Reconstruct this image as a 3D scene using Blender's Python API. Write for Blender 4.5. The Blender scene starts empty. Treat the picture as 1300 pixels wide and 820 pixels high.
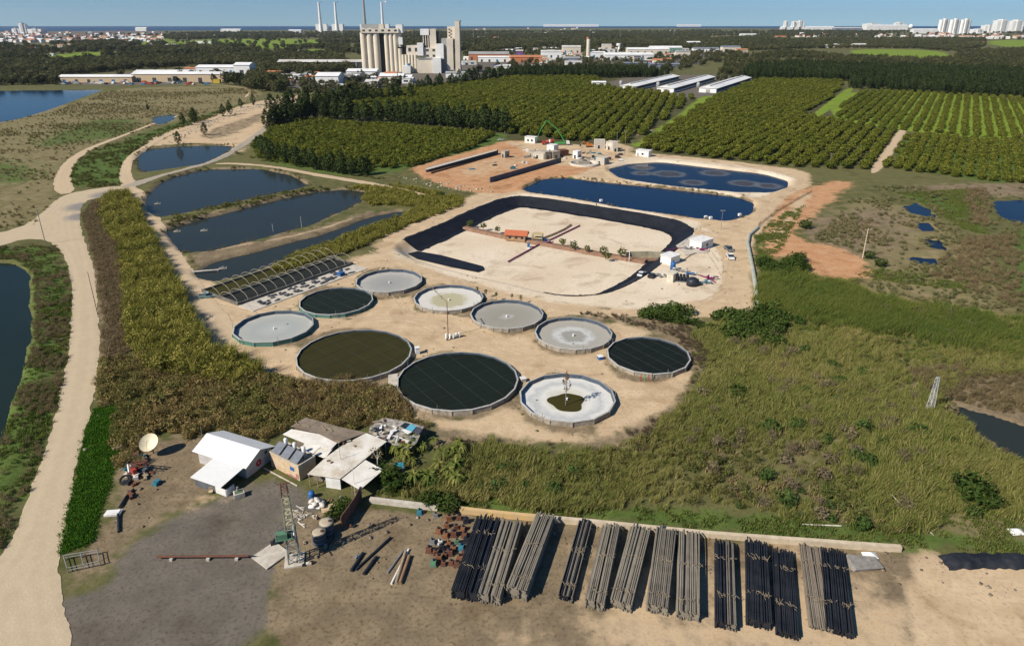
import bpy, math, random
import numpy as np
from mathutils import Vector, Matrix
R = math.radians
rnd = random.Random(7)
S = bpy.context.scene
COL = S.collection
# ------------------------------------------------------------ camera numbers
CH, F, PX, PY, TH = 80.0, 867.0, 650.0, 365.0, R(21.2)
cT, sT = math.cos(TH), math.sin(TH)

def G(px, py, z=0.0):
    """ground point (world x, y) seen at photograph pixel px, py on the level z"""
    u, v = (px-PX)/F, (PY-py)/F
    t = (CH-z)/(sT-v*cT)
    return (u*t, (cT+v*sT)*t)
def G3(px, py, z=0.0):
    x, y = G(px, py, z); return Vector((x, y, z))
def T(py, z=0.0):
    return (CH-z)/(sT-(PY-py)/F*cT)
def UP(px, py, Y):
    """x and z of the point on the upright plane y = Y seen at pixel px, py"""
    u, v = (px-PX)/F, (PY-py)/F
    t = Y/(cT+v*sT)
    return u*t, CH-(sT-v*cT)*t
def PJ(x, y, z=0.0):
    zc = y*cT-(z-CH)*sT
    return PX+F*x/zc, PY-F*(y*sT+(z-CH)*cT)/zc

cam = bpy.data.cameras.new('camera')
co = bpy.data.objects.new('camera', cam); COL.objects.link(co)
co.location = (0, 0, CH); co.rotation_euler = (math.pi/2-TH, 0, 0)
cam.sensor_width = 36; cam.lens = 36*F/1300; cam.shift_y = -45/1300
cam.clip_start = 1; cam.clip_end = 60000
S.camera = co
S.render.engine = 'CYCLES'
S.cycles.max_bounces = 5; S.cycles.diffuse_bounces = 2; S.cycles.glossy_bounces = 3
S.cycles.transparent_max_bounces = 8; S.cycles.volume_bounces = 0
S.view_settings.view_transform = 'Standard'; S.view_settings.look = 'None'
S.view_settings.gamma = 1; S.view_settings.exposure = 0.32
# ------------------------------------------------------------ light
SAZ = R(34); SEL = R(40)      # shadows fall at SAZ from +x
d = Vector((math.cos(SAZ)*math.cos(SEL), math.sin(SAZ)*math.cos(SEL), -math.sin(SEL)))
sun = bpy.data.lights.new('sun', 'SUN'); so = bpy.data.objects.new('sun', sun); COL.objects.link(so)
so.rotation_euler = d.to_track_quat('-Z', 'Y').to_euler()
sun.energy = 5.0; sun.angle = R(0.53); sun.color = (1, .93, .82)
W = bpy.data.worlds.new('World'); S.world = W; W.use_nodes = True
nt = W.node_tree; nt.nodes.clear()
sky = nt.nodes.new('ShaderNodeTexSky'); sky.sky_type = 'NISHITA'; sky.sun_disc = False
sky.sun_elevation = SEL; sky.sun_rotation = math.atan2(-d.x, -d.y)
sky.air_density = 1.0; sky.dust_density = 0.2; sky.ozone_density = 3.0; sky.altitude = 0
tc = nt.nodes.new('ShaderNodeTexCoord'); sp = nt.nodes.new('ShaderNodeSeparateXYZ')
mx = nt.nodes.new('ShaderNodeMath'); mx.operation = 'MAXIMUM'; mx.inputs[1].default_value = 0.0
cb = nt.nodes.new('ShaderNodeCombineXYZ'); bg = nt.nodes.new('ShaderNodeBackground'); ow = nt.nodes.new('ShaderNodeOutputWorld')
L = nt.links.new
L(tc.outputs['Generated'], sp.inputs[0]); L(sp.outputs[0], cb.inputs[0]); L(sp.outputs[1], cb.inputs[1])
L(sp.outputs[2], mx.inputs[0]); ad = nt.nodes.new('ShaderNodeMath'); ad.operation = 'ADD'; ad.inputs[1].default_value = .09; L(mx.outputs[0], ad.inputs[0]); L(ad.outputs[0], cb.inputs[2]); L(cb.outputs[0], sky.inputs[0])
hs_ = nt.nodes.new('ShaderNodeHueSaturation'); hs_.inputs['Saturation'].default_value = 1.25; L(sky.outputs[0], hs_.inputs['Color']); L(hs_.outputs[0], bg.inputs[0]); L(bg.outputs[0], ow.inputs[0]); bg.inputs[1].default_value = 0.074
# ------------------------------------------------------------ numpy helpers
def hsh(ix, iy, seed):
    n = (ix.astype(np.int64)*374761393+iy.astype(np.int64)*668265263+seed*1442695041) & 0xffffffff
    n = ((n ^ (n >> 13))*1274126177) & 0xffffffff
    n = n ^ (n >> 16)
    return (n & 0xffffff)/float(0xffffff)
def vn(x, y, s, seed=0):
    x = np.asarray(x, float)/s; y = np.asarray(y, float)/s
    ix, iy = np.floor(x), np.floor(y); fx, fy = x-ix, y-iy
    fx = fx*fx*(3-2*fx); fy = fy*fy*(3-2*fy)
    a, b = hsh(ix, iy, seed), hsh(ix+1, iy, seed); c, e = hsh(ix, iy+1, seed), hsh(ix+1, iy+1, seed)
    return (a*(1-fx)+b*fx)*(1-fy)+(c*(1-fx)+e*fx)*fy
def fbm(x, y, s, seed=0):
    return vn(x, y, s, seed)*.5+vn(x, y, s*.45, seed+1)*.3+vn(x, y, s*.2, seed+2)*.2
def sdf(x, y, P):
    """signed distance to polygon P (positive inside)"""
    P = np.asarray(P, float); d2 = np.full(x.shape, 1e18); ins = np.zeros(x.shape, bool)
    for i in range(len(P)):
        ax, ay = P[i]; bx, by = P[(i+1) % len(P)]
        ex, ey = bx-ax, by-ay; wx, wy = x-ax, y-ay
        t = np.clip((wx*ex+wy*ey)/(ex*ex+ey*ey+1e-12), 0, 1)
        d2 = np.minimum(d2, (wx-ex*t)**2+(wy-ey*t)**2)
        c = ((ay > y) != (by > y))
        if ay != by: ins ^= c & (x < ex*(y-ay)/(by-ay)+ax)
    return np.sqrt(d2)*np.where(ins, 1, -1)
def wp(poly, z=0): return [G(a, b, z) for a, b in poly]
def ribbon(pts, w):
    """px centre line -> world polygon of width w metres (w number or list)"""
    P = [Vector(G(a, b)) for a, b in pts]; n = len(P); Lf, Rt = [], []
    for i in range(n):
        dd = (P[min(i+1, n-1)]-P[max(i-1, 0)]).normalized(); nn = Vector((-dd.y, dd.x))
        ww = (w[i] if isinstance(w, (list, tuple)) else w)/2
        Lf.append(tuple(P[i]+nn*ww)); Rt.append(tuple(P[i]-nn*ww))
    return Lf+Rt[::-1]
def smooth(P, k=2):
    for _ in range(k):
        Q = []
        for i in range(len(P)):
            a, b = P[i], P[(i+1) % len(P)]
            Q += [(a[0]*.75+b[0]*.25, a[1]*.75+b[1]*.25), (a[0]*.25+b[0]*.75, a[1]*.25+b[1]*.75)]
        P = Q
    return P
# ------------------------------------------------------------ materials
def newmat(n):
    m = bpy.data.materials.new(n); m.use_nodes = True; t = m.node_tree; t.nodes.clear()
    return m, t, t.nodes.new('ShaderNodeOutputMaterial')
def nz(t, vec, scale, detail=3, rough=.6, dist=0):
    n = t.nodes.new('ShaderNodeTexNoise'); n.inputs['Scale'].default_value = scale
    n.inputs['Detail'].default_value = detail; n.inputs['Roughness'].default_value = rough; n.inputs['Distortion'].default_value = dist
    t.links.new(vec, n.inputs['Vector']); return n.outputs['Fac']
def mth(t, op, a, b=None, c=None, clamp=False):
    n = t.nodes.new('ShaderNodeMath'); n.operation = op; n.use_clamp = clamp
    for i, v in enumerate((a, b, c)):
        if v is None: continue
        if isinstance(v, (int, float)): n.inputs[i].default_value = v
        else: t.links.new(v, n.inputs[i])
    return n.outputs[0]
def mixc(t, f, a, b):
    n = t.nodes.new('ShaderNodeMix'); n.data_type = 'RGBA'
    for s, v in ((n.inputs[0], f), (n.inputs[6], a), (n.inputs[7], b)):
        if isinstance(v, (int, float)): s.default_value = v
        elif isinstance(v, tuple): s.default_value = (*v, 1)
        else: t.links.new(v, s)
    return n.outputs[2]
def opos(t):
    g = t.nodes.new('ShaderNodeNewGeometry'); return g.outputs['Position']
def bump(t, h, dist=.1, st=.6):
    n = t.nodes.new('ShaderNodeBump'); n.inputs['Distance'].default_value = dist; n.inputs['Strength'].default_value = st
    t.links.new(h, n.inputs['Height']); return n.outputs['Normal']
def bsdf(t, out, col, rough=.9, metal=0, normal=None, spec=.3):
    b = t.nodes.new('ShaderNodeBsdfPrincipled'); b.inputs['Roughness'].default_value = rough
    b.inputs['Metallic'].default_value = metal; b.inputs['Specular IOR Level'].default_value = spec
    if isinstance(col, tuple): b.inputs['Base Color'].default_value = (*col, 1)
    else: t.links.new(col, b.inputs['Base Color'])
    if normal is not None: t.links.new(normal, b.inputs['Normal'])
    t.links.new(b.outputs[0], out.inputs['Surface']); return b
_M = {}
def mat(n, col, col2=None, sc=1.0, rough=.85, metal=0, bmp=0, stripe=None, spec=.3, thr=None):
    """plain weathered material: two colours broken up by noise; stripe=(spacing) adds seams along local x"""
    if n in _M: return _M[n]
    m, t, out = newmat(n); tcn = t.nodes.new('ShaderNodeTexCoord').outputs['Object']
    f = nz(t, tcn, sc, 5, .65)
    lo, hi = (.38, .62) if thr is None else thr
    mr = t.nodes.new('ShaderNodeMapRange'); mr.inputs[1].default_value = lo; mr.inputs[2].default_value = hi
    t.links.new(f, mr.inputs[0]); c2 = col2 or tuple(v*.75 for v in col)
    c = mixc(t, mr.outputs[0], col, c2)
    f2 = nz(t, tcn, sc*9, 2, .5); c = mixc(t, mth(t, 'MULTIPLY', f2, .25), c, tuple(v*.55 for v in col))
    nrm = None
    if stripe:
        w = t.nodes.new('ShaderNodeTexWave'); w.bands_direction = 'X'; w.inputs['Scale'].default_value = stripe
        t.links.new(tcn, w.inputs['Vector']); nrm = bump(t, w.outputs['Fac'], .05, .5)
        c = mixc(t, mth(t, 'MULTIPLY', w.outputs['Fac'], .18), c, tuple(v*.6 for v in col))
    elif bmp: nrm = bump(t, f2, bmp, .7)
    bsdf(t, out, c, rough, metal, nrm, spec); _M[n] = m; return m
# ------------------------------------------------------------ objects
def tag(o, label=None, cat=None, group=None, kind=None):
    if label: o['label'] = label
    if cat: o['category'] = cat
    if group: o['group'] = group
    if kind: o['kind'] = kind
    return o
def thing(name, label, cat, loc=(0, 0, 0), rz=0, group=None):
    o = bpy.data.objects.new(name, None); COL.objects.link(o); o.location = loc; o.rotation_euler = (0, 0, rz)
    o.empty_display_size = .1
    return tag(o, label, cat, group)
def link(name, me, parent=None, loc=None, rz=0):
    o = bpy.data.objects.new(name, me); COL.objects.link(o); o.parent = parent
    if loc is not None: o.location = loc
    if rz: o.rotation_euler = (0, 0, rz)
    return o
def dup(o, parent=None, loc=None, rz=None, sc=None, label=None, group=None):
    c = o.copy(); COL.objects.link(c); c.parent = parent
    for ch in o.children: dup(ch, c)
    if loc is not None: c.location = loc
    if rz is not None: c.rotation_euler = (0, 0, rz)
    if sc is not None: c.scale = sc if isinstance(sc, tuple) else (sc, sc, sc)
    if label: c['label'] = label
    if group: c['group'] = group
    return c
class MB:
    def __init__(s): s.v, s.f, s.m, s.sm = [], [], [], []
    def add(s, vs, fs, mi=0, sm=False):
        b = len(s.v); s.v += [tuple(v) for v in vs]
        for f in fs: s.f.append(tuple(b+i for i in f)); s.m.append(mi); s.sm.append(sm)
        return s
    def box(s, c, d, rz=0, mi=0, rx=0, ry=0):
        M = Matrix.Rotation(rz, 3, 'Z') @ Matrix.Rotation(ry, 3, 'Y') @ Matrix.Rotation(rx, 3, 'X'); c = Vector(c)
        vs = [c+M @ Vector((x*d[0]/2, y*d[1]/2, z*d[2]/2)) for z in (-1, 1) for y in (-1, 1) for x in (-1, 1)]
        return s.add(vs, [(0, 2, 3, 1), (4, 5, 7, 6), (0, 1, 5, 4), (1, 3, 7, 5), (3, 2, 6, 7), (2, 0, 4, 6)], mi)
    def bx(s, x0, x1, y0, y1, z0, z1, mi=0):
        return s.box(((x0+x1)/2, (y0+y1)/2, (z0+z1)/2), (x1-x0, y1-y0, z1-z0), mi=mi)
    def prism(s, P, z0, z1, mi=0, cap=True):
        n = len(P); a = sum(P[i][0]*P[(i+1) % n][1]-P[(i+1) % n][0]*P[i][1] for i in range(n))
        if a < 0: P = P[::-1]
        zz0 = z0 if isinstance(z0, (list, tuple)) else [z0]*n; zz1 = z1 if isinstance(z1, (list, tuple)) else [z1]*n
        if a < 0 and isinstance(z1, (list, tuple)): zz1 = zz1[::-1]
        if a < 0 and isinstance(z0, (list, tuple)): zz0 = zz0[::-1]
        vs = [(p[0], p[1], z) for p, z in zip(P, zz0)]+[(p[0], p[1], z) for p, z in zip(P, zz1)]
        fs = [(i, (i+1) % n, n+(i+1) % n, n+i) for i in range(n)]
        if cap: fs += [tuple(range(n, 2*n)), tuple(range(n-1, -1, -1))]
        return s.add(vs, fs, mi)
    def tube(s, a, b, r, r2=None, n=8, mi=0, cap=True, sm=True):
        a, b = Vector(a), Vector(b); r2 = r if r2 is None else r2
        q = (b-a).to_track_quat('Z', 'Y'); vs = []
        for p, rr in ((a, r), (b, r2)):
            for i in range(n):
                w = 2*math.pi*i/n; vs.append(p+q @ Vector((rr*math.cos(w), rr*math.sin(w), 0)))
        s.add(vs, [(i, (i+1) % n, n+(i+1) % n, n+i) for i in range(n)], mi, sm)
        if cap: s.add(vs[:n], [tuple(range(n-1, -1, -1))], mi); s.add(vs[n:], [tuple(range(n))], mi)
        return s
    def path(s, pts, r, n=6, mi=0):
        for a, b in zip(pts[:-1], pts[1:]): s.tube(a, b, r, None, n, mi, cap=True)
        return s
    def lathe(s, prof, c=(0, 0, 0), n=24, mi=0, sm=True):
        vs = []
        for r, z in prof:
            for i in range(n):
                w = 2*math.pi*i/n; vs.append((c[0]+r*math.cos(w), c[1]+r*math.sin(w), c[2]+z))
        fs = [(k*n+i, k*n+(i+1) % n, (k+1)*n+(i+1) % n, (k+1)*n+i) for k in range(len(prof)-1) for i in range(n)]
        return s.add(vs, fs, mi, sm)
    def build(s, name, mats, parent=None, loc=None, rz=0):
        me = bpy.data.meshes.new(name); me.from_pydata(s.v, [], s.f)
        for m in (mats if isinstance(mats, (list, tuple)) else [mats]): me.materials.append(m)
        me.polygons.foreach_set('material_index', s.m); me.polygons.foreach_set('use_smooth', s.sm); me.update()
        return link(name, me, parent, loc, rz)
def npmesh(name, v, f, m, parent=None, smooth_=False):
    """fast mesh from arrays: v (N,3), f (M,k)"""
    v = np.asarray(v, np.float32); f = np.asarray(f, np.int32); me = bpy.data.meshes.new(name); k = f.shape[1]
    me.vertices.add(len(v)); me.vertices.foreach_set('co', v.ravel())
    me.loops.add(f.size); me.loops.foreach_set('vertex_index', f.ravel())
    me.polygons.add(len(f)); me.polygons.foreach_set('loop_start', np.arange(0, f.size, k, dtype=np.int32))
    if smooth_: me.polygons.foreach_set('use_smooth', np.ones(len(f), bool))
    me.update(calc_edges=True); me.validate()
    if m: me.materials.append(m)
    return link(name, me, parent)
# ------------------------------------------------------------ where the water lies (outlines on the ground)
PONDS = {  # name: (outline in photograph pixels, depth, bank width, water level)
 'upper': ([(176,196),(190,188),(235,184),(296,184),(290,192),(255,209),(215,214),(182,219),(174,210)], 1.3, 2.5, -.6),
 'second': ([(184,249),(212,226),(258,214),(330,213),(372,222),(394,236),(340,247),(285,259),(235,270),(200,276),(186,266)], 1.3, 2.0, -.6),
 'third': ([(210,290),(250,279),(330,258),(395,243),(440,239),(466,243),(458,256),(428,270),(395,285),(330,303),(260,319),(232,320),(219,308)], 1.3, 2.0, -.6),
 'marsh': ([(458,278),(480,272),(505,267),(522,268),(500,277),(440,301),(400,316),(320,345),(275,357),(250,352),(247,345),(270,332),(340,314),(400,299),(432,289)], 1.3, 2.0, -.57),
 'blue': ([(663,239),(690,226),(722,225),(762,230),(850,239),(936,249),(958,257),(955,270),(926,280),(880,276),(790,263),(720,250),(673,244)], 1.5, 2.0, -.6),
 'liner': ([(771,213),(800,206),(840,204),(900,211),(970,219),(1001,228),(1000,236),(975,244),(930,243),(860,237),(790,226)], 2.2, 6.0, -1.0),
 'left': ([(-90,330),(18,332),(36,342),(40,400),(33,450),(15,510),(-6,570),(-60,720),(-300,720)], 1.5, 2.0, -.7),
 'lagoon': ([(-250,117),(60,114),(134,113),(100,125),(60,140),(20,152),(-60,166),(-400,170)], 2, 4, -.7),
 'puddle': ([(195,148),(222,145),(222,151),(208,158),(193,156)], .9, 2, -.4),
 'marsha': ([(1147,262),(1163,256),(1185,268),(1189,277),(1156,269)], .9, 1.5, -.3),
 'marshb': ([(1166,283),(1180,281),(1186,292),(1171,292)], .9, 1.5, -.3),
 'marshc': ([(1172,303),(1194,305),(1201,316),(1180,313)], .9, 1.5, -.3),
 'marshd': ([(1156,326),(1190,328),(1194,336),(1160,334)], .9, 1.5, -.4),
 'marshe': ([(1264,255),(1300,254),(1380,256),(1380,287),(1302,284),(1277,277),(1267,268)], .9, 1.5, -.3),
 'swamp': ([(1212,514),(1245,524),(1300,538),(1400,560),(1400,640),(1300,592),(1268,563),(1232,540)], .9, 2.0, -.35),
}
def soft(P):
    Q = []
    for i in range(len(P)):
        a, b = P[i], P[(i+1) % len(P)]; Q += [(a[0]*.88+b[0]*.12, a[1]*.88+b[1]*.12), (a[0]*.12+b[0]*.88, a[1]*.12+b[1]*.88)]
    return Q
RES = smooth(wp([(505,308),(560,286),(605,265),(642,251),(670,249),(780,266),(845,277),(868,284),(880,294),(872,306),(850,324),(830,343),(800,361),(770,373),(735,376),(700,374),(655,362),(600,350),(540,335),(507,322),(499,314)]), 2)
RES_D, RES_W = 3.5, 5.6
# ------------------------------------------------------------ colour zones: channel, outline px, feather m
Z = []
def zone(ch, poly, fe=3.0, px=True, wt=1.0): Z.append((ch, wp(poly) if px else poly, fe, wt))
SAND, GREEN, DRY, CLAY, GRAV, SOIL, STRAW, FIELD, PALE = range(9)
zone(SAND, [(205,300),(225,345),(258,395),(300,462),(365,487),(430,500),(500,505),(540,545),(640,556),(720,568),(800,548),(868,520),(885,480),(872,440),(800,408),(700,388),(640,366),(560,340),(520,316),(450,326),(290,362),(262,372),(240,335)], 5)
zone(SAND, [(468,306),(540,276),(620,238),(690,214),(770,198),(800,192),(1000,212),(1037,224),(1012,262),(962,300),(952,345),(962,400),(900,404),(800,405),(700,398),(600,372),(500,340)], 4)
zone(CLAY, [(510,212),(560,196),(640,176),(740,184),(800,186),(762,214),(690,236),(640,250),(560,238)], 5)
zone(SAND, [(560,212),(640,196),(700,200),(640,222),(580,232)], 10, True, .5)
zone(SAND, [(640,178),(800,183),(800,200),(700,214),(660,190)], 9)
zone(SAND, [(192,172),(240,155),(290,138),(345,125),(392,120),(372,140),(318,180),(296,200),(288,184),(235,182),(185,188)], 10)
zone(DRY, [(240,170),(300,150),(352,134),(350,150),(300,176),(250,180)], 10, True, .75)
zone(DRY, [(195,282),(250,276),(330,256),(395,240),(400,246),(330,264),(240,286),(215,292)], 5)
zone(DRY, [(238,322),(330,305),(420,285),(470,268),(480,274),(400,298),(330,318),(262,336),(246,348)], 5)
zone(CLAY, [(985,252),(1030,238),(1055,230),(1085,232),(1058,252),(1003,288),(1010,305),(1070,314),(1118,350),(1090,356),(1040,350),(1000,325),(965,335),(955,320),(968,290)], 7)
zone(SAND, [(985,262),(1040,240),(1020,266),(985,310),(965,318)], 9)
zone(GRAV, [(135,735),(152,700),(212,660),(262,636),(310,616),(352,606),(392,630),(420,660),(398,690),(362,728),(330,800),(100,1000),(60,760)], 4)
zone(SAND, [(170,620),(220,600),(250,622),(280,634),(240,640),(200,652),(165,670)], 7)
zone(CLAY, [(290,620),(345,600),(400,620),(350,612),(300,626)], 3, True, .4)
zone(DRY, [(140,560),(250,552),(310,560),(300,610),(250,640),(200,660),(150,700),(130,740),(60,760),(110,700),(150,640)], 5)
zone(DRY, [(385,650),(470,642),(700,664),(900,684),(1160,702),(1500,730),(1500,1000),(380,1000),(330,700)], 2)
zone(SAND, [(680,660),(1160,702),(1300,725),(1500,740),(1500,1000),(690,1000)], 14, True, .60)
zone(SAND, [(1140,700),(1300,712),(1500,730),(1500,900),(1160,900)], 4)
zone(GREEN, [(118,520),(150,512),(152,560),(140,610),(115,690),(70,705),(85,640),(104,560)], 2)
zone(GREEN, [(-40,314),(70,312),(90,360),(86,430),(72,500),(40,600),(0,700),(-40,760),(-60,600),(20,500),(42,420),(42,345),(20,330)], 6)
zone(GREEN, [(958,300),(1000,268),(1018,262),(985,330),(962,345)], 3)
zone(GREEN, [(1140,245),(1240,240),(1260,300),(1220,290),(1180,262)], 6)
zone(GREEN, [(1270,290),(1400,300),(1400,400),(1290,400)], 12)
zone(GREEN, [(1080,338),(1260,345),(1250,372),(1080,352)], 7)
zone(GREEN, [(470,625),(640,648),(900,674),(1140,694),(1320,705),(1320,685),(1000,655),(700,636),(560,610)], 3)
zone(GREEN, [(880,430),(960,430),(975,520),(900,560),(860,540),(890,490)], 10)
zone(GREEN, [(85,230),(90,205),(160,178),(210,160),(250,150),(300,132),(320,128),(240,158),(180,180),(160,205),(165,232),(100,238)], 4)
zone(STRAW, [(-300,150),(60,142),(140,114),(200,110),(320,110),(340,125),(205,158),(110,190),(80,210),(75,250),(50,290),(-300,310)], 12)
zone(STRAW, [(1020,270),(1130,250),(1240,300),(1270,360),(1290,420),(1100,400),(1060,370),(1090,340),(1050,300)], 15)
zone(STRAW, [(930,450),(1100,480),(1180,560),(1300,620),(1300,700),(1100,660),(1060,560),(950,560)], 20)
zone(DRY, [(880,420),(905,470),(870,530),(800,560),(720,575),(640,566),(540,555),(520,530),(640,560),(730,568),(820,535),(880,480),(860,430),(740,400),(760,392),(840,405)], 6)
zone(DRY, [(1040,270),(1150,265),(1140,320),(1060,330),(1010,300)], 16)
zone(DRY, [(120,252),(150,250),(175,330),(190,400),(150,460),(128,460),(125,360),(108,300)], 3)
zone(GREEN, [(1000,420),(1100,430),(1130,470),(1060,480),(1000,450)], 8)
zone(DRY, [(1170,480),(1300,470),(1400,480),(1400,640),(1300,600),(1220,545)], 6)
zone(DRY, [(1130,235),(1300,232),(1400,236),(1400,248),(1200,250)], 8)
zone(GREEN, [(320,178),(640,160),(660,176),(520,216),(440,226),(330,206)], 8)
zone(FIELD, [(1035,147),(1080,112),(1320,126),(1320,182),(1150,168)], 5)
zone(GREEN, [(1128,212),(1152,168),(1320,182),(1320,240)], 8)
zone(SOIL, [(395,120),(640,100),(760,96),(905,118),(800,188),(640,180),(640,168),(350,152)], 8)
zone(SOIL, [(800,188),(910,120),(960,102),(1085,104),(1035,147),(1150,168),(1110,216),(860,198)], 8)
zone(FIELD, [(905,108),(870,140),(800,186),(815,186),(880,142),(912,125)], 6)
zone(FIELD, [(162,48),(216,48),(216,56),(165,57)], 40)
zone(FIELD, [(216,51),(404,49),(404,60),(330,63),(216,62)], 40)
zone(FIELD, [(53,70),(84,69),(100,66),(142,66),(142,73),(84,79),(50,79)], 20)
zone(FIELD, [(388,63),(411,63),(411,71),(385,71)], 20)
zone(FIELD, [(1080,63),(1155,63),(1200,66),(1208,74),(1160,76),(1080,70)], 15)
zone(FIELD, [(1256,51),(1340,51),(1340,61),(1256,59)], 30)
zone(STRAW, [(1040,55),(1150,55),(1160,62),(1040,62)], 30)
zone(STRAW, [(868,46),(920,44),(920,48),(868,49)], 60)
zone(GRAV, [(75,98),(320,82),(330,100),(240,108),(75,109)], 8)
zone(GRAV, [(330,100),(460,92),(600,80),(900,62),(925,70),(850,92),(760,88),(640,92),(600,104),(480,112),(350,115)], 12)
zone(GRAV, [(755,110),(800,97),(950,94),(960,112),(880,126),(850,124)], 8)
zone(GRAV, [(0,41),(210,39),(200,47),(40,56),(-60,56),(-60,41)], 60)
zone(FIELD, ribbon([(1081,112),(1060,128),(1034,149)], 9), 2, False)
zone(SAND, ribbon([(240,322),(330,309),(400,294),(455,276)], 3), 2, False, .7)
zone(SAND, ribbon([(200,283),(260,272),(330,258),(395,241)], 2), 1.5, False, .6)
zone(PALE, [(490,318),(560,280),(640,247),(670,244),(790,262),(880,278),(900,292),(935,330),(925,385),(860,396),(770,392),(700,386),(600,362),(520,334)], 5, True, .95)
zone(PALE, [(765,210),(800,198),(900,204),(1010,222),(1012,240),(960,256),(860,240),(790,232)], 4, True, .8)
for k_, w_, wt_ in (('blue', 4.0, .9), ('second', 4, .9), ('third', 4, .9), ('marsh', 4, .9), ('upper', 3.5, .8), ('liner', 2, .6)):
    q_ = PONDS[k_][0]; zone(DRY, ribbon(q_+q_[:1], w_), 1.2, False, wt_)
zone(GREEN, [(700,226),(730,224),(735,228),(700,230)], 2, True, .8)
zone(GREEN, [(110,150),(195,150),(175,172),(60,190),(20,185)], 14, True, .62)
zone(GREEN, [(-60,196),(70,204),(60,236),(-60,236)], 14, True, .6)
zone(CLAY, [(1000,246),(1030,236),(1060,228),(1086,232),(1058,252),(1012,290),(1016,304),(1070,314),(1118,350),(1090,356),(1040,350),(1000,325),(972,332),(968,300)], 6)
zone(SAND, [(1008,250),(1038,240),(1022,266),(990,306),(972,312)], 6, True, .8)
def oval(a, b, ra, rb, n=14): return [(a+ra*math.cos(6.283*k/n), b+rb*math.sin(6.283*k/n)) for k in range(n)]
for a, b, ra, rb in ((427,386,58,28),(494,360,54,25),(570,384,56,30),(348,418,62,30),(644,402,58,30),(728,428,64,32),(823,458,70,36),(450,458,90,48),(581,490,92,52),(721,512,76,46)): zone(DRY, oval(a, b, ra, rb), 3.5, True, .80)
for c, w in (([(245,350),(300,390),(300,440),(360,465)], 5), ([(270,400),(330,392),(420,412),(500,405),(580,432),(650,452),(740,470),(800,500),(780,545)], 6), ([(500,405),(560,400),(600,412),(680,452)], 5), ([(470,330),(560,352),(660,384),(760,400),(900,392)], 6), ([(800,500),(840,500),(880,470)], 4), ([(505,312),(560,280),(640,244),(700,246),(800,262),(880,280),(940,270),(1005,235)], 5), ([(880,290),(930,320),(930,380),(860,390)], 7)): zone(SAND, ribbon(c, w), 1.6, False)
for a, b, ra, rb, w in ((560,330,30,8,.0),(800,385,26,6,.55),(760,392,30,6,.6),(930,335,10,18,.5),(893,356,10,3,.6),(700,398,30,5,.5),(640,425,20,4,.45),(470,380,30,5,.5),(410,405,24,5,.5),(690,460,30,5,.4)):
    if w: zone(GREEN if b in (356,335) else DRY, oval(a, b, ra, rb), 3, True, w)
for i, (c, w) in enumerate((((( 1147,164),(1130,190),(1110,218)), 6),)): zone(SAND, ribbon(c, w), 1.5, False)
zone(SAND, ribbon([(800,187),(770,180),(830,165)], 5), 3, False)
# ------------------------------------------------------------ ground grid
def axis():
    xs = list(np.arange(-210, 210.1, 1.0)); x = 210
    st = 1.0
    while x < 16500:
        st = min(max(2.0, 2.0 if x < 620 else st*1.045), 600); x += st; xs.append(x); xs.insert(0, -x)
    return np.array(xs)
X_ = axis()
ys = [-60., -20., 20., 40., 50.]; y = 55.
while y < 16200: ys.append(y); y += 1.0 if y < 170 else min(max(1.0, y*.0062), 160)
Y_ = np.array(ys)
GX, GY = np.meshgrid(X_, Y_)
def relief(x, y, tiny=True):
    w = fbm(x, y, 7, 3)-.5; z = (fbm(x, y, 22, 5)-.5)*.35*np.clip((y-50)/60, 0, 1)+(fbm(x, y, 3.5, 9)-.5)*.18
    near = np.exp(-((y-100)/400)**2); z = z*near
    for k, (poly, dep, bw, wl) in PONDS.items():
        P = np.array(soft(wp(poly))); pad = 12
        b = (x > P[:, 0].min()-pad) & (x < P[:, 0].max()+pad) & (y > P[:, 1].min()-pad) & (y < P[:, 1].max()+pad)
        if not b.any(): continue
        amp = .8 if k in ('blue', 'liner') else (2.0 if y.size and dep > .95 else 4.5)
        s = sdf(x[b], y[b], P)+w[b]*amp
        t = np.clip((s+bw*.5)/bw, 0, 1); t = t*t*(3-2*t)
        lev = np.exp(-((s+3.5)/2.5)**2)*.35*(dep > .95)
        z[b] = (z[b]+lev)*(1-t)-dep*t
    P = np.array(RES); b = (x > P[:, 0].min()-12) & (x < P[:, 0].max()+12) & (y > P[:, 1].min()-12) & (y < P[:, 1].max()+12)
    if b.any():
        s = sdf(x[b], y[b], P); t = np.clip(s/RES_W, 0, 1)
        z[b] = np.where(s > -4, z[b]*np.clip(-s/4, 0, 1)-(RES_D+.05)*t-.03*(s > 0)+(.05*(fbm(x[b], y[b], 9, 4)-.5))*(s > RES_W+1), z[b])
    return z
GZ = relief(GX.ravel(), GY.ravel()).reshape(GX.shape)
def zat(x, y):
    x = np.atleast_1d(np.asarray(x, float)); y = np.atleast_1d(np.asarray(y, float))
    i = np.clip(np.searchsorted(X_, x)-1, 0, len(X_)-2); j = np.clip(np.searchsorted(Y_, y)-1, 0, len(Y_)-2)
    fx = (x-X_[i])/(X_[i+1]-X_[i]); fy = (y-Y_[j])/(Y_[j+1]-Y_[j])
    return (GZ[j, i]*(1-fx)+GZ[j, i+1]*fx)*(1-fy)+(GZ[j+1, i]*(1-fx)+GZ[j+1, i+1]*fx)*fy
def z1(x, y): return float(zat(x, y)[0])
def P3(px, py, dz=0):
    """point on the ground itself under pixel px, py"""
    x, y = G(px, py); z = z1(x, y); x, y = G(px, py, z); return Vector((x, y, z+dz))
fx_, fy_ = GX.ravel(), GY.ravel()
CHN = np.zeros((9, fx_.size), np.float32)
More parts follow.
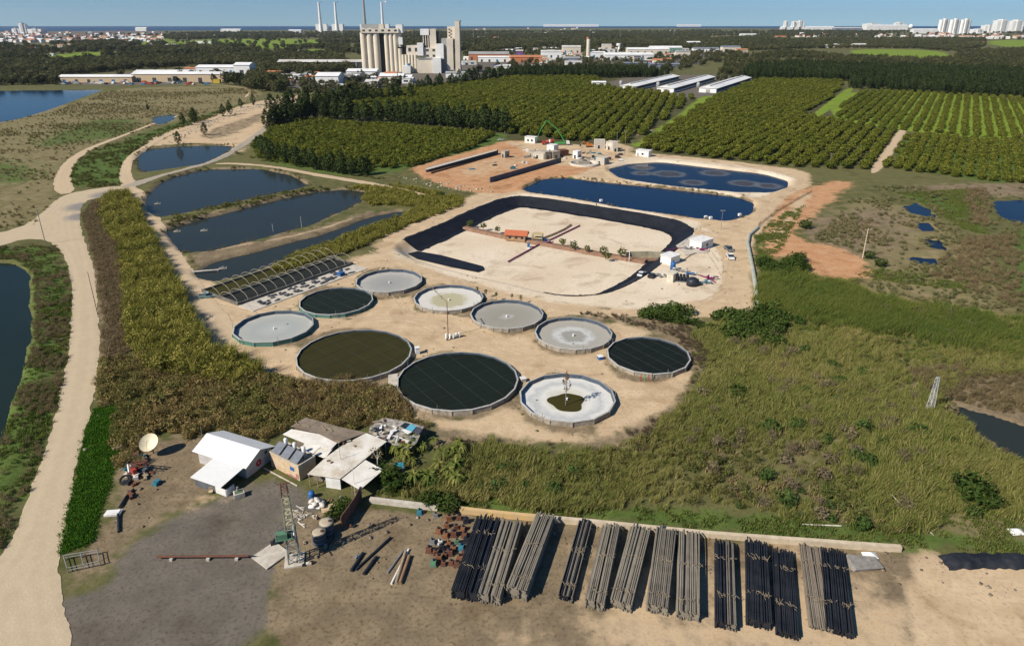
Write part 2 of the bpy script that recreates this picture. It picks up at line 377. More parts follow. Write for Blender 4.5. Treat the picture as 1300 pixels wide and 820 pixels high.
wob = (fbm(fx_, fy_, 9, 21)-.5); wob2 = (fbm(fx_, fy_, 60, 31)-.5)
for ch, P, fe, wt in Z:
    P = np.array(smooth([tuple(p) for p in P], 1)); pad = fe*2+4
    b = np.where((fx_ > P[:, 0].min()-pad) & (fx_ < P[:, 0].max()+pad) & (fy_ > P[:, 1].min()-pad) & (fy_ < P[:, 1].max()+pad))[0]
    if not len(b): continue
    s = sdf(fx_[b], fy_[b], P)+wob[b]*fe*1.2
    v = np.clip(.5+s/(2*fe), 0, 1)*wt
    CHN[ch, b] = np.maximum(CHN[ch, b], v)
    for o in range(9):                       # later zones win over earlier ones where they are sure
        if o != ch and not (ch == SAND and o in (DRY,)): CHN[o, b] *= np.clip(1.6-1.6*v, 0, 1)
nx, ny = len(X_), len(Y_)
idx = np.arange(nx*ny).reshape(ny, nx)
faces = np.stack([idx[:-1, :-1], idx[:-1, 1:], idx[1:, 1:], idx[1:, :-1]], -1).reshape(-1, 4)
# the sea starts beyond the coast: drop the ground below it
COAST = wp([(-3000,42),(-400,41.2),(0,40.2),(150,39.6),(330,38.6),(640,36.2),(900,35.9),(1100,36.8),(1300,37.6),(1700,38.5),(4000,40)])
COAST = [(a, min(b, 12500)) for a, b in COAST]
cy_ = np.interp(fx_, [p[0] for p in COAST], [p[1] for p in COAST])
gz = GZ.ravel().copy(); gz[fy_ > cy_] = -3
def groundmat():
    m, t, out = newmat('ground'); P = opos(t)
    nf = nz(t, P, 1.6, 4, .7); nm = nz(t, P, .22, 5, .65); nl = nz(t, P, .035, 4, .6); nxl = nz(t, P, .006, 3, .6)
    sat = []
    for k in range(3):
        a = t.nodes.new('ShaderNodeAttribute'); a.attribute_name = 'm%d' % k
        s = t.nodes.new('ShaderNodeSeparateColor'); t.links.new(a.outputs['Color'], s.inputs[0]); sat += list(s.outputs[:3])
    mixn = mth(t, 'ADD', mth(t, 'MULTIPLY', nf, .3), mth(t, 'MULTIPLY', nm, .7))
    def cl(a, b, c=None, f=None):
        f = f if f is not None else nm
        mr = t.nodes.new('ShaderNodeMapRange'); mr.inputs[1].default_value = .36; mr.inputs[2].default_value = .64; t.links.new(f, mr.inputs[0])
        r = mixc(t, mr.outputs[0], a, b)
        if c:
            mr = t.nodes.new('ShaderNodeMapRange'); mr.inputs[1].default_value = .5; mr.inputs[2].default_value = .68; t.links.new(nf, mr.inputs[0])
            r = mixc(t, mr.outputs[0], r, c)
        return r
    base = cl((.075,.085,.025), (.15,.13,.055), (.055,.062,.02))
    cols = [cl((.57,.43,.275), (.47,.34,.205), (.38,.28,.175), nm), cl((.055,.10,.018), (.10,.14,.03), (.06,.07,.02)),
            cl((.165,.125,.078), (.25,.19,.115), (.10,.075,.046)), cl((.42,.21,.10), (.50,.30,.16), (.34,.16,.075)),
            cl((.118,.102,.083), (.155,.133,.106), (.085,.073,.058)), cl((.055,.06,.022), (.10,.09,.035), (.05,.045,.02)),
            cl((.24,.19,.10), (.13,.12,.045), (.20,.16,.08)), cl((.15,.22,.02), (.19,.25,.03), (.11,.16,.02), nl),
            cl((.66,.56,.43), (.58,.47,.335), (.50,.40,.28), nl)]
    mr = t.nodes.new('ShaderNodeMapRange'); mr.inputs[1].default_value = .44; mr.inputs[2].default_value = .60; t.links.new(nxl, mr.inputs[0])
    c = mixc(t, mth(t, 'MULTIPLY', mr.outputs[0], .5), base, (.13,.12,.045))
    for k in (5, 6, 7, 2, 1, 4, 3, 0, 8):
        amp = (.75, 1.1, 1.2, .8, .5, .9, 1.2, .4, .7)[k]
        v = mth(t, 'ADD', sat[k], mth(t, 'MULTIPLY', mth(t, 'SUBTRACT', mixn, .5), amp*2))
        v = mth(t, 'MULTIPLY_ADD', mth(t, 'SUBTRACT', v, .5), 3.5, .5, True)
        v = mth(t, 'MULTIPLY', v, mth(t, 'MULTIPLY', sat[k], 6, None, True))
        c = mixc(t, v, c, cols[k])
    mp = t.nodes.new('ShaderNodeMapping'); mp.inputs['Rotation'].default_value = (0,0,.45); mp.inputs['Scale'].default_value = (.10,1.1,1); t.links.new(P, mp.inputs[0])
    sk = nz(t, mp.outputs[0], .5, 3, .5, .5); mr = t.nodes.new('ShaderNodeMapRange'); mr.inputs[1].default_value = .48; mr.inputs[2].default_value = .66; t.links.new(sk, mr.inputs[0])
    c = mixc(t, mth(t, 'MULTIPLY', mth(t, 'MULTIPLY', mr.outputs[0], sat[0]), .4), c, (.42,.305,.19))
    # wear: darker damp stains and tyre-width streaks
    st = nz(t, P, .09, 4, .6, .6); mr = t.nodes.new('ShaderNodeMapRange'); mr.inputs[1].default_value = .53; mr.inputs[2].default_value = .72; t.links.new(st, mr.inputs[0])
    mul = t.nodes.new('ShaderNodeMix'); mul.data_type = 'RGBA'; mul.blend_type = 'MULTIPLY'
    t.links.new(mth(t, 'MULTIPLY', mr.outputs[0], .8), mul.inputs[0]); t.links.new(c, mul.inputs[6]); mul.inputs[7].default_value = (.62,.56,.5,1)
    bsdf(t, out, mul.outputs[2], .95, 0, bump(t, mixn, .25, .5), .15)
    return m
ground = npmesh('ground', np.stack([fx_, fy_, gz], 1), faces, groundmat(), None, True)
for k in range(3):
    at = ground.data.attributes.new('m%d' % k, 'FLOAT_COLOR', 'POINT')
    arr = np.ones((fx_.size, 4), np.float32); arr[:, :3] = CHN[3*k:3*k+3].T; at.data.foreach_set('color', arr.ravel())
tag(ground, kind='structure')
# ------------------------------------------------------------ water
def watermat(n, col, rough=.06, wave=.35, sc=1.3, col2=None, ior=1.13):
    m, t, out = newmat(n); P = opos(t); f = nz(t, P, sc, 4, .6)
    c = mixc(t, nz(t, P, .03, 3, .6), col, col2 or tuple(v*.6 for v in col))
    b = bsdf(t, out, c, rough, 0, bump(t, f, .08, wave), .5); b.inputs['IOR'].default_value = ior
    return m
wm = watermat('pond_water', (.020,.028,.030), .10, .22, .7, (.030,.034,.026)); wb = watermat('basin_water', (.004,.018,.055), .12, .2, .7, (.008,.022,.05))
wl_ = watermat('lagoon_water', (.002,.028,.07), .1, .25, .4); wg = watermat('green_water', (.016,.028,.024), .08, .1)
wma = watermat('marsh_water', (.008,.02,.05), .08, .1)
wlin = None
def linerpond():
    m, t, out = newmat('dark_basin_water'); P = opos(t)
    pts = [(849,221,7), (907,220,6), (815,213,5), (945,233,6), (975,236,5), (880,232,5), (815,220,4)]
    c = mixc(t, nz(t, P, .08, 5, .7), (.003,.014,.045), (.009,.02,.042)); patch = None
    for a, b_, r in pts:
        gx, gy = G(a, b_, -1); vd = t.nodes.new('ShaderNodeVectorMath'); vd.operation = 'DISTANCE'; t.links.new(P, vd.inputs[0]); vd.inputs[1].default_value = (gx, gy, -1)
        dd = mth(t, 'ADD', vd.outputs['Value'], mth(t, 'MULTIPLY', nz(t, P, .25, 5, .7), 6))
        ring = mth(t, 'SUBTRACT', 1, mth(t, 'DIVIDE', mth(t, 'ABSOLUTE', mth(t, 'SUBTRACT', dd, r*1.1+3)), 3.2), None, True)
        c = mixc(t, mth(t, 'MULTIPLY', ring, .75), c, (.13,.12,.10))
        core = mth(t, 'SUBTRACT', 1, mth(t, 'DIVIDE', dd, r*.9+3.4), None, True)
        c = mixc(t, mth(t, 'MULTIPLY', core, 3, None, True), c, (.055,.038,.024))
    b = bsdf(t, out, c, .15, 0, bump(t, nz(t, P, 1, 3), .05, .2), .4); b.inputs['IOR'].default_value = 1.12; return m
for k, (poly, dep, bw, wl) in PONDS.items():
    P = np.array(soft(wp(poly))); c0 = P.mean(0); P2 = c0+(P-c0)*(1+6/np.linalg.norm(P-c0, axis=1).mean())
    m_ = {'blue': wb, 'liner': linerpond(), 'lagoon': wl_, 'left': wg}.get(k, wma if k.startswith('marsh') and k != 'marsh' else wm)
    n = {'lagoon': 'lagoon_water', 'blue': 'basin_water', 'liner': 'basin_water'}.get(k, 'pond_water')
    o = MB().add([(p[0], p[1], wl) for p in P2], [tuple(range(len(P2)))]).build(n, m_); tag(o, kind='structure')
sea = MB().add([(a, b-60, -1.2) for a, b in COAST]+[(17000, 16000, -1.2), (-17000, 16000, -1.2)], [tuple(range(len(COAST)+2))]).build('sea_water', watermat('sea', (.008,.05,.13), .5, .5, .05, (.006,.04,.11), 1.33))
tag(sea, kind='structure')
# ------------------------------------------------------------ roads: sheets that follow the ground
def roadmat(n, a, b, c, dark=None, sc=.5):
    m, t, out = newmat(n); P = opos(t); nm = nz(t, P, sc, 5, .65); nf = nz(t, P, 2.5, 3, .7)
    cc = mixc(t, nm, a, b); mr = t.nodes.new('ShaderNodeMapRange'); mr.inputs[1].default_value = .55; mr.inputs[2].default_value = .7; t.links.new(nf, mr.inputs[0])
    cc = mixc(t, mth(t, 'MULTIPLY', mr.outputs[0], .6), cc, c)
    at = t.nodes.new('ShaderNodeAttribute'); at.attribute_name = 'e'
    w = t.nodes.new('ShaderNodeMath'); w.operation = 'SINE'; t.links.new(mth(t, 'MULTIPLY', at.outputs['Fac'], 2.6), w.inputs[0])
    cc = mixc(t, mth(t, 'MULTIPLY', mth(t, 'MULTIPLY', mth(t, 'ADD', w.outputs[0], 1), .22), nm), cc, tuple(v*.72 for v in a))
    if dark:
        for P_, r in dark:
            vd = t.nodes.new('ShaderNodeVectorMath'); vd.operation = 'DISTANCE'; t.links.new(P, vd.inputs[0]); vd.inputs[1].default_value = (*P_, 0)
            f = mth(t, 'SUBTRACT', 1, mth(t, 'DIVIDE', mth(t, 'ADD', vd.outputs['Value'], mth(t, 'MULTIPLY', nm, 8)), r), None, True)
            cc = mixc(t, mth(t, 'MULTIPLY', f, 3, None, True), cc, (.23,.21,.185))
    bsdf(t, out, cc, .95, 0, bump(t, nf, .08, .6), .15); return m
def sheet(name, P, m, step=1.0, lift=.06, rag=.7, kind='structure', seed=0):
    """a ragged-edged sheet on the ground over the world outline P"""
    P = np.array(P, float); lo, hi = P.min(0)-2, P.max(0)+2
    xs, ys = np.arange(lo[0], hi[0], step), np.arange(lo[1], hi[1], step)
    gx, gy = np.meshgrid(xs, ys); sh = gx.shape; x, y = gx.ravel(), gy.ravel()
    s = sdf(x, y, P)+(fbm(x, y, 3.0, 50+seed)-.5)*2*rag
    keep = s.reshape(sh); sn = keep
    # pull the border vertices onto the outline so that edges are not stepped
    gyr, gxr = np.gradient(sn, step); g2 = gyr**2+gxr**2+1e-6
    near = (np.abs(sn) < step*.9); mvx = np.where(near, -sn*gxr/g2, 0); mvy = np.where(near, -sn*gyr/g2, 0)
    mvx = np.clip(mvx, -step*.48, step*.48); mvy = np.clip(mvy, -step*.48, step*.48)
    vx, vy = gx+mvx, gy+mvy
    iid = np.arange(x.size).reshape(sh); cs = (keep[:-1, :-1]+keep[1:, :-1]+keep[:-1, 1:]+keep[1:, 1:])/4
    f = np.stack([iid[:-1, :-1], iid[:-1, 1:], iid[1:, 1:], iid[1:, :-1]], -1)[cs > 0]
    use = np.unique(f); mp = np.zeros(x.size, int); mp[use] = np.arange(len(use))
    vx, vy = vx.ravel()[use], vy.ravel()[use]; vz = zat(vx, vy)+lift+np.clip(s[use], 0, 2)*.02
    o = npmesh(name, np.stack([vx, vy, vz], 1), mp[f], m, None, True)
    a = o.data.attributes.new('e', 'FLOAT', 'POINT'); a.data.foreach_set('value', s[use].astype(np.float32))
    return tag(o, kind=kind)
rm = roadmat('dirt_road', (.50,.40,.27), (.43,.34,.225), (.56,.46,.33), [(G(112,262), 16), (G(140,247), 15), (G(106,275), 13), (G(165,241), 10)])
rm2 = roadmat('dirt_track', (.53,.41,.27), (.43,.32,.20), (.57,.46,.33))
ROAD1 = wp([(-60,790),(-8,722),(22,668),(46,610),(68,540),(82,480),(90,420),(92,370),(86,335),(76,316),(60,305),(30,303),(0,313),(-60,325),(-60,300),(0,297),(40,283),(62,262),(80,247),(130,238),(165,236),(162,247),(125,251),(106,256),(100,275),(105,300),(113,320),(121,350),(126,400),(127,450),(121,500),(111,540),(99,580),(88,640),(76,700),(72,730),(90,790),(100,900),(-40,1000)])
road_main = sheet('dirt_road', smooth(ROAD1, 1), rm, .8)
RB = ribbon([(84,246),(78,228),(88,206),(112,189),(150,175),(188,160),(215,150),(232,146)], [9,8,6.5,5,4,3.5,3,3]); sheet('dirt_road', smooth(RB, 1), rm2, 1.0, .10)
RT = ribbon([(166,238),(186,266),(207,308),(232,350),(256,388),(274,415),(300,440)], [8,7,7,7.5,8,10,12]); sheet('dirt_track', smooth(RT, 1), rm2, .8, .10)
RU = ribbon([(166,240),(158,222),(163,203),(186,186),(215,170),(262,154),(300,141),(345,130),(378,124)], [8,6,5.5,5.5,6,6,7,9,10]); sheet('dirt_track', smooth(RU, 1), rm2, 1.2, .12)
RV = ribbon([(160,238),(186,229),(225,218),(265,208),(292,196),(318,178),(345,158)], [9,7,5,5,5,6,7]); sheet('dirt_track', smooth(RV, 1), roadmat('grey_track', (.36,.31,.24), (.30,.26,.2), (.44,.37,.28)), 1.0, .14)
RW = ribbon([(275,208),(300,208),(345,212),(400,222),(450,230),(505,240),(545,250)], [4,5,5,5.5,5.5,5,4]); sheet('dirt_track', smooth(RW, 1), rm2, 1.2, .12)
sheet('footpath', ribbon([(232,108),(262,108),(285,109),(312,112),(318,116),(312,124)], 3.0), rm2, 1.6, .1)
sheet('orchard_track', smooth(ribbon([(1147,164),(1138,178),(1125,200),(1108,220)], 4.5), 1), rm2, 1.2, .1)
gm = None

YARD = None

rut = roadmat('wheel_ruts', (.50,.385,.25), (.44,.33,.21), (.56,.44,.30), None, 1.2); rut2 = roadmat('wheel_ruts_pale', (.52,.41,.27), (.47,.365,.24), (.58,.47,.33), None, 1.2)
def ruts(pts, off=.95, w=.45, m_=None):
    P = [Vector(G(a, b)) for a, b in pts]; Q = []
    for i in range(len(P)-1):
        for k in range(4): Q.append(P[i]+(P[i+1]-P[i])*k/4)
    Q.append(P[-1])
    for _ in range(2): Q = [Q[0]]+[(Q[i-1]+Q[i]*2+Q[i+1])/4 for i in range(1, len(Q)-1)]+[Q[-1]]
    for sd in (-1, 1):
        A, B = [], []
        for i, p in enumerate(Q):
            d_ = (Q[min(i+1, len(Q)-1)]-Q[max(i-1, 0)]).normalized(); n_ = Vector((-d_.y, d_.x)); A.append(tuple(p+n_*(sd*off+w/2))); B.append(tuple(p+n_*(sd*off-w/2)))
        sheet('wheel_ruts', A+B[::-1], m_ or rut, .35, .035, .16, seed=int(pts[0][0]))
for pts in ([(262,385),(300,440),(330,455),(370,408),(440,400),(520,405),(590,440),(660,458),(740,475),(800,515)], [(252,372),(330,392),(420,408),(500,402),(560,410),(640,445),(700,460),(760,500),(800,540)], [(470,318),(560,350),(650,380),(760,398),(860,398),(925,370),(928,330)],
            [(940,395),(915,340),(880,292),(900,284),(960,268),(1010,235),(960,220)], [(500,300),(560,274),(640,244),(700,243),(780,256),(860,270),(900,284)], [(500,330),(480,345),(520,400)],
            [(186,262),(206,305),(232,350),(256,388),(285,425)], [(192,266),(213,307),(238,350),(262,386),(330,400)]): ruts(pts)
# ------------------------------------------------------------ vegetation
def vegmat(n, c1, c2, c3, inst=True, sss=0):
    """leaf colour: c1..c2 by plant, c3 on some leaves"""
    m, t, out = newmat(n)
    a = t.nodes.new('ShaderNodeAttribute'); a.attribute_name = 'lv'
    b = t.nodes.new('ShaderNodeAttribute'); b.attribute_name = 'ti'; b.attribute_type = 'INSTANCER'
    if inst: fac = b.outputs['Fac']
    else:
        oi = t.nodes.new('ShaderNodeObjectInfo'); fac = oi.outputs['Random']
    c = mixc(t, fac, c1, c2); c = mixc(t, mth(t, 'POWER', a.outputs['Fac'], 2.2), c, c3)
    c = mixc(t, mth(t, 'MULTIPLY', mth(t, 'FRACT', mth(t, 'MULTIPLY', a.outputs['Fac'], 7.3)), .45), c, tuple(v*.55 for v in c1))
    df = t.nodes.new('ShaderNodeBsdfDiffuse'); t.links.new(c, df.inputs[0])
    tr = t.nodes.new('ShaderNodeBsdfTranslucent'); t.links.new(c, tr.inputs[0])
    ms = t.nodes.new('ShaderNodeMixShader'); ms.inputs[0].default_value = .22
    t.links.new(df.outputs[0], ms.inputs[1]); t.links.new(tr.outputs[0], ms.inputs[2]); t.links.new(ms.outputs[0], out.inputs['Surface'])
    return m
nr = np.random.default_rng(11)
def cards(C, D, N, ln, wd):
    """quads centred at C, long axis D, side axis N"""
    D = D/np.linalg.norm(D, axis=1, keepdims=True); N = np.cross(D, N); N /= np.linalg.norm(N, axis=1, keepdims=True)+1e-9
    ln = np.asarray(ln).reshape(-1, 1); wd = np.asarray(wd).reshape(-1, 1)
    q = np.stack([C-D*ln-N*wd*.5, C-D*ln*.2+N*wd*-1, C+D*ln, C+N*wd], 1)
    return q.reshape(-1, 3), np.repeat(nr.random(len(C)), 4)
def t_blades(n=34, h=1.8, spread=.7, lean=(.35, .12), wd=.05, curl=.5):
    """a clump of blades: each a 3-point strip, leaning with the wind"""
    b = nr.normal(0, spread*.5, (n, 2)); hh = h*(.55+.6*nr.random(n)); an = nr.random(n)*2*np.pi
    dr = np.stack([np.cos(an), np.sin(an)], 1)*.35+np.array(lean)*(.5+nr.random((n, 1)))
    V, LV = [], []
    for k, s in enumerate((0, .55, 1)):
        off = dr*(hh*s*(1+curl*s))[:, None]*.6; ctr = np.concatenate([b+off, (hh*s*(1-.25*curl*s))[:, None]], 1)
        sd = np.stack([-np.sin(an), np.cos(an), np.zeros(n)], 1)*wd*(1, 1.3, .25)[k]
        V.append((ctr-sd, ctr+sd))
    vs, fs, lv = [], [], []
    A = np.stack([V[0][0], V[0][1], V[1][0], V[1][1], V[2][0], V[2][1]], 1).reshape(-1, 3)
    base = np.arange(n)*6
    F_ = np.concatenate([np.stack([base, base+1, base+3, base+2], 1), np.stack([base+2, base+3, base+5, base+4], 1)])
    return A, F_, np.repeat(nr.random(n), 6)
def t_crown(n=260, r=2.5, h=4.5, z0=.8, leaf=.45, shape='round', lump=.3, twig=0):
    """a cloud of leaf clumps through the crown's volume"""
    P = nr.normal(size=(n, 3)); P /= np.linalg.norm(P, axis=1, keepdims=True); rad = (.45+.55*nr.random(n))**.6
    lobes = nr.normal(size=(7, 3)); lobes /= np.linalg.norm(lobes, axis=1, keepdims=True)
    bumpy = 1+lump*(np.max(P @ lobes.T, axis=1)**3*1.3-.6); rad = rad*bumpy
    C = P*rad[:, None]
    if shape == 'cone':
        zz = (C[:, 2]+1)/2; k = np.clip(1.12-zz**2.6, .16, 1)*np.clip(zz*5+.45, 0, 1); C[:, 0] *= r*k*1.25; C[:, 1] *= r*k*1.25; C[:, 2] = z0+zz*h
    else:
        C[:, 0] *= r; C[:, 1] *= r; C[:, 2] = z0+h*.5+C[:, 2]*h*.5
        if shape == 'dome': C[:, 2] = np.maximum(C[:, 2], z0*.6+.3*nr.random(n))
    D = nr.normal(size=(n, 3)); D[:, 2] = D[:, 2]*.6+(.5 if shape == 'cone' else 0)
    v, lv = cards(C, D, P+.4*nr.normal(size=(n, 3)), leaf*(.6+.8*nr.random(n)), leaf*.55*(.6+.8*nr.random(n)))
    f = np.arange(len(v)).reshape(-1, 4); return v, f, lv
def t_twigs(n=50, h=2.0, r=.8, w=.03):
    an = nr.random(n)*2*np.pi; C = np.stack([np.cos(an)*r*nr.random(n), np.sin(an)*r*nr.random(n), h*.2+h*.7*nr.random(n)], 1)
    D = np.stack([np.cos(an)*.6, np.sin(an)*.6, .5+nr.random(n)], 1)+nr.normal(0, .3, (n, 3))
    v, lv = cards(C, D, nr.normal(size=(n, 3)), h*.28*(.5+nr.random(n)), w); return v, np.arange(len(v)).reshape(-1, 4), lv
def t_join(*a):
    vs, fs, ls, b = [], [], [], 0
    for v, f, l in a: vs.append(v); fs.append(f+b); ls.append(l); b += len(v)
    return np.concatenate(vs), np.concatenate(fs), np.concatenate(ls)
def scatter(name, temps, x, y, m, sc=None, rz=None, ti=None, label=None, z=None):
    """one stuff object: the clump shapes and the places they grow lie in its own mesh"""
    n = len(x)
    if n == 0: return
    V, F_, LV, TM, b = [], [], [], [], 0
    for k, (v, f, l) in enumerate(temps): V.append(v); F_.append(f+b); LV.append(l); TM += [k]*len(v); b += len(v)
    z = zat(x, y)-.03 if z is None else z
    V.append(np.stack([x, y, z], 1)); TM += [-1]*n; nb = b
    V = np.concatenate(V).astype(np.float32); o = npmesh_raw(name, V, np.concatenate(F_), m)
    def attr(nm, tp, arr):
        a = o.data.attributes.new(nm, tp, 'POINT'); a.data.foreach_set('value', arr)
    full = lambda a, fill=0: np.concatenate([np.full(nb, fill, np.float32), np.asarray(a, np.float32)])
    attr('tm', 'INT', np.array(TM, np.int32)); attr('lv', 'FLOAT', np.concatenate(LV+[np.zeros(n)]).astype(np.float32))
    attr('sc', 'FLOAT', full(np.ones(n) if sc is None else sc)); attr('rz', 'FLOAT', full(nr.random(n)*6.283 if rz is None else rz))
    attr('ti', 'FLOAT', full(nr.random(n) if ti is None else np.clip(ti, 0, 1)))
    attr('ix', 'INT', np.concatenate([np.zeros(nb, np.int32), nr.integers(0, len(temps), n).astype(np.int32)]))
    g = bpy.data.node_groups.new(name, 'GeometryNodeTree'); N = g.nodes.new; K = g.links.new
    g.interface.new_socket('Geometry', in_out='INPUT', socket_type='NodeSocketGeometry'); g.interface.new_socket('Geometry', in_out='OUTPUT', socket_type='NodeSocketGeometry')
    gi, go = N('NodeGroupInput'), N('NodeGroupOutput')
    def na(nm, tp):
        q = N('GeometryNodeInputNamedAttribute'); q.data_type = tp; q.inputs['Name'].default_value = nm; return q.outputs['Attribute']
    tm = na('tm', 'INT')
    def sep(k):
        c = N('FunctionNodeCompare'); c.data_type = 'INT'; c.operation = 'EQUAL'; K(tm, c.inputs[2]); c.inputs[3].default_value = k
        s = N('GeometryNodeSeparateGeometry'); s.domain = 'POINT'; K(gi.outputs[0], s.inputs[0]); K(c.outputs[0], s.inputs['Selection']); return s.outputs[0]
    jn = N('GeometryNodeJoinGeometry')
    for k in range(len(temps)):
        gt = N('GeometryNodeGeometryToInstance'); K(sep(k), gt.inputs[0]); K(gt.outputs[0], jn.inputs[0])
    ip = N('GeometryNodeInstanceOnPoints'); K(sep(-1), ip.inputs['Points']); K(jn.outputs[0], ip.inputs['Instance']); ip.inputs['Pick Instance'].default_value = True
    K(na('ix', 'INT'), ip.inputs['Instance Index']); cx = N('ShaderNodeCombineXYZ'); K(na('rz', 'FLOAT'), cx.inputs[2]); K(cx.outputs[0], ip.inputs['Rotation'])
    K(na('sc', 'FLOAT'), ip.inputs['Scale']); K(ip.outputs[0], go.inputs[0])
    md = o.modifiers.new('scatter', 'NODES'); md.node_group = g
    tag(o, label, kind='stuff'); return o
def npmesh_raw(name, v, f, m):
    me = bpy.data.meshes.new(name); k = f.shape[1]
    me.vertices.add(len(v)); me.vertices.foreach_set('co', v.ravel()); f = f.astype(np.int32)
    me.loops.add(f.size); me.loops.foreach_set('vertex_index', f.ravel()); me.polygons.add(len(f))
    me.polygons.foreach_set('loop_start', np.arange(0, f.size, k, dtype=np.int32)); me.update(calc_edges=True); me.materials.append(m)
    return link(name, me)
def spots(polys, sp, avoid=(), seed=0, keep=None, px=True, edge=0, wet=-.30):
    """jittered grid points with spacing sp (m) inside the outlines"""
    out = []
    for P in polys:
        P = np.array(wp(P) if px else P, float); xs = np.arange(P[:, 0].min(), P[:, 0].max(), sp); yy = np.arange(P[:, 1].min(), P[:, 1].max(), sp)
        gx, gy = np.meshgrid(xs, yy); x = gx.ravel()+(nr.random(gx.size)-.5)*sp*1.2; y = gy.ravel()+(nr.random(gx.size)-.5)*sp*1.2
        s = sdf(x, y, P)+(fbm(x, y, 8, seed+70)-.5)*edge*2; b = s > 0; x, y = x[b], y[b]
        for A in avoid:
            if not len(x): break
            b = sdf(x, y, A) < 0; x, y = x[b], y[b]
        out.append((x, y))
    x = np.concatenate([a for a, _ in out]); y = np.concatenate([a for _, a in out])
    b = zat(x, y) > wet; x, y = x[b], y[b]
    if keep is not None:
        b = nr.random(len(x)) < keep(x, y); x, y = x[b], y[b]
    return x, y
ROADS = [ROAD1, RT, RU, RV, RB, RW]
reed = [t_blades(60, 2.2, 1.0, (.45, .18), .040) for _ in range(5)]
reed_tall = [t_blades(46, 4.2, 1.0, (.28, .16), .06, .6) for _ in range(4)]
tuft = [t_blades(30, .55, .75, (.2, .1), .045) for _ in range(4)]
bush = [t_crown(150, 1.3, 1.7, .1, .26, 'dome', .4) for _ in range(4)]
bare = [t_join(t_twigs(90, 2.3, 1.2, .03), t_crown(60, 1.2, 1.7, .3, .2, 'dome', .5)) for _ in range(4)]
m_reed = vegmat('reed', (0.136,0.168,0.035), (0.304,0.264,0.088), (0.432,0.352,0.144))
m_tall = vegmat('reed_thicket', (0.149,0.166,0.028), (0.263,0.245,0.049), (0.367,0.298,0.088))
m_grass = vegmat('grass', (0.058,0.130,0.018), (0.143,0.169,0.036), (0.208,0.195,0.065))
m_lush = vegmat('lush_grass', (0.043,0.136,0.010), (0.076,0.178,0.017), (0.111,0.204,0.025))
m_straw = vegmat('dry_grass', (0.260,0.202,0.098), (0.390,0.299,0.156), (0.169,0.130,0.065))
m_dry = vegmat('dry_brush', (0.224,0.168,0.091), (0.161,0.126,0.063), (0.336,0.252,0.140))
m_thick = vegmat('brush', (.24,.185,.075), (.10,.14,.03), (.34,.235,.09))
m_bush = vegmat('shrub_leaves', (0.036,0.066,0.014), (0.072,0.108,0.024), (0.108,0.144,0.036))
WALLTOP = [(455,640),(560,648),(640,656),(760,667),(900,682),(1000,690),(1140,700),(1330,716)]
yardline = wp(WALLTOP+[(1400,1000),(300,1000),(380,690)])
PADP = wp([(300,470),(380,490),(520,560),(640,566),(720,572),(820,548),(872,510),(884,478),(868,440),(800,406),(700,396),(600,380),(400,400),(300,440)])
# reeds on the right
pat = lambda x, y: fbm(x, y, 26, 90)
RR = [(560,600),(600,565),(650,572),(725,583),(810,560),(872,520),(905,470),(880,425),(960,395),(985,355),(1080,358),(1130,392),(1340,408),(1340,470),(1230,480),(1200,520),(1260,572),(1340,610),(1340,660),(1200,655),(1140,680),(1060,664),(900,640),(760,650),(640,640),(540,628),(490,632),(500,615)]
x, y = spots([RR], 1.0, [yardline], 1, lambda x, y: np.clip(.5+2.2*(pat(x, y)-.40), .08, 1)*np.clip(1-2.2*(fbm(x, y, 14, 91)-.62), 0, 1), edge=3)
scatter('reeds', reed, x, y, m_reed, .35+.75*np.clip(pat(x, y)*1.7-.35, 0, 1)*(.5+.8*nr.random(len(x))), nr.normal(0, .8, len(x)), fbm(x, y, 30, 95)*2.6-1.08+nr.normal(0, .22, len(x)), 'olive and straw coloured reeds leaning in the wind')
x, y = spots([RR], 1.7, [yardline], 2, lambda x, y: np.clip(3.5*(fbm(x, y, 12, 97)-.5), 0, .8))
scatter('dry_grass', tuft, x, y, m_straw, .9+.9*nr.random(len(x)), None, None)
x, y = spots([RR], 2.2, [yardline], 202, lambda x, y: np.clip(5*(fbm(x, y, 13, 203)-.53), 0, .8))
scatter('marsh_shrubs', bush+bare[:2], x, y, vegmat('marsh_shrubs', (.07,.11,.025), (.17,.15,.05), (.2,.17,.07)), .4+.6*nr.random(len(x)), None, fbm(x, y, 9, 204)*2-.5, 'low shrubs among the reeds')
x, y = spots([RR], 1.3, [yardline], 205, lambda x, y: np.clip(4*(fbm(x, y, 20, 206)-.52), 0, .7))
scatter('grass', tuft, x, y, vegmat('marsh_grass', (.08,.15,.02), (.15,.18,.04), (.2,.19,.06)), .9+.8*nr.random(len(x)), None, None, 'bright grass patches among the reeds')
x, y = spots([[(1150,472),(1230,462),(1340,470),(1340,530),(1250,520),(1210,510),(1180,500)], [(1200,535),(1225,540),(1262,566),(1340,606),(1340,640),(1250,590)]], 1.2, [], 207, edge=2)
scatter('dry_reeds', reed+bare[:2], x, y, vegmat('brown_reed', (.13,.10,.055), (.21,.17,.08), (.28,.22,.12)), .3+.5*nr.random(len(x)), nr.normal(0, .7, len(x)), None, 'flattened brown reeds round the dark swamp pool')
x, y = spots([RR], 3.6, [yardline], 208, lambda x, y: np.clip(6*(fbm(x, y, 22, 209)-.55), 0, .9), edge=1)
scatter('marsh_shrubs', bare+bush[:1], x, y, vegmat('dead_shrubs', (.20,.155,.10), (.30,.24,.15), (.15,.11,.07)), .6+.7*nr.random(len(x)), None, None, 'dead brown shrubs among the reeds')
x, y = spots([RR], 5, [yardline], 210, lambda x, y: np.clip(6*(fbm(x, y, 25, 211)-.5), 0.04, .9), edge=1)
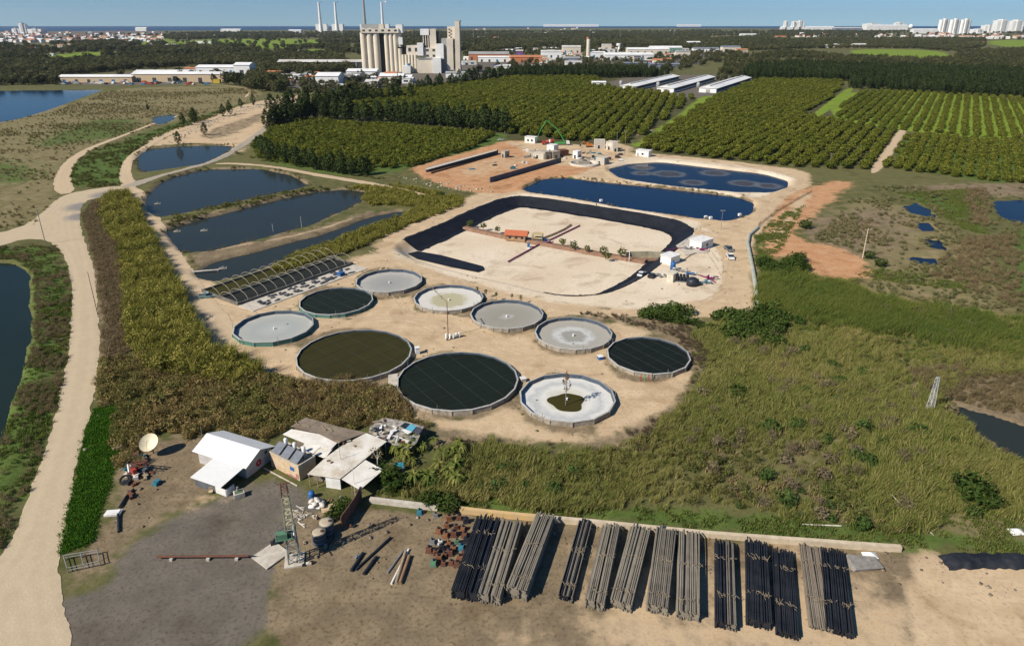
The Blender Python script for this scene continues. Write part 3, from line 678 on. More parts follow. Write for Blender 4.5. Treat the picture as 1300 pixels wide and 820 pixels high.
scatter('marsh_shrubs', bush, x, y, vegmat('green_shrubs', (.035,.075,.018), (.07,.12,.03), (.1,.15,.04)), .5+1.0*nr.random(len(x))**2, None, None, 'dark green shrubs dotted through the reeds')
BAND = [(960,330),(1010,352),(1080,372),(1160,392),(1340,415),(1340,470),(1240,455),(1120,425),(1000,408),(965,392)]
x, y = spots([BAND], 1.0, [], 3, lambda x, y: .35+.65*(fbm(x, y, 10, 98) > .42), edge=7)
scatter('reeds', reed, x, y, vegmat('reed_green', (0.070,0.122,0.021), (0.141,0.166,0.032), (0.218,0.205,0.064)), 1.0+.4*nr.random(len(x)), nr.normal(0, .4, len(x)), fbm(x, y, 10, 99)*1.8-.4, 'green reed band crossing the marsh')
# upper right scrub
UR = [(1036,300),(1078,255),(1110,238),(1340,240),(1340,400),(1130,385),(1090,355),(1118,345),(1076,314),(1036,306)]
x, y = spots([UR], 1.8, [], 4, lambda x, y: np.clip(4*(fbm(x, y, 16, 60)-.42), .05, 1), edge=2)
scatter('scrub', bush+reed[:2], x, y, vegmat('scrub', (0.098,0.128,0.038), (0.225,0.188,0.090), (0.300,0.240,0.135)), .3+.55*nr.random(len(x)), None, fbm(x, y, 20, 61)*2-.5, 'low olive and straw scrub between the marsh pools')
x, y = spots([[(1225,300),(1290,300),(1300,395),(1180,350)], [(1225,240),(1255,240),(1255,290),(1230,285)]], 1.5, [], 4, lambda x, y: fbm(x, y, 12, 62), edge=2)
scatter('dry_brush', bare, x, y, m_dry, .5+.5*nr.random(len(x)))
# bright and short grass
GP = [[(118,518),(150,512),(153,560),(141,610),(117,688),(72,704),(84,650),(103,570)]]
x, y = spots(GP, .42, [ROAD1], 5, edge=1)
scatter('lush_grass', tuft, x, y, m_lush, .45+.6*nr.random(len(x)), None, fbm(x, y, 4, 5)*1.6-.3, 'bright green grass beside the dirt road')
GL = [[(-40,314),(72,312),(90,360),(88,430),(76,500),(46,600),(0,700),(-90,720),(-20,590),(18,520),(38,450),(45,400),(42,345),(20,330),(-40,330)]]
x, y = spots(GL, .75, [ROAD1], 6, lambda x, y: np.clip(.3+3*(fbm(x, y, 7, 7)-.45), .1, 1))
scatter('bank_grass', tuft+[(bush[0][0]*.4, bush[0][1], bush[0][2])], x, y, m_grass, .6+.7*nr.random(len(x)), None, fbm(x, y, 6, 8)*1.9-.4, 'green grass on the bank between the road and the pond')
x, y = spots(GL, 1.0, [ROAD1], 7, lambda x, y: np.clip(5*(fbm(x, y, 9, 17)-.42), .05, 1))
scatter('dry_brush', bare, x, y, m_dry, .3+.3*nr.random(len(x)))
GX2 = [[(470,622),(560,612),(700,638),(1000,657),(1340,690),(1340,712),(1140,694),(900,674),(640,648),(470,628)], [(875,432),(960,430),(975,500),(905,545),(862,530),(895,480)],
       [(958,298),(1000,268),(1020,262),(985,330),(962,345)], [(1140,245),(1240,240),(1258,300),(1220,290),(1180,262)], [(1080,338),(1250,345),(1240,370),(1090,354)], [(1010,600),(1290,600),(1290,690),(1100,670)]]
x, y = spots(GX2, .95, [yardline, PADP], 8, lambda x, y: np.clip(.4+3*(fbm(x, y, 9, 27)-.45), .05, 1), edge=1)
scatter('grass', tuft, x, y, vegmat('field_grass', (0.066,0.126,0.017), (0.132,0.150,0.036), (0.216,0.192,0.072)), .7+.7*nr.random(len(x)), None, fbm(x, y, 12, 28)*2-.5, 'short green grass along the wall and in the wet hollows')
# left thicket of tall reeds and its brown edge
TK = [(133,252),(163,247),(176,262),(200,305),(222,345),(246,388),(268,425),(296,458),(330,478),(290,490),(240,480),(190,470),(165,440),(158,400),(160,350),(150,310),(130,285)]
x, y = spots([TK], .95, [RT], 9, edge=1.0)
big_bush = [t_crown(220, 1.6, 3.6, .1, .28, 'dome', .6) for _ in range(2)]
scatter('reeds', reed_tall+big_bush, x, y, m_tall, (.45+.7*nr.random(len(x)))*(.55+.9*fbm(x, y, 6, 34)), nr.normal(0, 1.0, len(x)), fbm(x, y, 9, 33)*2.4-.8+nr.normal(0, .15, len(x)), 'tall olive green reed thicket beside the pale track')
BR = [(118,256),(135,252),(135,285),(152,312),(160,350),(158,400),(166,445),(150,462),(130,455),(130,400),(124,350),(112,300),(104,275)]
x, y = spots([BR], 1.2, [ROAD1], 10, edge=.8)
scatter('dry_brush', bare, x, y, m_dry, .45+.35*nr.random(len(x)), label='brown dry brush along the road')
BB = [(128,460),(190,455),(240,468),(300,465),(360,482),(420,492),(480,492),(505,500),(520,525),(545,540),(520,552),(470,538),(440,550),(390,532),(362,548),(335,565),(300,556),(268,548),(240,560),(212,550),(190,560),(176,590),(152,600),(138,560),(150,515),(125,518)]
x, y = spots([BB], 1.35, [ROAD1], 11, edge=.8)
scatter('brush', bush+bare, x, y, m_thick, .45+.85*nr.random(len(x))**1.5, None, fbm(x, y, 7, 41)*2.4-.8+nr.normal(0, .2, len(x)), 'tangled olive and russet brush')
x, y = spots([[(440,480),(505,500),(520,525),(500,545),(440,545),(360,525),(330,500),(380,492)]], 1.3, [], 12, lambda x, y: fbm(x, y, 5, 44)*1.1)
scatter('dry_brush', bare, x, y, vegmat('ochre_brush', (.23,.165,.075), (.16,.12,.05), (.30,.22,.11)), .7+.4*nr.random(len(x)))
# hedge of reeds right of the lower pond, banks, pad edge
HD = [[(345,345),(380,322),(430,300),(500,280),(560,250),(590,250),(585,262),(540,278),(470,308),(440,322),(400,330),(370,345)], [(440,240),(500,236),(560,246),(540,262),(470,262)]]
x, y = spots(HD, 1.3, [RW], 13, lambda x, y: .45+fbm(x, y, 8, 51)*.7, edge=1, wet=-.6)
scatter('reeds', reed+bush[:2], x, y, m_tall, .7+.5*nr.random(len(x)), None, fbm(x, y, 8, 52)*1.9-.3, 'reed hedge on the bank of the fish ponds')
for pk in ('blue', 'second', 'third', 'upper'):
    q_ = PONDS[pk][0]; x, y = spots([ribbon(q_+q_[:1], 4.5)], 1.1, [], 400, lambda x, y: np.clip(3*(fbm(x, y, 9, 401)-.42), .03, .9), px=False, wet=-.55)
    scatter('bank_scrub', [bush[0], tuft[0], tuft[1], bare[0]], x, y, vegmat('shore_scrub', (.09,.10,.035), (.20,.155,.08), (.25,.2,.1)), .25+.35*nr.random(len(x)), None, None, 'brown scrub on the shores of the basins')
EB = [[(250,352),(330,322),(440,286),(470,272),(440,292),(330,330)], [(186,248),(205,276),(330,252),(395,236),(440,240),(330,262),(215,292),(250,330),(240,345),(205,300)], [(90,230),(88,210),(112,192),(150,180),(200,165),(320,128),(240,162),(186,188),(162,204),(158,222),(165,236),(100,240)], [(286,188),(300,196),(520,236),(560,246),(480,226),(330,205)]]
x, y = spots(EB, 1.4, ROADS, 14, lambda x, y: np.clip(.25+3*(fbm(x, y, 8, 55)-.45), .05, .9), edge=1, wet=-.5)
scatter('bank_scrub', bush+tuft, x, y, vegmat('bank_scrub', (0.084,0.112,0.025), (0.196,0.161,0.063), (0.140,0.154,0.042)), .4+.45*nr.random(len(x)), None, None, 'low scrub on the banks of the fish ponds')
x, y = spots([[(735,398),(810,402),(880,420),(912,470),(880,535),(820,560),(740,580),(600,568),(540,556),(600,560),(730,572),(815,545),(868,510),(882,470),(860,430),(790,408)]], .9, [], 15, lambda x, y: np.clip(4*(fbm(x, y, 7, 57)-.42), 0, 1), edge=2)
scatter('dry_brush', bare, x, y, vegmat('pad_brush', (.13,.095,.06), (.20,.15,.10), (.09,.07,.04)), .25+.3*nr.random(len(x)), label='dry brown weeds round the tank yard')
x, y = spots([[(800,404),(840,392),(900,405),(985,396),(990,440),(955,444),(900,420),(850,410)], [(965,335),(1020,330),(1028,345),(975,352)]], 1.6, [], 16, lambda x, y: np.clip(3*(fbm(x, y, 9, 415)-.28), 0, .9), edge=2)
scatter('bushes', bush, x, y, m_bush, 1.1+.8*nr.random(len(x)), None, None, 'dark green bushes below the pale worksite')
for gi, (P, m_, s0) in enumerate(((  [(-60,165),(60,145),(140,116),(320,112),(330,125),(205,158),(110,188),(80,208),(74,250),(50,286),(-60,300)], vegmat('wetland', (0.182,0.161,0.056), (0.350,0.266,0.140), (0.098,0.105,0.028)), .8),)):
    x, y = spots([P], 2.3, [RB], 20, lambda x, y: np.clip(.25+3*(fbm(x, y*2.2, 70, 65)-.42), .05, .9), edge=2)
    scatter('wetland_scrub', reed+tuft, x, y, m_, .35+.45*nr.random(len(x)), None, fbm(x, y*2.2, 60, 66)*2.4-.6, 'straw coloured wetland scrub')
# palms / banana clump beside the shacks
# ------------------------------------------------------------ trees
def leafmesh(name, tmp, mats, trunk=None):
    v, f, l = tmp; me = bpy.data.meshes.new(name); f = f.astype(np.int32)
    tv, tf = (np.zeros((0, 3)), [])
    mb = MB()
    if trunk: mb.tube((0, 0, -.2), (0, 0, trunk[1]), trunk[0], trunk[0]*.5, 6, cap=False)
    n0 = len(v); V = np.concatenate([v, np.array(mb.v).reshape(-1, 3)]) if mb.v else v
    Fs = f.tolist()+[[n0+i for i in q] for q in mb.f]
    me.from_pydata(V.tolist(), [], Fs); 
    for m in mats: me.materials.append(m)
    me.polygons.foreach_set('material_index', [0]*len(f)+[1]*len(mb.f))
    a = me.attributes.new('lv', 'FLOAT', 'POINT'); a.data.foreach_set('value', np.concatenate([l, np.zeros(len(mb.v))]).astype(np.float32)); me.update()
    return me
bark = mat('bark', (.12,.09,.065), (.2,.16,.12), 3, .95)
mo_orch = vegmat('orchard_leaves', (0.070,0.105,0.018), (0.131,0.158,0.025), (0.263,0.228,0.038), False)
mi_orch = vegmat('orchard_leaves_far', (0.070,0.105,0.018), (0.131,0.158,0.025), (0.263,0.228,0.038))
mo_cyp = vegmat('cypress_leaves', (0.027,0.047,0.018), (0.050,0.076,0.024), (0.093,0.119,0.034), False)
mi_cyp = vegmat('windbreak_leaves', (0.022,0.041,0.015), (0.053,0.077,0.026), (0.081,0.098,0.033))
mo_broad = vegmat('broad_leaves', (.04,.055,.02), (.08,.085,.03), (.11,.11,.045), False)
mi_wood = vegmat('wood_leaves', (0.036,0.053,0.019), (0.120,0.114,0.048), (0.144,0.132,0.060))
orch_t = [t_crown(330, 3.3, 4.6, .5, .62, 'dome', .45) for _ in range(4)]
cyp_t = [t_crown(420, 2.3, 13.5, .3, .62, 'cone', .35) for _ in range(3)]
wood_t = [t_crown(260, 6.0, 9.5, 1.5, 1.3, 'round', .5) for _ in range(4)]
orch_me = [leafmesh('orchard_tree', t, [mo_orch, bark], (.22, 2.2)) for t in orch_t]
cyp_me = [leafmesh('cypress', t, [mo_cyp, bark], (.25, 5)) for t in cyp_t]
def rows(P, vpx, rs, ts, jit=.5, seed=0):
    """tree spots in rows that run toward the vanishing point vpx on the horizon"""
    P = np.array(wp(P)); th = math.atan2((vpx-PX)/F, 1/cT); dv = np.array([math.sin(th), math.cos(th)]); nv = np.array([dv[1], -dv[0]])
    a = P @ dv; b = P @ nv; A, B = np.meshgrid(np.arange(a.min(), a.max(), ts), np.arange(b.min(), b.max(), rs))
    A = A.ravel()+nr.normal(0, jit*.5, A.size); B = B.ravel()+nr.normal(0, jit*.4, B.size)
    x = A*dv[0]+B*nv[0]; y = A*dv[1]+B*nv[1]; k = sdf(x, y, P) > 0; return x[k], y[k]
ORCH = [  # outline, vp, row spacing, tree spacing, scale, label
 ([(322,200),(322,184),(350,160),(395,154),(480,160),(560,166),(628,171),(600,190),(540,208),(500,216),(440,222)], 1130, 6.2, 5.0, .80, 'young dark orchard tree beside the two walled basins'),
 ([(395,128),(500,116),(640,100),(752,97),(775,112),(880,125),(800,183),(740,181),(640,170),(560,158),(420,142)], 900, 9.8, 5.0, 1.02, 'rounded dark orchard tree in the rows behind the building site'),
 ([(912,122),(962,102),(1072,104),(1062,120),(1020,148),(1142,165),(1102,216),(1050,216),(860,197),(808,189)], 1240, 8.4, 4.7, .90, 'rounded olive orchard tree in the rows behind the blue basins'),
 ([(1092,115),(1330,127),(1330,180),(1152,167),(1056,147)], 1236, 8.2, 4.0, .74, 'orchard tree in a row divided by bright grass strips'),
 ([(1154,172),(1330,182),(1330,238),(1122,214)], 1260, 6.0, 3.9, .72, 'orchard tree right of the sandy orchard track'),
]
allx, lab = [], []
XY = []
for k, (P, vp, rs, ts, s0, lb) in enumerate(ORCH):
    x, y = rows(P, vp, rs, ts, .9, k); h = vn(x, y, 40, k); s = s0*(.72+.45*nr.random(len(x)))*(.92+.16*h)
    gap = nr.random(len(x)) > .045; XY.append(np.stack([x[gap], y[gap], s[gap], np.full(gap.sum(), k)], 1))
XY = np.concatenate(XY); inx, iny = PJ(XY[:, 0], XY[:, 1]); vis = (inx > -20) & (inx < 1320)
XY = XY[vis]; size = XY[:, 2]/np.hypot(XY[:, 0], XY[:, 1]); order = np.argsort(-size)
for q, i in enumerate(order[:290]):
    x, y, s, k = XY[i]; o = link('orchard_tree', orch_me[q % 4], None, (x, y, z1(x, y)), rnd.random()*6); o.scale = (s, s, s)
    tag(o, ORCH[int(k)][5], 'tree', 'trees of the nearest orchard rows')
r_ = XY[order[290:]]
scatter('orchard', orch_t, r_[:, 0], r_[:, 1], mi_orch, r_[:, 2], None, np.clip(vn(r_[:, 0], r_[:, 1], 50, 3)*.9-.1+.5*nr.random(len(r_)), 0, 1), 'orchard rows stretching away behind the worksite')
# windbreak rows of cypresses one can tell apart
def line(pts, sp, jit=1.0):
    P = [Vector(G(a, b)) for a, b in pts]; out = []
    for a, b in zip(P[:-1], P[1:]):
        L_ = (b-a).length; n = max(1, int(L_/sp))
        out += [a+(b-a)*((i+.5)/n)+Vector((rnd.gauss(0, jit), rnd.gauss(0, jit))) for i in range(n)]
    return out
def cyp(p, s, label, group, mi=None, w=1.0):
    o = link('cypress', cyp_me[rnd.randrange(3)] if mi is None else mi, None, (p.x, p.y, z1(p.x, p.y)), rnd.random()*6); o.scale = (s*w, s*w, s)
    return tag(o, label, 'tree', group)
for p in line([(337,165),(400,151),(480,156),(560,160),(640,170)], 4.0, 1.8): cyp(p, rnd.uniform(1.15, 1.6), 'dark cypress in the windbreak dividing the two left orchards', 'cypress windbreak between the orchards', None, 1.15)
for p in line([(345,146),(400,136),(500,127),(520,124)], 7.5, 2.5): cyp(p, rnd.uniform(1.0, 1.6), 'dark cypress in the row before the pale works yard', 'cypresses before the works yard', None, 1.2)
for p in line([(326,192),(345,203),(400,215),(450,224),(478,222)], 4.2, 1.4): cyp(p, rnd.uniform(.65, 1.0), 'dark cypress along the near edge of the young orchard', 'cypresses along the pond track', None, 1.25)
for p in line([(522,116),(560,111),(640,101)], 9, 2): cyp(p, rnd.uniform(1.0, 1.7), 'dark conifer below the tall pale tower of the works', 'conifers below the silos', None, 1.2)
sing = [((227,184),.75,'lone dark cypress leaning over the uppermost fish pond bank'),((260,172),.8,'dark cypress right of the lone one by the uppermost pond'),((283,148),.9,'slim dark cypress beside the straw field path'),((292,146),1.0,'taller dark cypress of the pair by the straw field'),((322,134),.9,'bushy dark cypress at the top of the pale track'),((345,150),.8,'dark cypress at the corner of the young orchard'),((306,137),.75,'cypress behind the path junction'),((233,160),.85,'cypress on the grass strip by the narrow road'),((246,157),1.0,'slim tall cypress on the grass strip'),((248,155),.9,'second slim cypress on the grass strip'),((188,141),.55,'small dark tree alone in the straw wetland')]
for (a, b), s, lb in sing: cyp(Vector(G(a, b)), s, lb, 'single cypresses by the fish ponds', None, 1.1)
# woods and far windbreaks: masses nobody could count
def wood(P, sp, tem, m_, s0, s1, seed, keep=None, label=None, nm='wood'):
    x, y = spots([P], sp, [], seed, keep, edge=6); 
    px_, py_ = PJ(x, y); b = (px_ > -60) & (px_ < 1360); x, y = x[b], y[b]
    return scatter(nm, tem, x, y, m_, s0+(s1-s0)*nr.random(len(x)), None, np.clip(fbm(x, y, 60, seed+5)*1.8-.6+.45*nr.random(len(x)), 0, 1), label)
wood([(940,101),(952,88),(1000,86),(1100,88),(1200,92),(1340,96),(1340,128),(1200,120),(1080,113),(1078,104)], 8.5, cyp_t, mi_cyp, .9, 1.3, 71, None, 'dark windbreak wood behind the right orchards', 'windbreak_wood')
wood([(640,99),(650,94),(760,92),(820,94),(850,98),(760,100)], 7, cyp_t, mi_cyp, .9, 1.2, 72, None, 'dark windbreak behind the middle orchard', 'windbreak_wood')
k1 = lambda x, y: np.clip(.2+2.6*(fbm(x, y, 90, 75)-.36), .03, 1)
wood([(-60,110),(-60,84),(60,80),(180,76),(300,72),(430,70),(450,92),(330,98),(320,84),(240,84),(75,96),(70,108)], 11, wood_t, mi_wood, .8, 1.3, 76, lambda x, y: .8, 'dark mixed wood behind the long white sheds')
wood([(310,112),(320,96),(350,96),(366,108),(352,118)], 9, wood_t, mi_wood, .7, 1.1, 77)
k2 = lambda x, y: np.clip(-.12+2.8*(fbm(x, y, 160, 79)-.36), .03, 1)*(1-.93*np.any([sdf(x, y, wp(P)) > -10 for P in ([(162,48),(216,48),(216,56),(165,57)], [(216,51),(404,49),(404,60),(216,62)], [(53,70),(142,66),(142,73),(79,79)], [(388,63),(411,63),(411,71),(385,71)])], axis=0))
k2_ = k2; k2 = lambda x, y: k2_(x, y)*(1-.85*(sdf(x, y, wp([(-60,41),(212,40),(212,51),(60,58),(-60,58)])) > 0))*(1-.8*(sdf(x, y, wp([(20,57),(100,57),(100,66),(20,66)])) > 0))
wood([(-60,86),(-60,58),(40,58),(200,50),(440,47),(900,42),(900,58),(660,62),(600,72),(440,70),(300,72),(60,80)], 19, wood_t, mi_wood, 1.0, 1.7, 80, k2, 'dark woods and tree belts on the plain')
wood([(600,70),(620,54),(900,52),(1000,46),(1000,58),(900,66),(860,60),(700,60)], 13, wood_t, mi_wood, 1.0, 1.6, 81, lambda x, y: .8, 'dense dark wood behind the industrial estate')
wood([(905,104),(925,76),(1000,66),(1060,72),(1160,78),(1210,76),(1215,66),(1340,62),(1340,98),(1100,90),(960,88),(948,103)], 12, wood_t+cyp_t, mi_wood, .6, 1.1, 82, lambda x, y: np.clip(.3+2.5*(fbm(x, y, 110, 83)-.38), .1, 1), 'mixed groves on the right of the plain')
wood([(930,56),(1040,50),(1250,50),(1250,60),(1210,66),(1156,62),(1040,62),(930,66)], 15, wood_t, mi_wood, .7, 1.2, 84, lambda x, y: .7)
TOWNS = [wp(P) for P in ([(-60,41),(212,40),(212,51),(60,58),(-60,58)], [(1110,43),(1330,43),(1330,51),(1110,51)])]
intown = lambda x, y: np.any([sdf(x, y, P) > 0 for P in TOWNS], axis=0)
wood([(-60,56),(-60,43.5),(400,41.5),(900,39.2),(1340,41),(1340,52),(1000,47),(440,48),(200,51),(40,58)], 38, [(v*1, f, l) for v, f, l in wood_t], mi_wood, .9, 1.6, 85, lambda x, y: np.clip(-.15+2.6*(fbm(x, y, 300, 86)-.34), .03, .9)*(1-.86*intown(x, y)), 'distant dark tree belts towards the coast')

# broad trees inside the works and the estate
for P, sp_, kk, sd in (([(340,97),(360,92),(455,92),(520,112),(420,128),(345,118)], 15, .35, 301), ([(586,96),(650,80),(860,70),(930,64),(950,74),(850,92),(770,92),(640,98)], 15, .38, 302), ([(590,72),(650,62),(880,52),(900,62),(650,72)], 17, .5, 303), ([(100,98),(300,84),(330,92),(320,106),(240,106)], 16, .12, 304)):
    wood(P, sp_, wood_t+cyp_t[:1], mi_wood, .6, 1.05, sd, lambda x, y: kk, 'trees scattered among the far buildings')
for i_, (a, b, s_) in enumerate(((448,127,1.5),(462,128,1.2),(436,130,1.1),(330,116,1.2),(345,112,1.3),(356,118,1.0),(505,114,1.1),(290,108,1.2),(303,109,1.3),(298,108,1.0))):
    p = Vector(G(a, b)); o = link('broad_tree', broad_me[i_ % 3] if 0 else leafmesh('broad_tree', wood_t[i_ % 4], [mo_broad, bark], (.4, 4)), None, (p.x, p.y, 0), i_); o.scale = (s_*1.1, s_*1.1, s_*1.4)
    tag(o, 'big broad tree standing before the works or the long sheds', 'tree', 'broad trees before the far buildings')
# ------------------------------------------------------------ shared paints
white = mat('white_paint', (.78,.77,.74), (.62,.60,.56), .6, .6); dirtywhite = mat('dirty_white', (.66,.62,.55), (.42,.35,.26), .45, .7)
conc = mat('concrete', (.42,.38,.32), (.30,.27,.22), .8, .9, bmp=.03); paleconc = mat('pale_concrete', (.56,.51,.43), (.42,.37,.30), .8, .9)
dark = mat('black_plastic', (.018,.020,.026), (.03,.035,.045), 1, .45); rubber = mat('rubber', (.02,.02,.02), None, 2, .8)
blue = mat('blue_paint', (.03,.13,.36), (.02,.08,.22), 1, .5); teal = mat('teal_paint', (.05,.22,.28), (.03,.12,.18), 1, .5)
red = mat('red_paint', (.42,.045,.03), (.25,.04,.025), 1, .5); orange = mat('orange_paint', (.60,.20,.03), (.4,.12,.03), 1, .5)
green = mat('green_paint', (.05,.38,.08), (.04,.25,.06), 1, .5); rust = mat('rust', (.17,.065,.035), (.09,.05,.04), 2, .9)
rust2 = mat('orange_rust', (.27,.115,.05), (.15,.07,.04), 2, .9); steel = mat('galvanised_steel', (.38,.39,.38), (.26,.26,.25), 2, .5, .5)
wood = mat('weathered_wood', (.34,.27,.18), (.22,.17,.11), 2, .9); glass = mat('dark_glass', (.02,.03,.04), None, 1, .15, spec=.6)
magenta = mat('magenta_pipe', (.22,.02,.09), (.16,.02,.08), 1, .5); tile = mat('red_tiles', (.52,.15,.07), (.38,.11,.05), 2, .8, stripe=1.2)
sheetm = mat('white_roof_sheet', (.80,.77,.71), (.66,.60,.51), .35, .6, stripe=1.6); oldsheet = mat('stained_roof_sheet', (.76,.72,.64), (.50,.42,.31), .3, .75, stripe=1.6)
brownsheet = mat('dirty_roof_sheet', (.24,.19,.14), (.15,.12,.09), .5, .9, stripe=1.6); cream = mat('cream_wall', (.60,.47,.32), (.48,.34,.20), .8, .85)
beige = mat('silo_concrete', (.70,.62,.49), (.62,.54,.42), .05, .9); sandm = mat('sand_heap', (.52,.40,.26), (.42,.32,.2), .6, .95)
soilm = mat('brown_earth', (.20,.11,.07), (.28,.17,.11), .5, .95, bmp=.05)
def Hh(bx, by, tx, ty):
    """base point and height of an upright thing from the pixels of its foot and top"""
    b = P3(bx, by); _, z = UP(tx, ty, b.y); return b, z-b.z
def lattice(mb, h, w0, w1, n, r=.05, mi=0, z0=0):
    c = [(-1, -1), (1, -1), (1, 1), (-1, 1)]; lv = [(z0+h*i/n, (w0+(w1-w0)*i/n)/2) for i in range(n+1)]
    for i, (z, w) in enumerate(lv):
        for k in range(4):
            a = (c[k][0]*w, c[k][1]*w, z); b = (c[(k+1) % 4][0]*w, c[(k+1) % 4][1]*w, z); mb.tube(a, b, r*.6, None, 4, mi, False, False)
            if i < n:
                z2, w2 = lv[i+1]; mb.tube(a, (c[k][0]*w2, c[k][1]*w2, z2), r, None, 4, mi, False, False)
                j = (k+1) % 4 if i % 2 else (k+3) % 4; mb.tube(a, (c[j][0]*w2, c[j][1]*w2, z2), r*.55, None, 4, mi, False, False)
# ------------------------------------------------------------ round fish tanks
def ringmat(n, stops, R_):
    m, t, out = newmat(n); tcn = t.nodes.new('ShaderNodeTexCoord').outputs['Object']
    vm = t.nodes.new('ShaderNodeVectorMath'); vm.operation = 'LENGTH'; t.links.new(tcn, vm.inputs[0])
    f1 = nz(t, tcn, .35, 5, .65); f2 = nz(t, tcn, 3, 4, .6)
    dd = mth(t, 'ADD', mth(t, 'DIVIDE', vm.outputs['Value'], R_), mth(t, 'MULTIPLY', mth(t, 'SUBTRACT', f1, .5), .5))
    cr = t.nodes.new('ShaderNodeValToRGB'); t.links.new(dd, cr.inputs[0]); el = cr.color_ramp.elements
    while len(el) < len(stops): el.new(.5)
    for e, (p, c) in zip(el, stops): e.position = p; e.color = (*c, 1)
    c = mixc(t, mth(t, 'MULTIPLY', f2, .3), cr.outputs[0], (.2,.19,.17)); bsdf(t, out, c, .7, 0, bump(t, f2, .03, .4), .3); return m
def tankwater(n, c):
    m, t, out = newmat(n); tcn = t.nodes.new('ShaderNodeTexCoord').outputs['Object']
    f = nz(t, tcn, .15, 3, .5); fine = nz(t, tcn, 8, 2, .5)
    bsdf(t, out, mixc(t, f, c, tuple(v*1.5 for v in c)), .7, 0, bump(t, fine, .02, .3), .05); return m
rimm = mat('tank_rim', (.46,.45,.42), (.33,.33,.31), 1, .8); wallo = mat('tank_wall', (.36,.31,.25), (.20,.165,.12), .9, .9)
liner_in = mat('tank_liner', (.05,.07,.10), (.08,.10,.13), 1, .5); greenwall = mat('green_tank_wall', (.06,.16,.14), (.10,.2,.17), 1, .6)
netm = mat('net_cord', (.05,.065,.058), None, 1, .9)
DG, DO = (.009,.013,.010), (.028,.026,.009)
TANKS = [ # xl, xr, rim top, rim bottom, sides, kind, label
 (380,474,365,399,16,('w', (.011,.016,.014)),'green rimmed netted tank of dark water beside the hooped basins',greenwall),
 (452,536,341,371,14,('d', [(0,(.27,.27,.26)),(.6,(.34,.33,.30)),(.9,(.44,.42,.38)),(1,(.3,.29,.26))]),'drained grey tank nearest the sand filled reservoir corner',wallo),
 (526,613,361,395,16,('d', [(0,(.42,.38,.22)),(.45,(.44,.40,.25)),(.6,(.62,.59,.52)),(1,(.66,.63,.57))]),'drained tank with a yellowish centre and white edge',wallo),
 (296,399,395,434,14,('d', [(0,(.42,.43,.40)),(.5,(.34,.36,.34)),(.85,(.40,.40,.36)),(1,(.52,.50,.45))]),'leftmost tank, drained, with smooth grey green floor',greenwall),
 (597,690,380,417,16,('d', [(0,(.44,.43,.40)),(.25,(.28,.26,.21)),(.7,(.31,.29,.24)),(1,(.36,.34,.30))]),'drained brown grey tank between the floodlight mast and reservoir',wallo),
 (679,777,402,444,16,('d', [(0,(.30,.29,.25)),(.28,(.29,.28,.24)),(.42,(.55,.55,.53)),(.6,(.36,.34,.29)),(1,(.40,.36,.30))]),'drained tank with a white ring on its brownish floor',wallo),
 (768,878,428,473,14,('w', (.008,.011,.010)),'rightmost tank, netted and full of near black water',wallo),
 (376,524,419,482,20,('w', DO),'large tank of olive brown water behind the dry brush',wallo),
 (503,659,447,521,20,('w', DG),'largest tank, full of dark green water under cords',wallo),
 (659,781,473,536,14,('p', [(0,(.55,.52,.42)),(.36,(.58,.55,.46)),(.5,(.68,.66,.60)),(.72,(.46,.47,.46)),(.85,(.66,.65,.61)),(1,(.62,.60,.54))]),'drained white tank with a dark puddle in its middle',wallo),
]
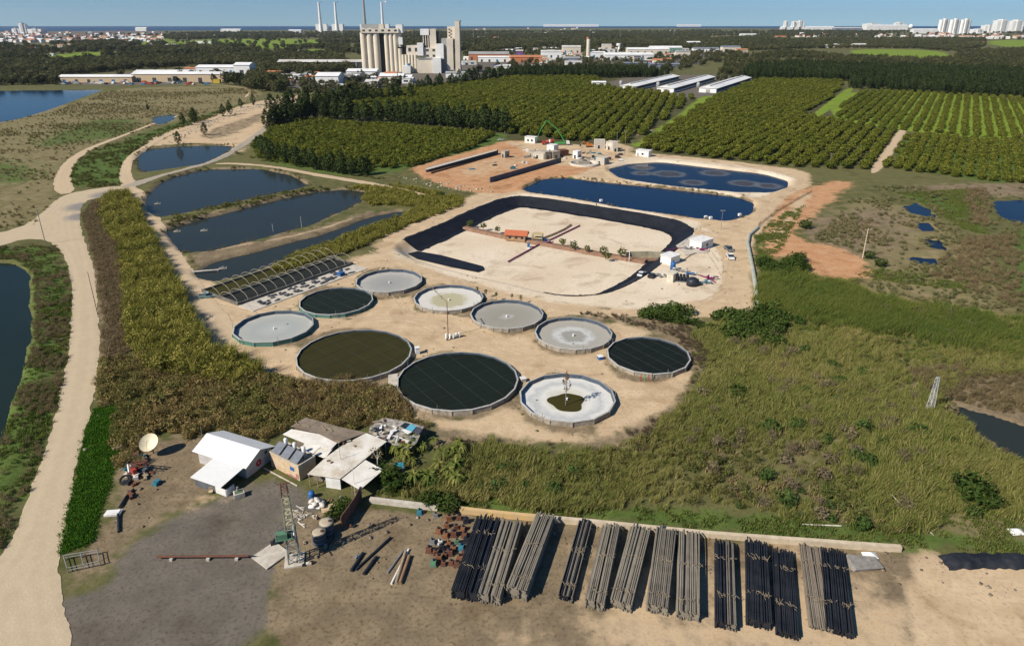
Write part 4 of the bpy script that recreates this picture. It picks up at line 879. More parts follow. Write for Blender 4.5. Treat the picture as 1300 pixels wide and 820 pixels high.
for ti_, (xl, xr, yt, yb, n, kind, lb, wm_) in enumerate(TANKS):
    H_ = 1.25; cx = (xl+xr)/2; yf, yn = G(cx, yt, H_)[1], G(cx, yb, H_)[1]; cy = (yf+yn)/2
    zc = cy*cT-(H_-CH)*sT; X = (cx-PX)/F*zc; Rr = (xr-xl)/2/F*zc; Rr = Rr*.6+(yf-yn)/2*.4
    t_ = thing('fish_tank', lb, 'fish tank', (X, cy, z1(X, cy)), rnd.random(), 'round fish tanks in the yard')
    ring = lambda r, z: [(r*math.cos(2*math.pi*i/n), r*math.sin(2*math.pi*i/n), z) for i in range(n)]
    def band(mb, a, b, mi=0): mb.add(a+b, [(i, (i+1) % n, n+(i+1) % n, n+i) for i in range(n)], mi)
    wb_ = MB(); band(wb_, ring(Rr, -.4), ring(Rr-.05, H_)); band(wb_, ring(Rr-.3, H_), ring(Rr-.3, .0))
    for i in range(n):
        a = 2*math.pi*i/n; wb_.box(((Rr+.04)*math.cos(a), (Rr+.04)*math.sin(a), .55), (.14, .14, 1.2), a)
    wb_.build('tank_wall', wm_, t_)
    lm = MB(); band(lm, ring(Rr-.32, H_-.04), ring(Rr-.4, .2)); lm.build('tank_liner', liner_in, t_)
    rm_ = MB(); band(rm_, ring(Rr+.06, H_), ring(Rr-.36, H_+.05)) if 0 else band(rm_, ring(Rr+.04, H_), ring(Rr-.31, H_+.04)); band(rm_, ring(Rr+.05, H_-.1), ring(Rr+.04, H_)); rm_.build('rim', rimm, t_)
    if kind[0] == 'w':
        f = MB().add(ring(Rr-.31, H_-.45), [tuple(range(n))]).build('tank_water', tankwater('tank_water_%d' % ti_, kind[1]), t_)
        nt_ = MB()
        for dd_ in (0, 1):
            for s in (-.66, -.33, 0, .33, .66):
                w = math.sqrt(max(0, 1-s*s))*(Rr-.3); a, b = (s*Rr, -w, H_-.32), (s*Rr, w, H_-.32)
                if dd_: a, b = (a[1], a[0], a[2]), (b[1], b[0], b[2])
                nt_.tube(a, (0 if not dd_ else (a[0]+b[0])/2, (a[1]+b[1])/2, H_-.3) if 0 else b, .03, None, 4, 0, False)
        nt_.build('net_cords', netm, t_)
    else:
        segs, rr = 40, [0, .2, .4, .6, .8, 1.0]; v = [(0, 0, .12)]; fs = []
        for q in rr[1:]: v += [((Rr-.38)*q*math.cos(2*math.pi*i/segs), (Rr-.38)*q*math.sin(2*math.pi*i/segs), .14+.15*q) for i in range(segs)]
        fs += [(0, 1+i, 1+(i+1) % segs) for i in range(segs)]
        for k in range(4): fs += [(1+k*segs+i, 1+(k+1)*segs+i, 1+(k+1)*segs+(i+1) % segs, 1+k*segs+(i+1) % segs) for i in range(segs)]
        MB().add(v, fs).build('tank_floor', ringmat('tank_floor_%d' % ti_, kind[1], Rr), t_)
        if kind[0] == 'p':
            pr = [(Rr*.36*(1+.10*math.sin(3*a)+.07*math.sin(5*a+1)), a) for a in [2*math.pi*i/40 for i in range(40)]]
            MB().add([(r*math.cos(a)-.4, r*math.sin(a)-1.0, .31) for r, a in pr], [tuple(range(40))]).build('puddle', tankwater('puddle_water', (.035,.03,.008)), t_)
        MB().tube((0, 0, .1), (0, 0, .75), .25, None, 10).build('drain', white if ti_ != 6 else steel, t_)
    for k in range(5): a = rnd.random()*6.3; MB().tube(((Rr+.1)*math.cos(a), (Rr+.1)*math.sin(a), 0), ((Rr+.1)*math.cos(a), (Rr+.1)*math.sin(a), 2.5), .05, None, 5).build('net_post', steel, t_)
# ------------------------------------------------------------ sand filled reservoir with black liner
lin = mat('black_liner', (.008,.009,.013), (.014,.016,.022), .25, .6, spec=.25)
Rp = np.array(RES); n_ = len(Rp); nrm_ = []
for i in range(n_):
    a, b = Rp[i-1], Rp[(i+1) % n_]; d_ = (b-a)/np.linalg.norm(b-a); nrm_.append((-d_[1], d_[0]))
cc_ = Rp.mean(0); nrm_ = np.array([nn if np.dot(nn, cc_-p) > 0 else (-nn[0], -nn[1]) for nn, p in zip(nrm_, Rp)])
lm = MB(); prof = [(-1.6, .02), (-.9, .12), (-.1, .16), (RES_W*.33, -RES_D*.33+.10), (RES_W*.66, -RES_D*.66+.16), (RES_W, -RES_D+.28), (RES_W+2.0, -RES_D+.12)]
sub = 3; PP, NN = [], []
for i in range(n_):
    for k in range(sub): q = k/sub; PP.append(Rp[i]*(1-q)+Rp[(i+1) % n_]*q); v = nrm_[i]*(1-q)+nrm_[(i+1) % n_]*q; NN.append(v/np.linalg.norm(v))
vs = []
for j, (o_, z_) in enumerate(prof):
    for i in range(len(PP)):
        w_ = rnd.gauss(0, .10) if 0 < j < 6 else rnd.gauss(0, .3)
        near_ = max(0, min(1, NN[i][1]*2.2)); o2 = o_ if j > 2 else o_*(1-.85*near_)     # the near lip lies under sand
        vs.append((PP[i][0]+NN[i][0]*(o2+(w_ if j in (0, 6) else 0)*(1-.7*near_)), PP[i][1]+NN[i][1]*(o2+(w_ if j in (0, 6) else 0)*(1-.7*near_)), z_+(abs(w_)*.8 if 0 < j < 6 else 0)))
m__ = len(PP)
def bare_(i):
    a, b = PJ(PP[i][0], PP[i][1]); return b > 306+rnd.uniform(-1, 1) and a < 692
BR_ = [bare_(i) for i in range(m__)]
fs = [(j*m__+i, j*m__+(i+1) % m__, (j+1)*m__+(i+1) % m__, (j+1)*m__+i) for j in range(len(prof)-1) for i in range(m__) if not BR_[i]]
o = MB().add(vs, fs).build('reservoir_liner', lin); tag(o, 'black plastic liner on the banks of the sand filled reservoir', 'liner')
def slab(name, pts, z, h, m, lb, cat, group=None, follow=True):
    W_ = [G(a, b, z) for a, b in pts]; c0 = np.mean(W_, axis=0); mb = MB(); mb.prism([(p[0]-c0[0], p[1]-c0[1]) for p in W_], 0, h)
    o = mb.build(name, m, None, (c0[0], c0[1], z)); return tag(o, lb, cat, group)
slab('liner_sheet', [(517,322),(530,319),(560,324),(613,338),(614,342),(606,345),(570,338),(528,328)], -RES_D+.35, .05, lin, 'loose strip of black liner on the near left reservoir edge', 'liner sheet')
# causeway across the reservoir, hut, saplings, pipes
zf = -RES_D
cw = [(590,290),(640,301),(700,312),(760,323),(820,333)]; cwp = [Vector((*G(a, b, zf), 0)) for a, b in cw]
mb = MB()
for a, b in zip(cwp[:-1], cwp[1:]):
    dd_ = (b-a).normalized(); nn = Vector((-dd_.y, dd_.x, 0)); w, w2 = 2.4, 1.1
    for k in range(4):
        p, q = a+(b-a)*k/4, a+(b-a)*(k+1)/4; h1, h2 = .9, .9
        mb.add([p-nn*w+Vector((0,0,zf-.1)), q-nn*w+Vector((0,0,zf-.1)), q-nn*w2+Vector((0,0,zf+h2)), p-nn*w2+Vector((0,0,zf+h1)), p+nn*w2+Vector((0,0,zf+h1)), q+nn*w2+Vector((0,0,zf+h2)), q+nn*w+Vector((0,0,zf-.1)), p+nn*w+Vector((0,0,zf-.1))], [(0,1,2,3), (3,2,5,4), (4,5,6,7)])
tag(mb.build('causeway', soilm), kind='structure')
sap_me = [leafmesh('sapling', t_crown(110, 1.5, 2.6, .7, .42, 'round', .5), [vegmat('sapling_leaves', (.07,.10,.02), (.11,.12,.03), (.17,.16,.06), False), bark], (.09, 2.2)) for _ in range(3)]
for i, (a, b) in enumerate(((597,288),(614,291),(631,295),(714,312),(728,317),(746,320),(766,324),(771,330),(789,327))):
    x, y = G(a, b+2, zf); o = link('sapling', sap_me[i % 3], None, (x, y, zf+.6), i*1.3); s = rnd.uniform(.8, 1.15); o.scale = (s, s, s)
    tag(o, ['small sapling at the left end of the brown causeway','taller sapling second from the causeway left end','sapling just left of the red roofed hut','sapling beside the magenta pipe crossing','sapling right of the pipe crossing, third from the hut','sapling in the middle of the right causeway half','tall sapling beside a shorter one on the causeway','short sapling hugging the tall one on the causeway','last sapling before the pale bridge screen'][i], 'sapling', 'saplings along the causeway')
x, y = G(656, 305, zf); hut = thing('hut', 'small hut with orange red tiled roof on the reservoir causeway', 'hut', (x, y, zf+.2), -.22)
MB().bx(-4.2,4.2,-2,2,0,2.7).build('wall', mat('hut_wall', (.30,.17,.09), (.42,.28,.17), .8, .8), hut)
o_ = MB().add([(-4.8,-2.8,2.5),(4.8,-2.8,2.5),(4.8,0,4.1),(-4.8,0,4.1),(4.8,2.8,2.5),(-4.8,2.8,2.5)], [(0,1,2,3),(3,2,4,5),(0,3,5),(1,4,2),(0,5,4,1)]).build('roof', tile, hut)
for wx in (-2.4, .2, 2.6): MB().bx(wx-.5,wx+.5,-2.06,-1.98,1,2).build('window', glass, hut)
MB().bx(3.5,4.0,-2.7,-2.1,0,2.5).build('post', wood, hut)
sc_ = thing('play_frame', 'pale timber play frame beside the red roofed hut', 'play frame', (x+8.5, y-1.5, zf+.2), -.2)
for a, b in ((-2,-1.4),(2,-1.4),(2,1.4),(-2,1.4)): MB().box((a, b, 1.5), (.25,.25,3)).build('post', wood, sc_)
MB().bx(-2.2,2.2,-1.6,1.6,1.3,1.5).bx(-2.2,2.2,-1.6,1.6,2.9,3.05).build('deck', mat('yellow_deck', (.5,.42,.2), (.4,.3,.15), 1), sc_); MB().box((3.2,-.4,.9), (2.6,1,.1), 0, 0, 0, .6).build('slide', blue, sc_)
def pipeline(name, pts, z, r, m, lb, cat='pipe', n=6):
    P = [Vector((*G(a, b, z), z+r)) for a, b in pts]; return tag(MB().path(P, r, n).build(name, m), lb, cat)
pipeline('pipe', [(645,333),(672,318),(688,309),(701,304),(736,287)], zf+.05, .28, magenta, 'long magenta pipe crossing the reservoir floor')
pipeline('hose_line', [(690,303),(703,298),(716,292),(725,286)], zf+.1, .35, mat('brown_stakes', (.2,.12,.07), (.4,.3,.2), 1.5), 'row of short brown stakes behind the magenta pipe', 'stakes')
x, y = G(697, 311, zf); vt = thing('valve_manifold', 'magenta valve manifold where the pipe meets the causeway', 'pipe valve', (x, y, zf+.9))
for k in range(5): MB().tube((rnd.uniform(-2, 2), rnd.uniform(-1, 1), 0), (rnd.uniform(-2, 2), rnd.uniform(-1, 1), rnd.uniform(.5, 1.1)), .22, None, 8).build('pipe_run', magenta, vt)
MB().lathe([(0,.1),(.7,.1),(.7,.25),(0,.25)], (0,0,.8)).build('hand_wheel', steel, vt)
x, y = G(671, 314, zf); bl = thing('pump', 'small blue pump standing on the sand beside the pipe', 'pump', (x, y, zf)); MB().bx(-.5,.5,-.4,.4,0,1.6).build('body', blue, bl); MB().tube((0,0,1.6),(0,0,2.4),.15,None,8).build('outlet', steel, bl); MB().bx(-.6,.6,-2.6,-.6,0,.25).build('skid', white, bl)
br_ = thing('screen_wall', 'curved pale metal screen at the right end of the causeway', 'screen', (*G(825,331,zf), zf))
MB().prism([(-9,1.5),(-7,3.2),(0,3.6),(7,2.2),(7,1.9),(0,3.2),(-6.8,2.9),(-8.6,1.3)], 0, 2.6).build('panel', mat('screen_panel', (.36,.32,.22), (.25,.23,.17), .5, .7), br_)
MB().bx(-9,8,-1,1.2,0,.7).build('earth_sill', soilm, br_)
for a in (-8, 6): MB().tube((a,-1.2,0),(a,-1.2,4),.15,None,6).build('post', white, br_)
# ------------------------------------------------------------ white cabins, tanks and plant on the worksite
def boxhouse(name, lb, cat, a, b, dep, h, m, roof=None, z=0, parts=True, group=None, over=.25, gable=0, roofm=None):
    """box building whose front wall stands between pixels a and b"""
    A, B = P3(*a), P3(*b); z0 = min(A.z, B.z); dv = B-A; L_ = math.hypot(dv.x, dv.y); rz = math.atan2(dv.y, dv.x)
    t_ = thing(name, lb, cat, (A.x, A.y, z0-.1), rz, group); MB().bx(0, L_, 0, dep, 0, h+.1).build('wall', m, t_)
    rm__ = roofm or m; o = over
    if gable: MB().add([(-o,-o,h+.1),(L_+o,-o,h+.1),(L_+o,dep/2,h+gable),(-o,dep/2,h+gable),(L_+o,dep+o,h+.1),(-o,dep+o,h+.1)], [(0,1,2,3),(3,2,4,5),(0,3,5),(1,4,2),(0,5,4,1)]).build('roof', rm__, t_)
    else: MB().bx(-o, L_+o, -o, dep+o, h+.1, h+.32).build('roof', rm__, t_)
    return t_, L_
t_, L_ = boxhouse('cabin', 'large white cabin on a pale slab beside the worksite track', 'cabin', (875,314), (890,318), 7.5, 3.2, white)
MB().bx(L_-.02,L_+.03,3,4.5,1,2.2).build('window', glass, t_)
slab('concrete_pad', [(858,312),(880,298),(903,308),(900,320),(870,324)], .12, .1, paleconc, 'pale concrete pad under the larger white cabin', 'concrete pad')
t_, L_ = boxhouse('cabin', 'smaller white cabin at the reservoir edge by the pump', 'cabin', (838,334), (851,337), 5.5, 3.0, white)
MB().bx(L_-.02,L_+.03,1.2,2.2,.1,2.1).build('door', steel, t_)
t_, L_ = boxhouse('control_box', 'cream control cabin between the parked cars and black filters', 'cabin', (846,357), (854,359), 3.2, 2.9, mat('cream_metal', (.62,.58,.46), (.5,.46,.36), 1, .7))
MB().bx(.6,1.5,-.05,.01,.1,2.1).build('door', dirtywhite, t_)
x, y = G(854, 343); t_ = thing('water_tank', 'upright blue water tank beside the smaller white cabin', 'water tank', (x, y, 0)); MB().lathe([(0,0),(.9,0),(.9,2.6),(.5,3.0),(0,3.05)], n=18).build('vessel', blue, t_); MB().tube((0,0,3),(0,0,3.4),.25,None,8).build('cap', blue, t_)
x, y = G(866, 357); t_ = thing('filter_rack', 'rack of black cylindrical filters beside the cream cabin', 'filter rack', (x, y, 0), -.2); MB().bx(-2.2,2.2,-1.4,1.4,0,.3).build('skid', steel, t_)
for k in range(4):
    for j in (-.7, .7): MB().tube((-1.6+k*1.07, j, .3), (-1.6+k*1.07, j, 2.2), .45, None, 10).build('filter', dark, t_)
x, y = G(879, 362); t_ = thing('black_tank', 'round black storage tank at the front of the worksite', 'storage tank', (x, y, 0)); MB().lathe([(0,0),(2.0,0),(2.0,1.9),(1.2,2.5),(0,2.6)], n=24).build('vessel', dark, t_); MB().lathe([(0,2.58),(.4,2.58),(.4,2.8),(0,2.8)], n=12).build('lid', dark, t_)
for (a, b, m_, lb, k) in ((876,349,blue,'bright blue pumps on the worksite behind the black filters',0),(893,360,teal,'blue and white pipe fittings right of the round black tank',1),(903,355,magenta,'magenta pipe fittings at the right end of the worksite',2),(885,318,magenta,'magenta pipework in front of the larger white cabin',3),(873,317,green if 0 else steel,'grey green valves left of the magenta pipework',4),(841,352,steel,'grey pipe frame between the dark car and cream cabin',5),(862,345,steel,'grey pipe run linking the blue tank and pumps',6)):
    x, y = G(a, b); t_ = thing('pipework', lb, 'pipework', (x, y, .1), -.25); L__ = (4.5,4,3,6,2.5,4,6)[k]
    for q in range(8):
        xx, yy = rnd.uniform(-L__/2, L__/2), rnd.uniform(-1, 1)
        if q < 4: MB().tube((xx-.9, yy, .5+q*.12), (xx+.9, yy+.1, .5+q*.12), .2, None, 8).build('pipe_run', m_, t_)
        elif q < 6: MB().tube((xx, yy, 0), (xx, yy, 1.2), .3, None, 10).build('pump_body', m_, t_)
        else: MB().lathe([(0,0),(.45,0),(.45,.15),(0,.15)], (xx, yy, 1.0), 12).build('flange', white if q == 6 else steel, t_)
pipeline('pipe', [(846,318),(858,316),(872,315)], .15, .16, magenta, 'thin magenta pipe from the reservoir to the cabin')
pipeline('pipe', [(868,330),(877,324),(884,321)], .15, .12, rust, 'thin brown pipe on the sand below the cabin')
pipeline('pipe', [(888,350),(898,353),(908,359)], .15, .2, magenta, 'magenta pipe along the front of the worksite')
# ------------------------------------------------------------ vehicles
def car(lb, p, head, paint, Ln=4.4, Wd=1.8, Ht=1.45, kind='car', group=None):
    t_ = thing('parked_car' if kind == 'car' else 'pickup_truck', lb, 'car' if kind == 'car' else 'pickup truck', p, head, group); w = Wd/2
    def loft(prof, ms, nm, m_):
        vs, fs = [], []; n = len(prof)
        for s in (-1, 1): vs += [(x, s*w*ww, z) for x, z, ww in prof]
        for i in range(n): j = (i+1) % n; fs.append((i, j, n+j, n+i))
        fs += [tuple(range(n)), tuple(range(2*n-1, n-1, -1))]; return MB().add(vs, fs).build(nm, m_, t_)
    a = Ln/2
    body = loft([(-a,.35,.95),(-a,.85,.97),(-a*.93,.97,1),(a*.45,.95,1),(a*.93,.75,.98),(a,.6,.95),(a*.98,.32,.95)], 0, 'body', paint)
    if kind == 'car':
        loft([(-a*.88,.95,.97),(-a*.66,Ht-.06,.82),(a*.02,Ht-.04,.82),(a*.42,.93,.97)], 0, 'windows', glass); loft([(-a*.68,Ht-.1,.84),(-a*.62,Ht,.80),(a*.0,Ht,.80),(a*.06,Ht-.1,.84)], 0, 'roof', paint)
    else:
        loft([(-a*.08,.95,.97),(-a*.04,Ht+.2,.84),(a*.3,Ht+.2,.84),(a*.52,.95,.97)], 0, 'windows', glass); loft([(-a*.06,Ht+.17,.86),(-a*.04,Ht+.28,.84),(a*.28,Ht+.28,.84),(a*.32,Ht+.17,.86)], 0, 'roof', paint)
        MB().bx(-a*.94,-a*.12,-w*.82,w*.82,.97,1.0).build('cargo_bed', dark, t_); MB().bx(-a*.96,-a*.1,-w,-w*.86,.95,1.25).bx(-a*.96,-a*.1,w*.86,w,.95,1.25).bx(-a,-a*.94,-w,w,.9,1.25).build('bed_side', paint, t_)
    for sx in (-1, 1):
        for sy in (-1, 1):
            wh = MB().tube((sx*a*.62, sy*(w-.2), .33), (sx*a*.62, sy*(w+.02), .33), .34, None, 16).build('wheel', rubber, t_); MB().tube((sx*a*.62, sy*(w+.0), .33), (sx*a*.62, sy*(w+.05), .33), .18, None, 10).build('rim', steel, wh)
    for sy in (-1, 1): MB().box((a*.97, sy*w*.7, .66), (.12, .35, .15)).build('headlight', white, t_); MB().box((-a*.985, sy*w*.78, .78), (.08, .25, .15)).build('tail_light', red, t_)
    return t_
cw_ = mat('white_car_paint', (.80,.80,.79), None, 1, .25, spec=.5); cb_ = mat('black_car_paint', (.02,.022,.028), None, 1, .25, spec=.5); cg_ = mat('grey_car_paint', (.16,.17,.17), None, 1, .3, spec=.5)
car('white car parked on the sand left of the dark car', P3(814.5,349.5), R(60), cw_)
car('dark car parked beside the white car on the sand', P3(827.5,351.5), R(60), cb_)
car('white pickup truck on the track right of the white cabins', P3(927,328), R(-92), cw_, 5.2, 1.9, 1.6, 'pickup')
car('grey pickup truck parked behind the white one', P3(925,318), R(-80), cg_, 5.0, 1.85, 1.6, 'pickup')
car('white car parked at the corner of the young orchard', P3(636,178.5), R(15), cw_)
car('pale blue pickup by the end of the hooped basins', P3(263,378), R(20), mat('pale_blue_paint', (.25,.42,.45), None, 1, .4), 4.6, 1.8, 1.5, 'pickup')
# long pale conduit snaking down the right side of the worksite
cp = [(1030,244),(1012,254),(985,270),(965,285),(962,290),(951,300),(949,310),(952,325),(956,345),(960,370),(963,402)]
cd_ = MB(); Pn = [P3(a, b, .25) for a, b in cp]; cd_.path([Vector((p.x, p.y, p.z+.1)) for p in Pn[4:]], .75, 8); o = cd_.build('conduit', mat('pale_conduit', (.40,.40,.33), (.30,.31,.26), .7, .8)); tag(o, 'fat pale conduit snaking down the right edge of the worksite', 'conduit')
fe_ = thing('fence', 'low dark wire fence along the outer edge of the basin track', 'fence', tuple(P3(1035,240)))
b0 = P3(1035, 240)
for a, b in zip(Pn[:4], Pn[1:5]):
    for k in range(3): p = a+(b-a)*k/3-b0; MB().tube(p, p+Vector((0,0,1.5)), .06, None, 5).build('post', rust, fe_)
wr = MB()
for a, b in zip(Pn[:4], Pn[1:5]):
    for z_ in (.5, 1.0, 1.35): wr.tube(a-b0+Vector((0,0,z_)), b-b0+Vector((0,0,z_)), .025, None, 4)
    wr.add([a-b0, b-b0, b-b0+Vector((0,0,.35)), a-b0+Vector((0,0,.35))], [(0,1,2,3)])
wr.build('wires', rust, fe_)['kind'] = 'thing'
# boulders / small debris on the pads and roadsides as rubble
def stone(seed):
    r = np.random.default_rng(seed); v = np.array([(-1,-1,-1),(1,-1,-1),(1,1,-1),(-1,1,-1),(-1,-1,1),(1,-1,1),(1,1,1),(-1,1,1)], float)*(.7+.5*r.random((8, 3)))*.5; v[:, 2] = v[:, 2]*.6+.15
    f = np.array([(0,3,2,1),(4,5,6,7),(0,1,5,4),(1,2,6,5),(2,3,7,6),(3,0,4,7)]); return v, f, np.full(8, r.random())
stones = [stone(i) for i in range(5)]; m_stone = vegmat('stones', (.50,.44,.34), (.36,.31,.24), (.6,.55,.45)); m_junk = vegmat('litter', (.42,.38,.31), (.12,.10,.08), (.24,.15,.10))
x, y = spots([[(250,340),(262,336),(330,318),(400,298),(450,284),(500,272),(500,276),(440,292),(330,326),(262,345)], [(196,186),(300,138),(345,128),(345,134),(300,146),(210,186)], [(118,470),(128,460),(128,520),(108,600),(100,600),(116,530)], [(505,225),(560,230),(640,240),(625,246),(560,242)]], 1.6, [], 101, lambda x, y: .35, wet=-.5)
scatter('rubble', stones, x, y, m_stone, .3+.9*nr.random(len(x))**2, label='pale stones on the banks and road verges')
x, y = spots([[(130,640),(215,600),(240,640),(160,700),(120,720)], [(385,690),(470,648),(600,655),(1320,716),(1330,760),(900,740),(560,740),(400,735)], [(380,640),(450,630),(450,650),(385,655)], [(520,548),(640,562),(760,572),(700,590),(540,570)]], 1.1, [], 102, lambda x, y: np.clip(.06+1.2*(fbm(x, y, 8, 103)-.42), .03, .5))
scatter('rubble', stones, x, y, m_junk, .15+.45*nr.random(len(x))**2, label='scattered scraps and clods on the yard ground')
x, y = spots([[(262,420),(300,462),(430,495),(540,545),(720,565),(868,515),(880,470),(960,400),(955,340),(1010,262),(1035,225),(800,195),(640,250),(470,308),(520,330),(450,330),(262,372)]], 3.2, [wp([(505,308),(642,251),(780,266),(880,294),(770,373),(600,350),(505,322)])], 104, lambda x, y: np.clip(.1+1.6*(fbm(x, y, 14, 105)-.42), .03, .5))
scatter('rubble', stones+tuft[:1], x, y, vegmat('pad_stones', (.46,.38,.26), (.30,.24,.15), (.2,.2,.08)), .15+.45*nr.random(len(x))**2, label='clods, pebbles and weeds on the pale yards')
# ------------------------------------------------------------ masts and poles
def pole(bx, by, tx, ty, lb, r=.14, m=None, kind='plain', group=None, name='utility_pole', cat='pole'):
    b, h = Hh(bx, by, tx, ty); t_ = thing(name, lb, cat, tuple(b), 0, group); MB().tube((0,0,-.3),(0,0,h),r,r*.7,8).build('post', m or wood, t_)
    if kind == 'cross': MB().box((0,0,h-.6),(2.2,.15,.15)).build('crossarm', m or wood, t_); [MB().tube((k,0,h-.52),(k,0,h-.2),.07,None,6).build('insulator', dirtywhite, t_) for k in (-1,0,1)]
    if kind == 'lamp': MB().tube((0,0,h-.1),(1.6,0,h+.2),.06,None,6).build('arm', m or steel, t_); MB().box((1.8,0,h+.2),(.8,.35,.16)).build('lamp_head', steel, t_)
    if kind == 'flood': MB().box((0,0,h),(1.8,.12,.12)).build('crossarm', steel, t_); [MB().box((k,-.15,h+.2),(.5,.2,.4)).build('floodlight', steel, t_) for k in (-.7,0,.7)]
    return t_, h
pole(58,310,45,265,'grey pole standing at the junction of the pale roads',.16,steel,'plain')
pole(125,403,114,345,'thin dark pole on the right verge of the dirt road',.10,rust,'plain')
pole(915,292,916,268,'lamp pole on the shore of the nearer blue basin',.10,steel,'flood','poles', 'lamp_post','lamp post')
pole(1095,328,1100,290,'bare wooden pole among the scrub below the red earth',.24,mat('pale_timber', (.55,.47,.33), (.42,.35,.24), 1),'cross')
pole(1053,213,1055,194,'pole with crossarm at the far corner of the basin track',.14,wood,'cross')
pole(793,197,795,166,'tall pole beside the white site cabin at the orchard edge',.16,wood,'cross')
pole(783,184,784,168,'thin pole in front of the orchard by the block houses',.12,steel)
pole(766,184,767,176,'short thin pole left of the block houses',.12,steel)
pole(258,560,265,541,'thin grey pole behind the white gabled house',.08,steel)
pole(434,600,435,564,'thin antenna mast standing through the white shack roofs',.05,steel)
pole(451,628,449,594,'thin white flagpole in front of the lower shack roof',.05,white)
pole(347,296,347,284,'thin marker pole at the near shore of the third fish pond',.07,white); pole(383,289,382,275,'thin marker pole right of the other on the pond bank',.07,white)
pole(1157,655,1131,633,'leaning bent white pole lying across the green weeds',.07,white) if 0 else None
o = MB().tube((*G(1157,656),.2),(*G(1131,633),.9),.09,None,6).tube((*G(1157,656),.2),(*G(1185,680),.15),.05,None,5).build('fallen_pole', dirtywhite); tag(o,'fallen white pole lying across the green weeds','pole')
b, h = Hh(1180,522,1192,479); t_ = thing('lattice_pylon','pale steel lattice pylon among the reeds by the swamp','pylon',tuple(b),.3)
mb = MB(); lattice(mb, h, 1.15, .45, 7, .07); mb.build('mast', mat('pylon_paint', (.55,.54,.5), (.4,.39,.35), 1, .6), t_)
for zz in (h-.3, h-1.2, h-2.0): MB().box((0,0,zz),(3.0,.15,.15), .3).build('crossarm', steel, t_)
# floodlight mast with clutter at its foot
b, h = Hh(569,428,569,384); t_ = thing('light_mast','thin mast with a feathery leaning head between the round tanks','mast',tuple(b)); MB().tube((0,0,0),(0,0,h),.11,.09,8).build('post', rust, t_)
hd = MB(); hp = Vector((-4.2, 4, 2.6))
for k in range(16):
    a = hp*(k/16); hd.tube(a+Vector((0,0,h)), a+Vector((rnd.uniform(-.9,.9),rnd.uniform(-.6,.6),h+rnd.uniform(-.2,.8))), .05, None, 4)
hd.tube((0,0,h),(hp.x,hp.y,h+hp.z),.1,None,5); hd.build('head', mat('dry_fronds', (.34,.28,.18), (.2,.16,.1), 1), t_)
cl = thing('aerator','jumble of white floats and frames at the mast foot','aerator',(b.x+1.4,b.y-.6,b.z),.3)
for k in range(5): MB().box((-1.8+k*.9,rnd.uniform(-.4,.4),.7),(.35,.7,1.3),rnd.uniform(-.5,.5),0,rnd.uniform(-.3,.3)).build('float', white, cl)
MB().path([(-2,-1,.1),(3.5,0,.3),(-1.5,1.3,.4),(-2,-1,.1)], .08, 5).build('frame', dark, cl)
b, h = Hh(718,516,717,474); t_ = thing('dead_vine_mast','mast overgrown with dry brown vine rising from the drained tank','mast',(b.x,b.y,.3)); MB().tube((0,0,0),(0,0,h),.09,None,8).build('post', steel, t_)
v_ = t_crown(90, .9, h*.62, h*.42, .3, 'cone', .4); me = leafmesh('vine', v_, [vegmat('dry_vine', (.24,.15,.08), (.3,.2,.1), (.12,.08,.04), False)]); link('vine', me, t_)
# walls, white posts at tanks
for (a, b, w_, h_, m_, nm, lb) in ((530,449,1.1,1.8,white,'pump_cabinet','white cabinet between the two large water filled tanks'),(762,456,1.2,.9,blue,'feed_bin','blue feed bin beside the rightmost netted tank'),(664,484,1.2,.9,dirtywhite,'feed_bin','white bin between the largest and the white drained tank')):
    x, y = G(a, b); t_ = thing(nm, lb, nm.split('_')[1], (x,y,0), .3); MB().bx(-w_/2,w_/2,-w_/2,w_/2,0,h_).build('body', m_, t_); MB().bx(-w_/2-.08,w_/2+.08,-w_/2-.08,w_/2+.08,h_,h_+.1).build('lid', white, t_)
x, y = G(821,484); t_ = thing('net_stand','red and green poles leaning beside the rightmost tank','net stand',(x,y,0))
for k, m_ in enumerate((red, green, red, dark)): MB().tube((-1.5+k,0,0),(-1.4+k*.9,.2,1.9),.1,None,6).build('pole', m_, t_)
for (pts, lb) in (([(493,478),(505,476),(505,500),(493,502)],'pale concrete block slab on the left of the largest tank'),):
    slab('concrete_slab', pts, .1, .5, paleconc, lb, 'concrete slab')
# rows of young stakes by the tank yard fence
dk = [(606,369),(617,372),(630,376),(650,378),(661,380)]
for i, (a, b) in enumerate(dk):
    p = P3(a, b+6); t_ = thing('young_tree', 'staked young tree behind the drained tanks, one of a row', 'tree', tuple(p), 0, 'staked young trees behind the tanks'); MB().tube((0,0,0),(0,0,2.6),.07,None,5).build('trunk', wood, t_)
    link('crown', leafmesh('crown', t_crown(40,.5,1.3,1.7,.25,'round',.3), [vegmat('sapling_leaves2', (.07,.10,.02), (.11,.12,.03), (.17,.16,.06), False)]), t_)
